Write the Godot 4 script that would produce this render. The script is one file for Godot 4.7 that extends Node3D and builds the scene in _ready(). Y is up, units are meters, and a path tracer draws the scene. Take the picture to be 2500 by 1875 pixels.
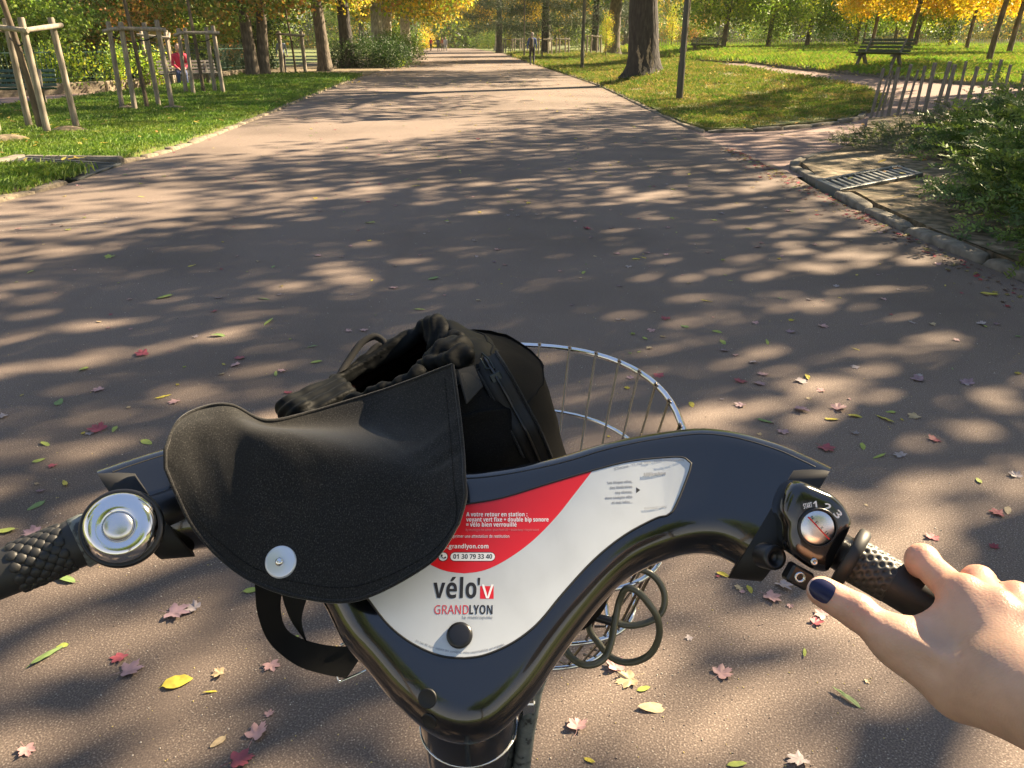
extends Node3D

# ---------------------------------------------------------------- helpers
var rng := RandomNumberGenerator.new()
var taken := {}
var M := {}
var noise := FastNoiseLite.new()
const SUN_AZIMUTH := 58.0      # degrees to the right of the way ahead
const SUN_HEIGHT := 34.0

func numbered(called: String) -> String:
	var k: int = taken.get(called, 0)
	taken[called] = k + 1
	return called if k == 0 else "%s_%03d" % [called, k]

func tag(o: Node3D, label := "", category := "", group := "", kind := "") -> Node3D:
	if label: o.set_meta("label", label)
	if category: o.set_meta("category", category)
	if group: o.set_meta("group", group)
	if kind: o.set_meta("kind", kind)
	return o

func thing(called: String, label: String, category: String, where := Vector3.ZERO, turn := 0.0, group := "") -> Node3D:
	var o := Node3D.new()
	o.name = numbered(called)
	add_child(o)
	o.position = where
	o.rotation.y = turn
	tag(o, label, category, group)
	return o

func place(called: String, mesh: Mesh, m: Material, parent: Node3D = null) -> MeshInstance3D:
	var o := MeshInstance3D.new()
	o.mesh = mesh
	o.material_override = m
	if parent == null:
		o.name = numbered(called)
		add_child(o)
	else:
		o.name = called
		parent.add_child(o, true)
	return o

func obj(called: String, st: SurfaceTool, m: Material, parent: Node3D = null) -> MeshInstance3D:
	st.generate_normals()
	return place(called, st.commit(), m, parent)

func begin() -> SurfaceTool:
	var st := SurfaceTool.new()
	st.begin(Mesh.PRIMITIVE_TRIANGLES)
	return st

func lin(r: float, g: float, b: float) -> Color:
	return Color(r, g, b).linear_to_srgb()

func mat(called: String, r: float, g: float, b: float, rough := 0.7, metal := 0.0) -> StandardMaterial3D:
	var m := StandardMaterial3D.new()
	m.resource_name = called
	m.albedo_color = lin(r, g, b)
	m.roughness = rough
	m.metallic = metal
	M[called] = m
	return m

func noise_tex(seed_: int, freq: float, size: int, stops: Array, octaves := 4, type := FastNoiseLite.TYPE_SIMPLEX_SMOOTH, bump := 0.0) -> NoiseTexture2D:
	var n := FastNoiseLite.new()
	n.seed = seed_
	n.noise_type = type
	n.frequency = freq
	n.fractal_octaves = octaves
	if octaves <= 1: n.fractal_type = FastNoiseLite.FRACTAL_NONE
	if type == FastNoiseLite.TYPE_CELLULAR:
		n.cellular_return_type = FastNoiseLite.RETURN_DISTANCE
	var t := NoiseTexture2D.new()
	t.noise = n
	t.width = size
	t.height = size
	t.seamless = true
	if stops.size():
		var g := Gradient.new()
		var offs := PackedFloat32Array()
		var cols := PackedColorArray()
		for s in stops:
			offs.append(s[0])
			cols.append(Color(s[1], s[2], s[3]).linear_to_srgb())
		g.offsets = offs
		g.colors = cols
		t.color_ramp = g
	if bump > 0.0:
		t.as_normal_map = true
		t.bump_strength = bump
	return t

func grey(stops: Array) -> Array:
	var out := []
	for s in stops: out.append([s[0], s[1], s[1], s[1]])
	return out

func textured(called: String, tex: Texture2D, scale: float, rough: float, relief: Texture2D = null, depth := 0.0) -> StandardMaterial3D:
	var m := StandardMaterial3D.new()
	m.resource_name = called
	m.albedo_texture = tex
	m.roughness = rough
	m.uv1_triplanar = true
	m.uv1_world_triplanar = true
	m.uv1_scale = Vector3.ONE * scale
	if relief:
		m.heightmap_enabled = true
		m.heightmap_texture = relief
		m.heightmap_scale = depth
	M[called] = m
	return m

func leaf_mat(called: String, through := 0.9) -> StandardMaterial3D:
	var m := StandardMaterial3D.new()
	m.resource_name = called
	m.vertex_color_use_as_albedo = true
	m.roughness = 0.55
	m.backlight_enabled = true
	m.backlight = Color(through, through, through)
	m.cull_mode = BaseMaterial3D.CULL_DISABLED
	M[called] = m
	return m

func tri(st: SurfaceTool, a: Vector3, b: Vector3, c: Vector3) -> void:
	st.add_vertex(a); st.add_vertex(b); st.add_vertex(c)

func quad(st: SurfaceTool, a: Vector3, b: Vector3, c: Vector3, d: Vector3) -> void:
	tri(st, a, b, c); tri(st, a, c, d)

# a box with chamfered edges, in the frame x
func box(st: SurfaceTool, x: Transform3D, size: Vector3, chamfer := 0.0) -> void:
	st.set_smooth_group(-1)
	var h := size * 0.5
	var e := minf(chamfer, minf(h.x, minf(h.y, h.z)) * 0.9)
	var axes := [Vector3.RIGHT, Vector3.UP, Vector3.BACK]
	for ax in 3:
		for sg in [-1.0, 1.0]:
			var n: Vector3 = axes[ax] * sg
			var u: Vector3 = axes[(ax + 1) % 3]
			var v: Vector3 = axes[(ax + 2) % 3]
			var c: Vector3 = n * h[ax]
			var hu: float = h[(ax + 1) % 3] - e
			var hv: float = h[(ax + 2) % 3] - e
			var p := [c - u * hu - v * hv, c + u * hu - v * hv, c + u * hu + v * hv, c - u * hu + v * hv]
			if sg > 0: p.reverse()
			quad(st, x * p[0], x * p[1], x * p[2], x * p[3])
	if e > 0.0:
		for ax in 3:
			var u: Vector3 = axes[(ax + 1) % 3]
			var v: Vector3 = axes[(ax + 2) % 3]
			var w: Vector3 = axes[ax]
			var hw: float = h[ax] - e
			var hu: float = h[(ax + 1) % 3]
			var hv: float = h[(ax + 2) % 3]
			for su in [-1.0, 1.0]:
				for sv in [-1.0, 1.0]:
					var a: Vector3 = u * su * (hu - e) + v * sv * hv
					var b: Vector3 = u * su * hu + v * sv * (hv - e)
					if su * sv > 0: quad(st, x * (a - w * hw), x * (b - w * hw), x * (b + w * hw), x * (a + w * hw))
					else: quad(st, x * (b - w * hw), x * (a - w * hw), x * (a + w * hw), x * (b + w * hw))
		for sx in [-1.0, 1.0]:
			for sy in [-1.0, 1.0]:
				for sz in [-1.0, 1.0]:
					var a := Vector3(sx * h.x, sy * (h.y - e), sz * (h.z - e))
					var b := Vector3(sx * (h.x - e), sy * h.y, sz * (h.z - e))
					var c := Vector3(sx * (h.x - e), sy * (h.y - e), sz * h.z)
					if sx * sy * sz < 0: tri(st, x * a, x * b, x * c)
					else: tri(st, x * a, x * c, x * b)
	st.set_smooth_group(0)

func at(p: Vector3, b := Basis.IDENTITY) -> Transform3D:
	return Transform3D(b, p)

# a tube along points; radii one number or one per point
func tube(st: SurfaceTool, pts: Array, radii, sides := 8, caps := true, wobble := 0.0) -> void:
	var n := pts.size()
	var up := Vector3(0.31, 0.83, 0.46)
	var rings := []
	var d0: Vector3 = (pts[1] - pts[0]).normalized()
	var side := d0.cross(up).normalized()
	for i in n:
		var d: Vector3 = ((pts[mini(i + 1, n - 1)] - pts[maxi(i - 1, 0)]) as Vector3).normalized()
		side = (side - d * side.dot(d)).normalized()
		var other := d.cross(side)
		var r: float = radii[i] if radii is Array else radii
		var ring := PackedVector3Array()
		for k in sides:
			var a := TAU * k / sides
			var rr := r
			if wobble > 0.0: rr *= 1.0 + wobble * noise.get_noise_3d(cos(a) * 40.0, sin(a) * 40.0, i * 22.0 + pts[0].x * 91.0)
			ring.append(pts[i] + (side * cos(a) + other * sin(a)) * rr)
		rings.append(ring)
	for i in n - 1:
		for k in sides:
			var l := (k + 1) % sides
			quad(st, rings[i][k], rings[i][l], rings[i + 1][l], rings[i + 1][k])
	if caps:
		st.set_smooth_group(1)
		for k in sides:
			var l := (k + 1) % sides
			tri(st, pts[0], rings[0][l], rings[0][k])
			tri(st, pts[n - 1], rings[n - 1][k], rings[n - 1][l])
		st.set_smooth_group(0)

# profile: Vector2(radius, height) turned round the y axis of x
func lathe(st: SurfaceTool, profile: Array, x: Transform3D, sides := 32, arc := TAU) -> void:
	for i in profile.size() - 1:
		for k in sides:
			var a := arc * k / sides
			var b := arc * (k + 1) / sides
			var p: Vector2 = profile[i]
			var q: Vector2 = profile[i + 1]
			var p0 := x * Vector3(cos(a) * p.x, p.y, sin(a) * p.x)
			var p1 := x * Vector3(cos(b) * p.x, p.y, sin(b) * p.x)
			var q0 := x * Vector3(cos(a) * q.x, q.y, sin(a) * q.x)
			var q1 := x * Vector3(cos(b) * q.x, q.y, sin(b) * q.x)
			if p.x > 1e-6: tri(st, p0, q0, p1) if q.x <= 1e-6 else quad(st, p0, q0, q1, p1)
			elif q.x > 1e-6: tri(st, p0, q0, q1)

# a frame whose y axis points along d
func along(p: Vector3, d: Vector3) -> Transform3D:
	var y := d.normalized()
	var x := y.cross(Vector3(0.13, 0.21, 0.97)).normalized()
	return Transform3D(Basis(x, y, x.cross(y)), p)

func spline(pts: Array, steps: int, closed := false) -> Array:
	var out := []
	var n := pts.size()
	var last := n if closed else n - 1
	for i in last:
		var a = pts[(i - 1 + n) % n] if closed else pts[maxi(i - 1, 0)]
		var b = pts[i]
		var c = pts[(i + 1) % n]
		var d = pts[(i + 2) % n] if closed else pts[mini(i + 2, n - 1)]
		for k in steps:
			out.append(b.cubic_interpolate(c, a, d, float(k) / steps))
	if not closed: out.append(pts[n - 1])
	return out

# a sheet over a grid of points, rows of equal length
func sheet(st: SurfaceTool, rows: Array, wrap := false, flip := false) -> void:
	var h := rows.size()
	var w: int = rows[0].size()
	for j in h - 1:
		for i in (w if wrap else w - 1):
			var k := (i + 1) % w
			var uv := [Vector2(float(i) / w, float(j) / h), Vector2(float(i + 1) / w, float(j) / h), Vector2(float(i + 1) / w, float(j + 1) / h), Vector2(float(i) / w, float(j + 1) / h)]
			var p := [rows[j][i], rows[j][k], rows[j + 1][k], rows[j + 1][i]]
			for q in ([0, 2, 1, 0, 3, 2] if flip else [0, 1, 2, 0, 2, 3]):
				st.set_uv(uv[q])
				st.add_vertex(p[q])

# a control net of points made into a fine net
func refine(net: Array, across: int, down: int, closed := false) -> Array:
	var wide := []
	for r in net: wide.append(spline(r, across, closed))
	var rows := []
	for i in wide[0].size():
		var col := []
		for r in wide: col.append(r[i])
		rows.append(spline(col, down))
	var out := []
	for j in rows[0].size():
		var r := []
		for i in rows.size(): r.append(rows[i][j])
		out.append(r)
	return out

func rnd(a: float, b: float) -> float:
	return rng.randf_range(a, b)

func pick(list: Array): return list[rng.randi() % list.size()]

# ---------------------------------------------------------------- the lie of the land
func ease01(t: float) -> float:
	t = clampf(t, 0.0, 1.0)
	return t * t * (3.0 - 2.0 * t)

func land(x: float, z: float) -> float:
	return 0.75 * ease01((x - 3.5) / 9.0) * ease01((-z - 10.0) / 22.0) + 0.3 * exp(-((x - 6.0) ** 2 / 14.0 + (z + 30.0) ** 2 / 40.0)) * ease01((x - 3.1) / 1.6)

func on_land(p: Vector2, up := 0.0) -> Vector3:
	return Vector3(p.x, land(p.x, p.y) + up, p.y)

# a polygon on the ground, cut into cells and laid over the land
func drape(poly: PackedVector2Array, cell: float, up: float, st: SurfaceTool, skirt := 0.0, uneven := 0.0) -> void:
	var lo := poly[0]
	var hi := poly[0]
	for p in poly:
		lo = lo.min(p)
		hi = hi.max(p)
	for j in range(floori(lo.y / cell), ceili(hi.y / cell)):
		for i in range(floori(lo.x / cell), ceili(hi.x / cell)):
			var c := PackedVector2Array([Vector2(i, j) * cell, Vector2(i + 1, j) * cell, Vector2(i + 1, j + 1) * cell, Vector2(i, j + 1) * cell])
			for part in Geometry2D.intersect_polygons(poly, c):
				var idx := Geometry2D.triangulate_polygon(part)
				for k in range(0, idx.size(), 3):
					var t := []
					for q in 3:
						var p: Vector2 = part[idx[k + q]]
						t.append(on_land(p, up + uneven * noise.get_noise_2d(p.x * 30.0, p.y * 30.0)))
					if ((t[1] - t[0]) as Vector3).cross(t[2] - t[0]).y > 0: tri(st, t[0], t[2], t[1])
					else: tri(st, t[0], t[1], t[2])
	if skirt > 0.0:
		for i in poly.size():
			var a := poly[i]
			var b := poly[(i + 1) % poly.size()]
			var n := maxi(1, int(a.distance_to(b) / cell))
			for k in n:
				var p := a.lerp(b, float(k) / n)
				var q := a.lerp(b, float(k + 1) / n)
				quad(st, on_land(p, up), on_land(q, up), on_land(q, up - skirt), on_land(p, up - skirt))

# ---------------------------------------------------------------- bodies: tapered capsules joined smoothly, meshed as surface nets
class Field:
	var lo: Vector3
	var cell: float
	var nx: int
	var ny: int
	var nz: int
	var val: PackedFloat32Array
	var raw: PackedFloat32Array
	var tone: PackedByteArray

	func _init(low: Vector3, high: Vector3, size: float) -> void:
		lo = low
		cell = size
		nx = int((high.x - low.x) / size) + 2
		ny = int((high.y - low.y) / size) + 2
		nz = int((high.z - low.z) / size) + 2
		val.resize(nx * ny * nz)
		val.fill(0.3)
		raw.resize(nx * ny * nz)
		raw.fill(0.3)
		tone.resize(nx * ny * nz)

	func bone(a: Vector3, b: Vector3, ra: float, rb: float, k: float, t := 0, flat := Vector3.ZERO, squash := 1.0) -> void:
		var m := maxf(ra, rb) * maxf(1.0, squash) + maxf(k, cell * 2.0) + cell * 2.0
		var l := ((a.min(b) - Vector3.ONE * m) - lo) / cell
		var h := ((a.max(b) + Vector3.ONE * m) - lo) / cell
		var d := b - a
		var dd := maxf(d.length_squared(), 1e-9)
		for iz in range(maxi(0, int(l.z)), mini(nz, int(h.z) + 1)):
			for iy in range(maxi(0, int(l.y)), mini(ny, int(h.y) + 1)):
				var at_ := (iz * ny + iy) * nx
				for ix in range(maxi(0, int(l.x)), mini(nx, int(h.x) + 1)):
					var p := lo + Vector3(ix, iy, iz) * cell - a
					var s := clampf(p.dot(d) / dd, 0.0, 1.0)
					var e := p - d * s
					if squash != 1.0: e += flat * e.dot(flat) * (1.0 / squash - 1.0)
					var dist := e.length() - ra - (rb - ra) * s
					var i := at_ + ix
					if dist < raw[i]:
						raw[i] = dist
						tone[i] = t
					var o := val[i]
					var w := maxf(k - absf(o - dist), 0.0) / k
					val[i] = minf(o, dist) - w * w * k * 0.25

	# takes another field of the same grid in
	func join(f: Field, k: float) -> void:
		for i in val.size():
			var o := val[i]
			var q := f.val[i]
			if q > 0.15 and o > 0.15: continue
			var w := maxf(k - absf(o - q), 0.0) / k
			val[i] = minf(o, q) - w * w * k * 0.25

	func mesh(st: SurfaceTool, colors: Array, tint = null, press = null) -> void:
		var index := PackedInt32Array()
		index.resize(val.size())
		index.fill(-1)
		var verts := PackedVector3Array()
		var cols := PackedColorArray()
		var sx := 1
		var sy := nx
		var sz := nx * ny
		var offs := [0, sx, sy, sx + sy, sz, sx + sz, sy + sz, sx + sy + sz]
		for iz in nz - 1:
			for iy in ny - 1:
				for ix in nx - 1:
					var i := (iz * ny + iy) * nx + ix
					var v0 := val[i]
					if absf(v0) > cell * 3.0: continue
					var v := [v0, val[i + sx], val[i + sy], val[i + sx + sy], val[i + sz], val[i + sx + sz], val[i + sy + sz], val[i + sx + sy + sz]]
					var neg := 0
					for q in 8:
						if v[q] < 0.0: neg += 1
					if neg == 0 or neg == 8: continue
					var p := Vector3.ZERO
					var n := 0
					for e in 12:
						var a := 0
						var b := 0
						if e < 4:
							a = e * 2
							b = a + 1
						elif e < 8:
							a = (e - 4) % 2 + ((e - 4) / 2) * 4
							b = a + 2
						else:
							a = e - 8
							b = a + 4
						if (v[a] < 0.0) != (v[b] < 0.0):
							var t: float = v[a] / (v[a] - v[b])
							var pa := Vector3(a & 1, (a >> 1) & 1, a >> 2)
							var pb := Vector3(b & 1, (b >> 1) & 1, b >> 2)
							p += pa.lerp(pb, t)
							n += 1
					index[i] = verts.size()
					var w := lo + (Vector3(ix, iy, iz) + p / n) * cell
					verts.append(w)
					var c: Color = colors[tone[i]]
					if tint != null: c = tint.call(w, c)
					if press != null: verts[verts.size() - 1] = press.call(w, Vector3(v[1] + v[3] + v[5] + v[7] - v[0] - v[2] - v[4] - v[6], v[2] + v[3] + v[6] + v[7] - v[0] - v[1] - v[4] - v[5], v[4] + v[5] + v[6] + v[7] - v[0] - v[1] - v[2] - v[3]).normalized())
					cols.append(c)
		for i in verts.size():
			st.set_color(cols[i])
			st.add_vertex(verts[i])
		for iz in range(1, nz - 1):
			for iy in range(1, ny - 1):
				for ix in range(1, nx - 1):
					var i := (iz * ny + iy) * nx + ix
					if index[i] < 0: continue
					for ax in 3:
						var s: int = [sx, sy, sz][ax]
						var inside := val[i] < 0.0
						if inside == (val[i + s] < 0.0): continue
						var u: int = [sy, sz, sx][ax]
						var w: int = [sz, sx, sy][ax]
						var q := [index[i], index[i - u], index[i - u - w], index[i - w]]
						if q.min() < 0: continue
						if inside: q.reverse()
						for k in [0, 1, 2, 0, 2, 3]: st.add_index(q[k])

# ---------------------------------------------------------------- foliage
func clump_mesh(n: int, radius: float, length: float, width: float, seed_: int, flatness := 1.0) -> ArrayMesh:
	var r := RandomNumberGenerator.new()
	r.seed = seed_
	var st := begin()
	st.set_smooth_group(-1)
	for i in n:
		var p := Vector3(r.randfn(), r.randfn() * flatness, r.randfn()).limit_length(1.8) * radius * 0.55
		var d := Vector3(r.randf_range(-1, 1), r.randf_range(-1, 0.6), r.randf_range(-1, 1)).normalized()
		var s := d.cross(Vector3(r.randf_range(-1, 1), r.randf_range(-1, 1), r.randf_range(-1, 1))).normalized()
		var l := length * r.randf_range(0.6, 1.25)
		var w := width * r.randf_range(0.7, 1.2)
		var fold := d.cross(s) * w * r.randf_range(-0.25, 0.25)
		var a := p - d * l * 0.5
		var b := p + d * l * 0.5
		tri(st, a, p + s * w * 0.5 + fold, b)
		tri(st, a, b, p - s * w * 0.5 + fold)
	st.generate_normals()
	return st.commit()

func scatter(called: String, parent: Node3D, mesh: Mesh, m: Material, list: Array, tints: PackedColorArray, kind := "") -> GeometryInstance3D:
	if parent: return merged(called, parent, mesh, m, list, tints)
	var mm := MultiMesh.new()
	mm.transform_format = MultiMesh.TRANSFORM_3D
	mm.use_colors = true
	mm.mesh = mesh
	mm.instance_count = list.size()
	for i in list.size():
		mm.set_instance_transform(i, list[i])
		mm.set_instance_color(i, tints[i])
	var o := MultiMeshInstance3D.new()
	o.multimesh = mm
	o.material_override = m
	o.name = numbered(called)
	add_child(o)
	if kind: o.set_meta("kind", kind)
	return o

# the same as one mesh of its own, for crowns
func merged(called: String, parent: Node3D, mesh: Mesh, m: Material, list: Array, tints: PackedColorArray) -> MeshInstance3D:
	var src := mesh.surface_get_arrays(0)
	var v: PackedVector3Array = src[Mesh.ARRAY_VERTEX]
	var n: PackedVector3Array = src[Mesh.ARRAY_NORMAL]
	var own = src[Mesh.ARRAY_COLOR]
	if src[Mesh.ARRAY_INDEX] != null:
		var v2 := PackedVector3Array()
		var n2 := PackedVector3Array()
		var c2 := PackedColorArray()
		for i in src[Mesh.ARRAY_INDEX]:
			v2.append(v[i])
			n2.append(n[i])
			if own != null: c2.append(own[i])
		v = v2
		n = n2
		if own != null: own = c2
	var vs := PackedVector3Array()
	var ns := PackedVector3Array()
	var cs := PackedColorArray()
	var fill := PackedColorArray()
	fill.resize(v.size())
	for i in list.size():
		var t: Transform3D = list[i]
		vs.append_array(t * v)
		ns.append_array(Transform3D(t.basis.orthonormalized(), Vector3.ZERO) * n)
		if own == null: fill.fill(tints[i])
		else:
			for k in fill.size(): fill[k] = own[k] * tints[i]
		cs.append_array(fill)
	var a := []
	a.resize(Mesh.ARRAY_MAX)
	a[Mesh.ARRAY_VERTEX] = vs
	a[Mesh.ARRAY_NORMAL] = ns
	a[Mesh.ARRAY_COLOR] = cs
	var am := ArrayMesh.new()
	am.add_surface_from_arrays(Mesh.PRIMITIVE_TRIANGLES, a)
	return place(called, am, m, parent)

func turned(scale := 1.0) -> Basis:
	return Basis(Vector3(rnd(-1, 1), rnd(-1, 1), rnd(-1, 1)).normalized(), rnd(0, TAU)) * Basis.from_scale(Vector3.ONE * scale)

# openings in the leaf canopy near the cyclist through which the sun comes
const OPENINGS := [[Vector3(-0.22, 1.12, -0.48), 0.31], [Vector3(0.42, 1.15, -0.22), 0.16], [Vector3(-1.0, 0.0, -1.7), 0.16], [Vector3(0.6, 0.0, -1.5), 0.02]]

func in_gap(p: Vector3) -> bool:
	var s := Vector3(sin(deg_to_rad(SUN_AZIMUTH)) * cos(deg_to_rad(SUN_HEIGHT)), sin(deg_to_rad(SUN_HEIGHT)), -cos(deg_to_rad(SUN_AZIMUTH)) * cos(deg_to_rad(SUN_HEIGHT)))
	for o in OPENINGS:
		var q: Vector3 = p - o[0]
		if (q - s * q.dot(s)).length() < o[1] + 0.34: return true
	return false

# blobs: [centre, radii]; tints: linear colours
func crown(parent: Node3D, called: String, blobs: Array, n: int, mesh: Mesh, m: Material, tints: Array, gap := 0.0, size := 1.0) -> void:
	var weights := []
	var total := 0.0
	for b in blobs:
		total += b[1].x * b[1].y + b[1].x * b[1].z
		weights.append(total)
	var list := []
	var cols := PackedColorArray()
	var tries := 0
	while list.size() < n and tries < n * 4:
		tries += 1
		var w := rng.randf() * total
		var k := 0
		while weights[k] < w: k += 1
		var d := Vector3(rng.randfn(), rng.randfn(), rng.randfn()).normalized() * pow(rng.randf(), 0.42)
		var p: Vector3 = blobs[k][0] + d * blobs[k][1]
		if gap > 0.2 and in_gap(p + parent.position): continue
		if gap > -1.0 and noise.get_noise_3d(p.x * 60.0 + parent.position.x * 17.0, p.y * 60.0, p.z * 60.0) < gap - 0.25: continue
		list.append(Transform3D(turned(size * rnd(0.7, 1.3)), p))
		var c: Color = pick(tints)
		var v := rnd(0.75, 1.25)
		cols.append(Color(c.r * v, c.g * v * rnd(0.92, 1.08), c.b * v))
	scatter(called, parent, mesh, m, list, cols)

func trunk_mesh(pts: Array, radii: Array, sides := 14, flare := 0.5, lobes := 5, seed_ := 0) -> SurfaceTool:
	var st := begin()
	var rows := []
	var fine := spline(pts, 5)
	var n := fine.size()
	for i in n:
		var t := float(i) / (n - 1) * (radii.size() - 1)
		var r := lerpf(radii[int(t)], radii[mini(int(t) + 1, radii.size() - 1)], t - int(t))
		var low: float = fine[i].y - fine[0].y
		var f := flare * exp(-low / 0.35)
		var row := []
		for k in sides + 1:
			var a := TAU * k / sides
			var rr := r * (1.0 + f * (0.6 + 0.5 * sin(a * lobes + seed_)) + 0.07 * noise.get_noise_3d(cos(a) * 60.0 + seed_ * 7.0, low * 35.0, sin(a) * 60.0))
			row.append(fine[i] + Vector3(cos(a) * rr, 0, sin(a) * rr))
		rows.append(row)
	sheet(st, rows, false, true)
	return st

func limbs(parent: Node3D, from: Vector3, ends: Array, r: float, m: Material, called := "limb") -> void:
	for e in ends:
		var st := begin()
		var mid: Vector3 = from.lerp(e, 0.5) + Vector3(rnd(-0.4, 0.4), rnd(0.1, 0.7), rnd(-0.4, 0.4))
		var pts := spline([from, mid, e], 4)
		var rr := []
		for i in pts.size(): rr.append(lerpf(r, r * 0.25, float(i) / (pts.size() - 1)))
		tube(st, pts, rr, 7)
		for k in 2:
			var s: Vector3 = pts[3 + k * 3]
			var q := s + Vector3(rnd(-1.6, 1.6), rnd(0.2, 1.4), rnd(-1.6, 1.6))
			tube(st, [s, s.lerp(q, 0.5) + Vector3(0, 0.15, 0), q], [r * 0.4, r * 0.25, r * 0.1], 5)
		obj(called, st, m, parent)

# ---------------------------------------------------------------- fallen leaves
func leaf_shape(kind: String, seed_: int) -> ArrayMesh:
	var r := RandomNumberGenerator.new()
	r.seed = seed_
	var out := PackedVector2Array()
	if kind == "maple":
		var half := [[90, 1.0], [80, 0.80], [74, 0.84], [63, 0.52], [54, 0.74], [47, 0.80], [40, 0.97], [30, 0.78], [22, 0.80], [8, 0.52], [-6, 0.68], [-18, 0.80], [-34, 0.62], [-55, 0.46], [-80, 0.26]]
		for h in half: out.append(Vector2.from_angle(deg_to_rad(h[0])) * h[1] * r.randf_range(0.9, 1.08))
		half.reverse()
		for h in half:
			if h[0] != 90: out.append(Vector2.from_angle(deg_to_rad(180 - h[0])) * h[1] * r.randf_range(0.9, 1.08))
	else:
		var wide := 0.52 if kind == "oval" else 0.26
		for i in 18:
			var a := TAU * i / 18.0 + PI / 2
			var p := Vector2.from_angle(a)
			var w := wide * (1.0 - 0.25 * p.y) * (1.0 if i % 2 else 0.94)
			out.append(Vector2(p.x * w, p.y * (1.05 if absf(p.y) > 0.95 else 0.95)))
	var curl := r.randf_range(0.04, 0.36)
	var twist := r.randf_range(-0.25, 0.25)
	var crease := r.randf_range(-0.1, 0.22)
	var wave := r.randf_range(0, TAU)
	var up := func(p: Vector2) -> Vector3:
		var d := p.length()
		return Vector3(p.x * (1.0 - curl * 0.3 * d), 0.06 + curl * p.x * p.x + 0.5 * curl * p.y * p.y * signf(twist) * 0.6 + twist * p.x * p.y + crease * absf(p.x) + 0.04 * sin(9.0 * p.x + wave) * sin(8.0 * p.y) + 0.05 * sin(6.0 * atan2(p.y, p.x) + wave) * d, -p.y)
	var st := begin()
	var low := 9.0
	for p in out: low = minf(low, up.call(p).y)
	var shift := Vector3(0, 0.03 - minf(low, 0.06), 0)
	for i in out.size():
		var a := out[i]
		var b := out[(i + 1) % out.size()]
		var q := [Vector2.ZERO, a * 0.5, b * 0.5, a, b]
		var v := []
		for p in q: v.append(up.call(p) + shift)
		tri(st, v[0], v[1], v[2])
		quad(st, v[1], v[3], v[4], v[2])
	var base := Vector2(0, -0.22 if kind == "maple" else -0.95)
	var s0: Vector3 = up.call(base) + shift
	var s1 := s0 + Vector3(r.randf_range(-0.2, 0.2), -0.02, 0.75 if kind == "maple" else 0.3)
	s1.y = 0.03
	tube(st, [s0, s0.lerp(s1, 0.5) + Vector3(0.05, 0.05, 0), s1], 0.018, 4)
	st.generate_normals()
	return st.commit()

# ---------------------------------------------------------------- the scene
func _ready() -> void:
	var cam := Camera3D.new()
	cam.name = "camera"
	cam.position = Vector3(0, 1.45, 0)
	cam.rotation_degrees.x = -23.3
	cam.fov = 51.34
	cam.near = 0.02
	cam.far = 1500.0
	add_child(cam)
	var env := Environment.new()
	var sky_mat := ProceduralSkyMaterial.new()
	sky_mat.sky_top_color = Color(0.43, 0.51, 0.65)
	sky_mat.sky_horizon_color = Color(0.90, 0.88, 0.84)
	sky_mat.sky_curve = 0.16
	sky_mat.ground_bottom_color = Color(0.30, 0.28, 0.24)
	sky_mat.ground_horizon_color = Color(0.60, 0.64, 0.66)
	sky_mat.sun_angle_max = 18.0
	sky_mat.sky_energy_multiplier = 0.62
	env.background_mode = Environment.BG_SKY
	env.sky = Sky.new()
	env.sky.sky_material = sky_mat
	env.tonemap_mode = Environment.TONE_MAPPER_LINEAR
	env.tonemap_exposure = 5.5
	env.fog_enabled = true
	env.fog_density = 0.00035
	env.fog_light_color = Color(0.95, 0.93, 0.82)
	env.sdfgi_enabled = true
	env.ssao_enabled = true
	env.ssil_enabled = true
	var around := WorldEnvironment.new()
	around.name = "surroundings"
	around.environment = env
	add_child(around)
	var sun := DirectionalLight3D.new()
	sun.name = "sun"
	sun.light_color = Color(1.0, 0.905, 0.76)
	sun.light_energy = 1.6
	sun.light_angular_distance = 0.53
	sun.shadow_enabled = true
	sun.rotation_degrees = Vector3(-SUN_HEIGHT, 180.0 - SUN_AZIMUTH, 0)
	add_child(sun)
	rng.seed = 20161
	noise.seed = 5
	noise.frequency = 0.02
	make_materials()
	ground()
	kerbs_and_grates()
	lawns()
	big_trees()
	left_side()
	right_side()
	far_side()
	people()
	shrub_bed()
	bicycle()
	bag()
	rider_hand()
	leaves()

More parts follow.
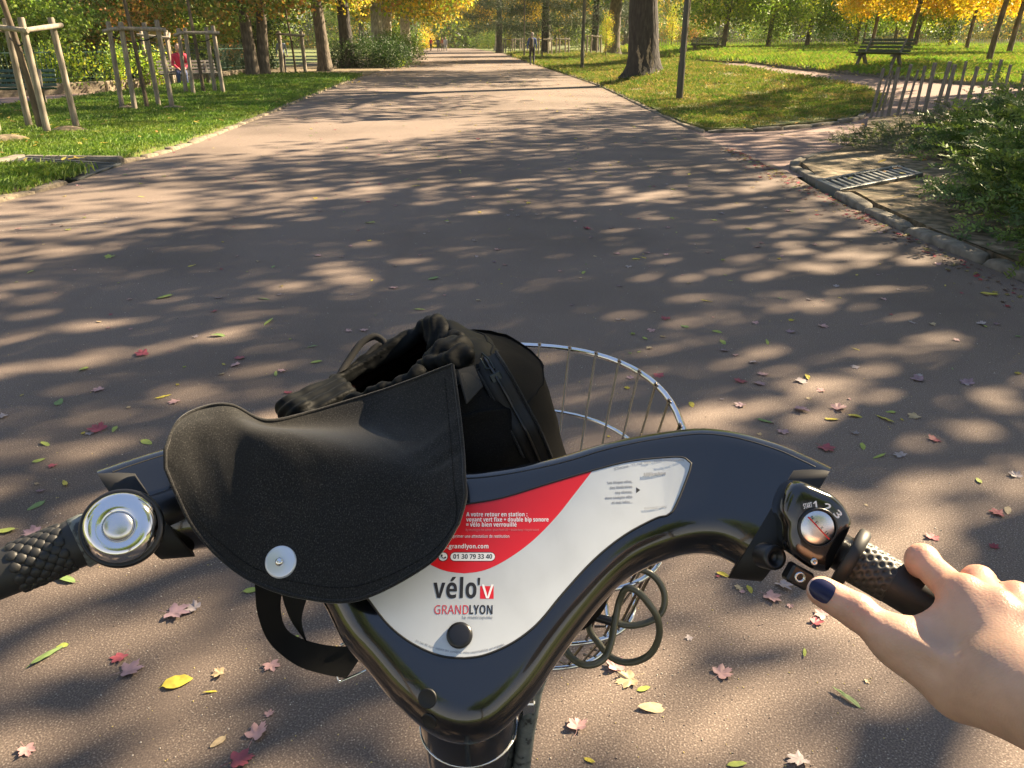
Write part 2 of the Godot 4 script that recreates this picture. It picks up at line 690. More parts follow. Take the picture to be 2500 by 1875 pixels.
func make_materials() -> void:
	var grit := noise_tex(3, 0.30, 1024, [[0.0, 0.088, 0.068, 0.058], [0.30, 0.130, 0.101, 0.085], [0.5, 0.172, 0.134, 0.111], [0.68, 0.222, 0.174, 0.143], [0.78, 0.31, 0.255, 0.21], [0.88, 0.56, 0.49, 0.41], [1.0, 0.76, 0.68, 0.57]], 2)
	var grit_relief := noise_tex(3, 0.30, 1024, [], 2)
	var asphalt := textured("asphalt", grit, 0.55, 0.9, grit_relief, 0.09)
	asphalt.detail_enabled = true
	asphalt.detail_blend_mode = BaseMaterial3D.BLEND_MODE_MUL
	asphalt.detail_albedo = noise_tex(9, 0.012, 512, grey([[0.0, 0.58], [0.38, 0.82], [0.5, 0.9], [0.6, 0.97], [1.0, 1.0]]), 6)
	asphalt.detail_uv_layer = BaseMaterial3D.DETAIL_UV_2
	asphalt.uv2_triplanar = true
	asphalt.uv2_world_triplanar = true
	asphalt.uv2_scale = Vector3.ONE * 0.043
	asphalt.metallic_specular = 0.35
	var path := textured("path_asphalt", noise_tex(4, 0.14, 512, [[0.0, 0.12, 0.085, 0.075], [0.5, 0.21, 0.15, 0.13], [0.8, 0.28, 0.215, 0.19], [1.0, 0.42, 0.36, 0.31]], 3), 0.7, 0.9)
	path.metallic_specular = 0.3
	textured("turf", noise_tex(6, 0.03, 512, [[0.0, 0.05, 0.085, 0.012], [0.45, 0.09, 0.125, 0.018], [0.62, 0.115, 0.14, 0.025], [0.75, 0.13, 0.115, 0.045], [1.0, 0.19, 0.15, 0.085]], 5), 0.33, 0.95)
	textured("dry_turf", noise_tex(7, 0.03, 512, [[0.0, 0.07, 0.105, 0.016], [0.4, 0.11, 0.13, 0.026], [0.62, 0.16, 0.15, 0.05], [0.8, 0.19, 0.155, 0.08], [1.0, 0.24, 0.19, 0.12]], 6), 0.21, 0.95)
	textured("far_lawn", noise_tex(8, 0.02, 256, [[0.0, 0.10, 0.20, 0.02], [0.5, 0.14, 0.25, 0.03], [1.0, 0.2, 0.28, 0.05]], 4), 0.05, 0.95)
	textured("earth", noise_tex(10, 0.03, 512, [[0.0, 0.05, 0.045, 0.02], [0.35, 0.085, 0.07, 0.036], [0.5, 0.14, 0.105, 0.062], [0.7, 0.2, 0.155, 0.095], [1.0, 0.30, 0.25, 0.17]], 6), 0.4, 0.95, noise_tex(10, 0.03, 512, [], 6), 2.0)
	textured("stone", noise_tex(11, 0.03, 256, [[0.0, 0.07, 0.058, 0.042], [0.45, 0.16, 0.13, 0.09], [1.0, 0.30, 0.25, 0.18]], 5), 1.6, 0.9, noise_tex(11, 0.05, 256, [], 5), 0.6)
	textured("concrete", noise_tex(12, 0.02, 256, [[0.0, 0.07, 0.062, 0.048], [0.5, 0.14, 0.125, 0.098], [1.0, 0.22, 0.20, 0.16]], 5), 1.2, 0.9, noise_tex(12, 0.08, 256, [], 4), 0.3)
	var relief := noise_tex(13, 0.02, 256, [], 5)
	for b in [["bark", 0.105, 0.085, 0.064, 3.0], ["dark_bark", 0.030, 0.026, 0.023, 4.0], ["plane_bark", 0.34, 0.32, 0.24, 6.0], ["young_bark", 0.10, 0.075, 0.05, 1.0]]:
		var m := textured(b[0], noise_tex(14 + int(b[4]), 0.016, 256, [[0.0, b[1] * 0.45, b[2] * 0.45, b[3] * 0.45], [0.5, b[1], b[2], b[3]], [0.75, b[1] * 1.5, b[2] * 1.5, b[3] * 1.5], [1.0, b[1] * 2.3, b[2] * 2.2, b[3] * 2.1]], 5), 1.0, 0.92, relief, b[4])
		m.uv1_scale = Vector3(2.4, 0.5, 2.4)
	var wood := textured("stake_wood", noise_tex(20, 0.02, 256, [[0.0, 0.11, 0.09, 0.068], [0.5, 0.23, 0.195, 0.15], [1.0, 0.35, 0.31, 0.25]], 4), 1.0, 0.85)
	wood.uv1_scale = Vector3(6, 0.6, 6)
	wood.uv1_world_triplanar = false
	var pale := textured("paling_wood", noise_tex(21, 0.02, 256, [[0.0, 0.09, 0.08, 0.07], [0.5, 0.18, 0.165, 0.145], [1.0, 0.30, 0.28, 0.25]], 4), 1.0, 0.85)
	pale.uv1_scale = Vector3(8, 1, 8)
	pale.uv1_world_triplanar = false
	mat("green_paint", 0.018, 0.058, 0.038, 0.5)
	mat("bench_paint", 0.045, 0.055, 0.016, 0.45)
	mat("post_paint", 0.045, 0.042, 0.026, 0.45)
	mat("black_metal", 0.012, 0.012, 0.012, 0.5)
	mat("grate_steel", 0.15, 0.16, 0.155, 0.55, 0.3)
	mat("old_steel", 0.06, 0.065, 0.062, 0.7, 0.2)
	mat("pit", 0.008, 0.008, 0.008, 0.95)
	mat("tie", 0.012, 0.012, 0.013, 0.8)
	leaf_mat("leaf", 0.9)
	leaf_mat("needle", 0.4)
	leaf_mat("blade", 0.8)
	# bicycle
	var gloss := mat("black_gloss", 0.003, 0.0032, 0.0036, 0.16)
	gloss.clearcoat_enabled = true
	gloss.clearcoat = 1.0
	gloss.clearcoat_roughness = 0.05
	gloss.roughness_texture = noise_tex(50, 0.03, 256, grey([[0.0, 0.5], [0.6, 0.8], [0.8, 1.0], [1.0, 1.0]]), 5)
	gloss.roughness = 0.22
	gloss.uv1_triplanar = true
	gloss.uv1_scale = Vector3.ONE * 4.0
	mat("black_plastic", 0.010, 0.010, 0.011, 0.32)
	var rub := mat("rubber", 0.014, 0.014, 0.013, 0.55)
	rub.heightmap_enabled = false
	mat("chrome", 0.72, 0.72, 0.72, 0.09, 1.0)
	mat("wire_steel", 0.24, 0.20, 0.165, 0.22, 1.0)
	mat("brushed", 0.66, 0.66, 0.66, 0.27, 1.0)
	textured("grey_paint", noise_tex(52, 0.03, 256, [[0.0, 0.012, 0.012, 0.012], [0.26, 0.02, 0.02, 0.02], [0.34, 0.11, 0.125, 0.12], [0.8, 0.15, 0.165, 0.155], [1.0, 0.22, 0.23, 0.22]], 5), 14.0, 0.38)
	mat("sticker_white", 0.49, 0.525, 0.55, 0.32)
	for w in ["sticker_white"]:
		M[w].albedo_texture = noise_tex(51, 0.012, 256, grey([[0.0, 0.80], [0.3, 0.94], [0.55, 1.0], [1.0, 1.0]]), 6)
		M[w].uv1_triplanar = true
		M[w].uv1_scale = Vector3.ONE * 5.0
	mat("sticker_red", 0.62, 0.012, 0.018, 0.32)
	mat("print_black", 0.012, 0.012, 0.014, 0.5)
	mat("print_grey", 0.22, 0.23, 0.25, 0.5)
	mat("print_white", 0.80, 0.80, 0.80, 0.5)
	mat("print_pink", 0.66, 0.22, 0.22, 0.5)
	mat("seam_black", 0.004, 0.004, 0.004, 0.6)
	var cable := mat("cable_sleeve", 0.085, 0.08, 0.045, 0.28)
	cable.clearcoat_enabled = true
	cable.clearcoat = 0.5
	var weave := noise_tex(30, 0.22, 512, grey([[0.0, 0.35], [0.5, 0.9], [0.78, 1.3], [1.0, 3.2]]), 2)
	var cloth := textured("canvas", noise_tex(30, 0.42, 1024, [[0.0, 0.004, 0.004, 0.0044], [0.45, 0.0095, 0.0096, 0.0096], [0.66, 0.019, 0.019, 0.018], [0.76, 0.055, 0.053, 0.048], [1.0, 0.30, 0.28, 0.24]], 2), 2.4, 0.85)
	var sack_cloth := textured("sack_cloth", noise_tex(35, 0.42, 1024, [[0.0, 0.003, 0.003, 0.003], [0.5, 0.006, 0.006, 0.006], [0.72, 0.012, 0.0118, 0.011], [0.84, 0.03, 0.028, 0.025], [1.0, 0.12, 0.11, 0.09]], 2), 2.4, 0.9)
	sack_cloth.metallic_specular = 0.2
	cloth.metallic_specular = 0.25
	cloth.rim_enabled = true
	cloth.rim = 0.4
	cloth.rim_tint = 0.1
	var nylon := mat("nylon", 0.0036, 0.0044, 0.0047, 0.6)
	nylon.metallic_specular = 0.22
	nylon.rim_enabled = true
	nylon.rim = 0.1
	mat("lining", 0.005, 0.002, 0.002, 1.0)
	M.lining.metallic_specular = 0.1
	mat("ribbed", 0.022, 0.021, 0.019, 0.8)
	mat("webbing", 0.0035, 0.0035, 0.0035, 0.9)
	mat("zip_tape", 0.010, 0.010, 0.009, 0.7)
	var skin := mat("skin", 1, 1, 1, 0.46)
	skin.albedo_color = Color.WHITE
	skin.vertex_color_use_as_albedo = true
	skin.subsurf_scatter_enabled = true
	skin.subsurf_scatter_strength = 0.12
	skin.heightmap_enabled = true
	skin.heightmap_texture = noise_tex(33, 0.11, 512, [], 4)
	skin.heightmap_scale = 0.02
	skin.uv1_triplanar = true
	skin.uv1_scale = Vector3.ONE * 9.0
	var polish := mat("nail_polish", 0.006, 0.008, 0.045, 0.16)
	polish.clearcoat_enabled = true
	polish.clearcoat = 0.35
	polish.metallic_specular = 0.3
	mat("nail_edge", 0.52, 0.36, 0.30, 0.4)
	var figure := mat("figure", 1, 1, 1, 0.8)
	figure.albedo_color = Color.WHITE
	figure.vertex_color_use_as_albedo = true

func structure(called: String, st: SurfaceTool, m: Material) -> MeshInstance3D:
	var o := obj(called, st, m)
	o.set_meta("kind", "structure")
	return o

const ROAD_LEFT := [Vector2(-5.6, 6), Vector2(-5.5, -4.5), Vector2(-4.97, -7.7), Vector2(-4.86, -9.2), Vector2(-4.93, -10.4), Vector2(-4.82, -12.2), Vector2(-5.1, -17), Vector2(-5.66, -24.3), Vector2(-6.5, -37), Vector2(-7.5, -54), Vector2(-11, -102), Vector2(-17, -175)]
const ROAD_RIGHT := [Vector2(-8.5, -175), Vector2(-0.3, -93), Vector2(1.5, -54.5), Vector2(2.4, -39.6), Vector2(2.95, -29.4), Vector2(3.06, -20.3), Vector2(3.1, -16), Vector2(3.14, -12.4), Vector2(3.32, -10.2), Vector2(3.2, -8.3), Vector2(3.2, -6.5), Vector2(3.32, -5.2), Vector2(3.4, 6)]
const PATH_EDGE := [Vector2(8.83, -47.14), Vector2(9.24, -43.68), Vector2(9.29, -35.05), Vector2(8.96, -28.92), Vector2(9.54, -26.62), Vector2(10.14, -24.86), Vector2(10.8, -23.33), Vector2(11.47, -22.03), Vector2(12.66, -21.05)]

func ground() -> void:
	var st := begin()
	var xs := [-700, -300, -120, -60, -35]
	for i in range(-24, 41): xs.append(i)
	xs.append_array([50, 70, 120, 300, 700])
	var zs := [60, 20]
	for i in range(6, -81, -1): zs.append(i)
	zs.append_array([-100, -140, -250, -500, -900])
	var rows := []
	for z in zs:
		var row := []
		for x in xs: row.append(Vector3(x, land(x, z) - 0.05, z))
		rows.append(row)
	sheet(st, rows)
	structure("ground", st, M.turf)
	st = begin()
	drape(PackedVector2Array(ROAD_LEFT + ROAD_RIGHT), 2.0, 0.0, st)
	structure("road", st, M.asphalt)
	st = begin()
	drape(PackedVector2Array([Vector2(2.8, -9.5), Vector2(2.9, -15), Vector2(4.5, -24), Vector2(7, -36), Vector2(9.0, -55), Vector2(12, -60), Vector2(16, -50), Vector2(34, -30), Vector2(34, -12), Vector2(12, -9)]), 1.0, -0.012, st)
	structure("side_path", st, M.path_asphalt)
	st = begin()
	drape(PackedVector2Array([Vector2(-11, -37), Vector2(-11, -26), Vector2(-10.9, -17), Vector2(-20, -12), Vector2(-24, -16), Vector2(-24, -30), Vector2(-14, -40)]), 2.0, -0.012, st)
	structure("left_footpath", st, M.path_asphalt)
	st = begin()
	for k in 14:
		var a := Vector3(-4.6 + rnd(0, 0.5), 0.004, -6.72 + rnd(-0.2, 0.2))
		var d := Vector3(1.0, 0, rnd(-0.32, -0.18)) * rnd(0.4, 0.9)
		var w := Vector3(0, 0, rnd(0.002, 0.006))
		quad(st, a, a + d, a + d * 0.98 + w, a + w)
	tag(obj("chalk_scuff", st, mat("chalk", 0.36, 0.33, 0.29, 0.9)), "pale chalky scuff streaked over the asphalt by the left edge", "paint mark")

func stone_mesh(seed_: int, round_ := 0.12) -> ArrayMesh:
	var r := RandomNumberGenerator.new()
	r.seed = seed_
	var n := FastNoiseLite.new()
	n.seed = seed_
	n.frequency = 0.9
	var rows := []
	for j in 7:
		var row := []
		for i in 13:
			var a := TAU * i / 12.0
			var b := PI * j / 6.0
			var d := Vector3(sin(b) * cos(a), cos(b), sin(b) * sin(a))
			var p := Vector3(signf(d.x) * pow(absf(d.x), 0.32), signf(d.y) * pow(absf(d.y), 0.32), signf(d.z) * pow(absf(d.z), 0.32)) * 0.5
			row.append(p * (1.0 + round_ * n.get_noise_3dv(d * 1.6)))
		rows.append(row)
	var st := begin()
	sheet(st, rows, false, true)
	st.generate_normals()
	return st.commit()

func kerb(label: String, pts: Array, short: float, long: float, wide: float, high: float, sink: float, m: Material, tilt := 0.05) -> void:
	var o := thing("kerb", label, "kerb")
	o.set_meta("kind", "structure")
	var shapes := []
	for k in 5: shapes.append(stone_mesh(100 + k + taken.size(), 0.16))
	var line := spline(pts, 12)
	var i := 0
	var p: Vector2 = line[0]
	while i < line.size() - 1:
		var l := rnd(short, long)
		var q := p
		var left := l
		while i < line.size() - 1 and left > 0.0:
			var d: float = q.distance_to(line[i + 1])
			if d > left:
				q = q.move_toward(line[i + 1], left)
				left = 0.0
			else:
				left -= d
				i += 1
				q = line[i]
		if p.distance_to(q) < 0.08: break
		var mid := p.lerp(q, 0.5)
		var s := place("kerb_stone", pick(shapes), m, o)
		var w := wide * rnd(0.9, 1.1)
		s.transform = Transform3D(Basis(Vector3.UP, -(q - p).angle()) * Basis(Vector3.RIGHT, rnd(-tilt, tilt)) * Basis(Vector3.BACK, rnd(-tilt, tilt) * 0.5) * Basis.from_scale(Vector3(p.distance_to(q) * 0.985, high * 2.0, w)), on_land(mid + Vector2(rnd(-0.012, 0.012), 0), -sink + rnd(-0.01, 0.01)))
		p = q

func grate(called: String, label: String, a: Vector3, b: Vector3, d: Vector3, bars: int, m: Material, bar_w: float) -> void:
	# a and b are the ends of one long side, d the step to the other; bars run along d
	var o := thing(called, label, "drain grate")
	var up := Vector3.UP
	var u := (b - a).normalized()
	var v := d.normalized()
	var n := u.cross(v).normalized()
	if n.y < 0: n = -n
	var bs := Basis(u, n, u.cross(n))
	var vn := v.cross(n).normalized() * -1.0
	var bv := Basis(vn, n, vn.cross(n))
	var st := begin()
	quad(st, a - n * 0.16, b - n * 0.16, b + d - n * 0.16, a + d - n * 0.16)
	obj("pit", st, M.pit, o)
	for e in [[a + (b - a) * 0.5, (b - a).length() + 0.06, 0.05, 0.0], [a + (b - a) * 0.5 + d, (b - a).length() + 0.06, 0.05, 0.0]]:
		st = begin()
		box(st, Transform3D(bs, e[0] - n * 0.07), Vector3(e[1], 0.16, e[2]), 0.006)
		obj("long_frame", st, m, o)
	for e in [a + d * 0.5, b + d * 0.5]:
		st = begin()
		box(st, Transform3D(bv, e - n * 0.07), Vector3(0.05, 0.158, d.length() - 0.052), 0.006)
		obj("end_frame", st, m, o)
	var bst := begin()
	box(bst, Transform3D.IDENTITY, Vector3(bar_w, 0.035, d.length() - 0.052), 0.004)
	bst.generate_normals()
	var bar := bst.commit()
	for k in bars:
		var s := place("bar", bar, m, o)
		s.transform = Transform3D(bv, a.lerp(b, (k + 0.75) / (bars + 0.5)) + d * 0.5 - n * 0.021)

func kerbs_and_grates() -> void:
	kerb("rough stone kerb of the left lawn beyond the drain grate", [Vector2(-5.02, -10.45), Vector2(-4.9, -11.2), Vector2(-4.88, -12.3), Vector2(-5.14, -17), Vector2(-5.7, -24.3), Vector2(-6.5, -36.5)], 0.22, 0.6, 0.13, 0.06, 0.022, M.stone, 0.12)
	kerb("short stone kerb on the left, nearer than the drain grate", [Vector2(-5.85, -5.0), Vector2(-5.32, -7.0), Vector2(-4.98, -8.1), Vector2(-4.9, -8.95)], 0.4, 0.7, 0.14, 0.065, 0.02, M.stone, 0.06)
	kerb("grey concrete kerb of the shrub bed on the right, nearest", [Vector2(3.52, -2.0), Vector2(3.45, -4.2), Vector2(3.4, -5.2), Vector2(3.3, -6.4), Vector2(3.3, -7.6), Vector2(3.33, -8.2)], 0.75, 1.05, 0.15, 0.075, 0.02, M.concrete, 0.03)
	kerb("rounded concrete kerb tip of the shrub bed beyond the drain grate", [Vector2(3.4, -8.95), Vector2(3.42, -9.5), Vector2(3.55, -10.35), Vector2(3.95, -10.95), Vector2(4.5, -11.5)], 0.3, 0.5, 0.12, 0.06, 0.02, M.concrete, 0.03)
	kerb("worn kerb of the right grass island along the road", [Vector2(3.3, -14.3), Vector2(3.16, -16), Vector2(3.12, -20.3), Vector2(3.0, -29.4), Vector2(2.5, -39.6)], 0.5, 0.9, 0.11, 0.05, 0.02, M.stone, 0.05)
	kerb("pale kerb at the near end of the right grass island", [Vector2(3.35, -14.25), Vector2(4.2, -14.45), Vector2(5.4, -15.1), Vector2(6.6, -16.1), Vector2(7.2, -17.2)], 0.6, 0.95, 0.13, 0.07, 0.02, M.concrete, 0.03)
	kerb("dark kerb along the far side of the right footpath", PATH_EDGE, 0.8, 1.2, 0.14, 0.11, 0.02, M.concrete, 0.02)
	var a := on_land(Vector2(3.32, -8.8), 0.055)
	var b := on_land(Vector2(4.6, -9.79), 0.065)
	var c := on_land(Vector2(3.33, -8.24), 0.055)
	grate("drain_grate", "steel drain grate of thirteen bars by the right kerb under the shrubs", a, b, Vector3(c.x - a.x, 0.0, c.z - a.z), 13, M.grate_steel, 0.045)
	var la := Vector3(-6.15, 0.06, -9.32)
	grate("drain_grate", "long-barred drain grate in a concrete frame cut into the left lawn", la, Vector3(-6.15, 0.08, -10.4), Vector3(1.22, -0.06, 0.1), 15, M.old_steel, 0.03)
	var st := begin()
	for e in [[Vector3(-6.28, 0.03, -9.8), Vector3(0.17, 0.16, 1.5), 0.0], [Vector3(-5.6, 0.01, -10.5), Vector3(1.3, 0.17, 0.15), -0.08], [Vector3(-5.75, 0.0, -9.18), Vector3(0.9, 0.12, 0.13), -0.08]]:
		box(st, Transform3D(Basis(Vector3.UP, e[2]), e[0]), e[1], 0.03)
	tag(obj("grate_surround", st, M.concrete), "low concrete surround of the left drain grate, edges chipped", "concrete edging")

func tufts(called: String, label: String, polys: Array, per_m2: float, near: float, tints: Array, tall: float, bare := -2.0) -> void:
	var st := begin()
	var r := RandomNumberGenerator.new()
	r.seed = 77
	for k in 16:
		var a := r.randf_range(0, TAU)
		var p := Vector3(r.randfn() * 0.045, 0, r.randfn() * 0.045)
		var lean := Vector3(cos(a), 0, sin(a)) * r.randf_range(0.1, 0.7)
		var w := Vector3(-sin(a), 0, cos(a)) * 0.0035
		var h := r.randf_range(0.5, 1.2)
		var m := p + Vector3(lean.x * 0.3, 0.6, lean.z * 0.3) * h * 0.05
		tri(st, p - w, p + w, m)
		tri(st, p + w, p + (Vector3(lean.x, 0.9, lean.z)) * h * 0.05, m)
	st.generate_normals()
	var blade := st.commit()
	var list := []
	var cols := PackedColorArray()
	for poly in polys:
		var pv := PackedVector2Array(poly)
		var lo := pv[0]
		var hi := pv[0]
		for p in pv:
			lo = lo.min(p)
			hi = hi.max(p)
		var n := int((hi.x - lo.x) * (hi.y - lo.y) * per_m2)
		for k in n:
			var p := Vector2(rnd(lo.x, hi.x), rnd(lo.y, hi.y))
			var far: float = p.length()
			if rng.randf() > minf(1.0, near / far): continue
			if absf(p.x) > 0.66 * (-p.y) + 1.5: continue
			var g := noise.get_noise_2d(p.x * 22.0, p.y * 22.0)
			if bare > -1.0 and g < bare + rnd(-0.35, 0.25): continue
			if not Geometry2D.is_point_in_polygon(p, pv): continue
			var s := tall * rnd(0.7, 1.5) * (1.0 + 0.4 * g) * maxf(1.0, far / 16.0)
			list.append(Transform3D(Basis(Vector3.UP, rnd(0, TAU)) * Basis.from_scale(Vector3(s * 1.2, s, s * 1.2)), on_land(p, 0.055)))
			var c: Color = pick(tints)
			var v := rnd(0.75, 1.3)
			cols.append(Color(c.r * v * (1.0 - 0.3 * g), c.g * v, c.b * v))
	var o := scatter(called, null, blade, M.blade, list, cols)
	tag(o, label, "grass", "", "stuff")

func lawns() -> void:
	var left := [Vector2(-5.1, -10.6), Vector2(-4.96, -12.3), Vector2(-5.2, -17), Vector2(-5.76, -24.3), Vector2(-6.6, -36.5), Vector2(-10.9, -37), Vector2(-11.1, -27), Vector2(-11.2, -22.5), Vector2(-11.6, -19), Vector2(-14, -15), Vector2(-20, -12), Vector2(-20, -3), Vector2(-6.0, -3), Vector2(-5.42, -7), Vector2(-5.06, -8.1), Vector2(-5.0, -9.0), Vector2(-5.7, -9.3), Vector2(-6.4, -9.15), Vector2(-6.4, -10.6)]
	var st := begin()
	drape(PackedVector2Array(left), 0.5, 0.06, st, 0.08, 0.02)
	structure("left_lawn", st, M.turf)
	var isle := [Vector2(3.4, -14.4), Vector2(3.22, -16), Vector2(3.18, -20.3), Vector2(3.07, -29.4), Vector2(2.6, -39.6), Vector2(1.7, -54.5), Vector2(0, -92), Vector2(6, -92), Vector2(7.6, -55), Vector2(8.58, -43.28), Vector2(7.57, -32.4), Vector2(7.57, -28.69), Vector2(7.86, -26.88), Vector2(8.45, -24.6), Vector2(8.86, -22.84), Vector2(8.92, -21.2), Vector2(8.63, -19.76), Vector2(7.7, -17.6), Vector2(7.1, -17.1), Vector2(6.5, -16.2), Vector2(5.3, -15.25), Vector2(4.2, -14.6)]
	st = begin()
	drape(PackedVector2Array(isle), 0.5, 0.045, st, 0.07, 0.02)
	structure("grass_island", st, M.dry_turf)
	var bed := [Vector2(3.62, -1), Vector2(3.55, -4.2), Vector2(3.5, -5.2), Vector2(3.42, -6.4), Vector2(3.42, -7.6), Vector2(3.46, -8.17), Vector2(3.3, -8.16), Vector2(4.59, -9.14), Vector2(4.76, -9.98), Vector2(3.35, -8.89), Vector2(3.5, -9.5), Vector2(3.62, -10.3), Vector2(4.0, -10.9), Vector2(4.6, -11.6), Vector2(5.3, -12.8), Vector2(6.2, -14.6), Vector2(6.75, -15.9), Vector2(8.2, -16.6), Vector2(10.8, -18), Vector2(16, -21), Vector2(30, -24), Vector2(30, -1)]
	st = begin()
	drape(PackedVector2Array(bed), 0.5, 0.045, st, 0.08, 0.025)
	structure("shrub_bed_soil", st, M.earth)
	var meadow := PATH_EDGE.duplicate()
	meadow.append_array([Vector2(60, -12), Vector2(90, -60), Vector2(90, -75), Vector2(9.5, -75)])
	st = begin()
	drape(PackedVector2Array(meadow), 1.0, 0.06, st, 0.08, 0.03)
	structure("meadow", st, M.turf)
	st = begin()
	drape(PackedVector2Array([Vector2(24, -62), Vector2(110, -40), Vector2(220, -90), Vector2(220, -190), Vector2(30, -175)]), 8.0, 0.1, st)
	structure("far_lawn", st, M.far_lawn)
	st = begin()
	drape(PackedVector2Array([Vector2(-6.4, -38), Vector2(-7.4, -54), Vector2(-9, -78), Vector2(-14, -78), Vector2(-13, -38)]), 2.0, 0.03, st, 0.05, 0.03)
	structure("bare_verge", st, M.earth)
	var greens := [Color(0.0963, 0.181, 0.0154), Color(0.123, 0.217, 0.0198), Color(0.175, 0.246, 0.0275), Color(0.0788, 0.145, 0.0132)]
	tufts("grass", "short green lawn grass on the left of the road", [left], 260.0, 9.0, greens, 1.0)
	tufts("island_grass", "worn green and straw grass on the island right of the road", [isle], 190.0, 10.0, [Color(0.123, 0.189, 0.0198), Color(0.193, 0.203, 0.033), Color(0.298, 0.232, 0.066), Color(0.105, 0.174, 0.0165)], 0.9, -0.25)
	tufts("meadow_grass", "taller green ground cover beyond the right footpath", [meadow], 90.0, 22.0, [Color(0.175, 0.29, 0.022), Color(0.123, 0.217, 0.022), Color(0.245, 0.319, 0.033), Color(0.28, 0.246, 0.055)], 1.3)
	var weeds := [Vector2(-6.1, -9.3), Vector2(-5.0, -9.0), Vector2(-5.05, -9.5), Vector2(-6.2, -9.75)]
	tufts("weeds", "green weeds growing over the near edge of the left drain grate", [weeds], 900.0, 12.0, greens, 1.5)

# ---------------------------------------------------------------- trees
var CL := {}

func clump(kind: String) -> ArrayMesh:
	if not CL.has(kind):
		match kind:
			"broad": CL[kind] = clump_mesh(30, 0.55, 0.17, 0.11, 1)
			"fine": CL[kind] = clump_mesh(34, 0.45, 0.11, 0.06, 2)
			"big": CL[kind] = clump_mesh(46, 1.1, 0.26, 0.17, 3)
			"huge": CL[kind] = clump_mesh(80, 2.2, 0.5, 0.34, 4)
			"drooping": CL[kind] = clump_mesh(24, 0.5, 0.24, 0.09, 5, 1.3)
			"flat": CL[kind] = clump_mesh(44, 0.8, 0.26, 0.05, 6, 0.22)
			"shade": CL[kind] = clump_mesh(30, 0.62, 0.27, 0.17, 7)
	return CL[kind]

const GREEN := [Color(0.144, 0.243, 0.0225), Color(0.192, 0.304, 0.03), Color(0.108, 0.182, 0.021), Color(0.264, 0.344, 0.03)]
const LIME := [Color(0.324, 0.468, 0.03), Color(0.446, 0.54, 0.0375), Color(0.243, 0.378, 0.03), Color(0.608, 0.612, 0.045), Color(0.182, 0.288, 0.03)]
const DARK := [Color(0.0364, 0.0761, 0.0172), Color(0.0546, 0.101, 0.0215), Color(0.0255, 0.0592, 0.0143)]
const RUST := [Color(0.432, 0.241, 0.0535), Color(0.345, 0.207, 0.0535), Color(0.49, 0.344, 0.0713), Color(0.245, 0.259, 0.0535), Color(0.173, 0.224, 0.0447)]
const GOLD := [Color(0.845, 0.585, 0.039), Color(0.715, 0.488, 0.0325), Color(0.585, 0.471, 0.039), Color(0.423, 0.39, 0.039)]
const YELLOW := [Color(0.78, 0.52, 0.015), Color(0.7, 0.4, 0.015), Color(0.8, 0.6, 0.03), Color(0.55, 0.46, 0.03)]
const MIXED := [Color(0.162, 0.244, 0.03), Color(0.243, 0.3, 0.03), Color(0.446, 0.281, 0.045), Color(0.121, 0.188, 0.0225), Color(0.527, 0.244, 0.045)]

func tree(called: String, label: String, where: Vector2, height: float, r: float, bark: Material, lean: Vector2, blobs: Array, n: int, kind: String, tints: Array, group := "", gap := 0.0, flare := 0.5, limb_r := 0.4) -> Node3D:
	var o := thing(called, label, "tree", on_land(where, -0.03), 0.0, group)
	var top := Vector3(lean.x, height, lean.y)
	var pts := [Vector3.ZERO, Vector3(lean.x * 0.1, height * 0.25, lean.y * 0.1), Vector3(lean.x * 0.42, height * 0.6, lean.y * 0.42), top]
	obj("trunk", trunk_mesh(pts, [r * 1.12, r, r * 0.9, r * 0.75], 16, flare, 5, rng.randi() % 50), bark, o)
	var ends := []
	for b in blobs: ends.append(b[0] + Vector3(0, b[1].y * 0.2, 0))
	limbs(o, top - Vector3(0, height * 0.08, 0), ends, r * limb_r, bark)
	crown(o, "crown", blobs, n, clump(kind), M.leaf, tints, gap)
	return o

func round_blobs(c: Vector3, r: Vector3, n: int) -> Array:
	var out := [[c, r * 0.7]]
	for k in n:
		var a := TAU * k / n + rnd(-0.3, 0.3)
		out.append([c + Vector3(cos(a) * r.x * 0.62, rnd(-0.45, 0.45) * r.y, sin(a) * r.z * 0.62), r * rnd(0.34, 0.5)])
	return out

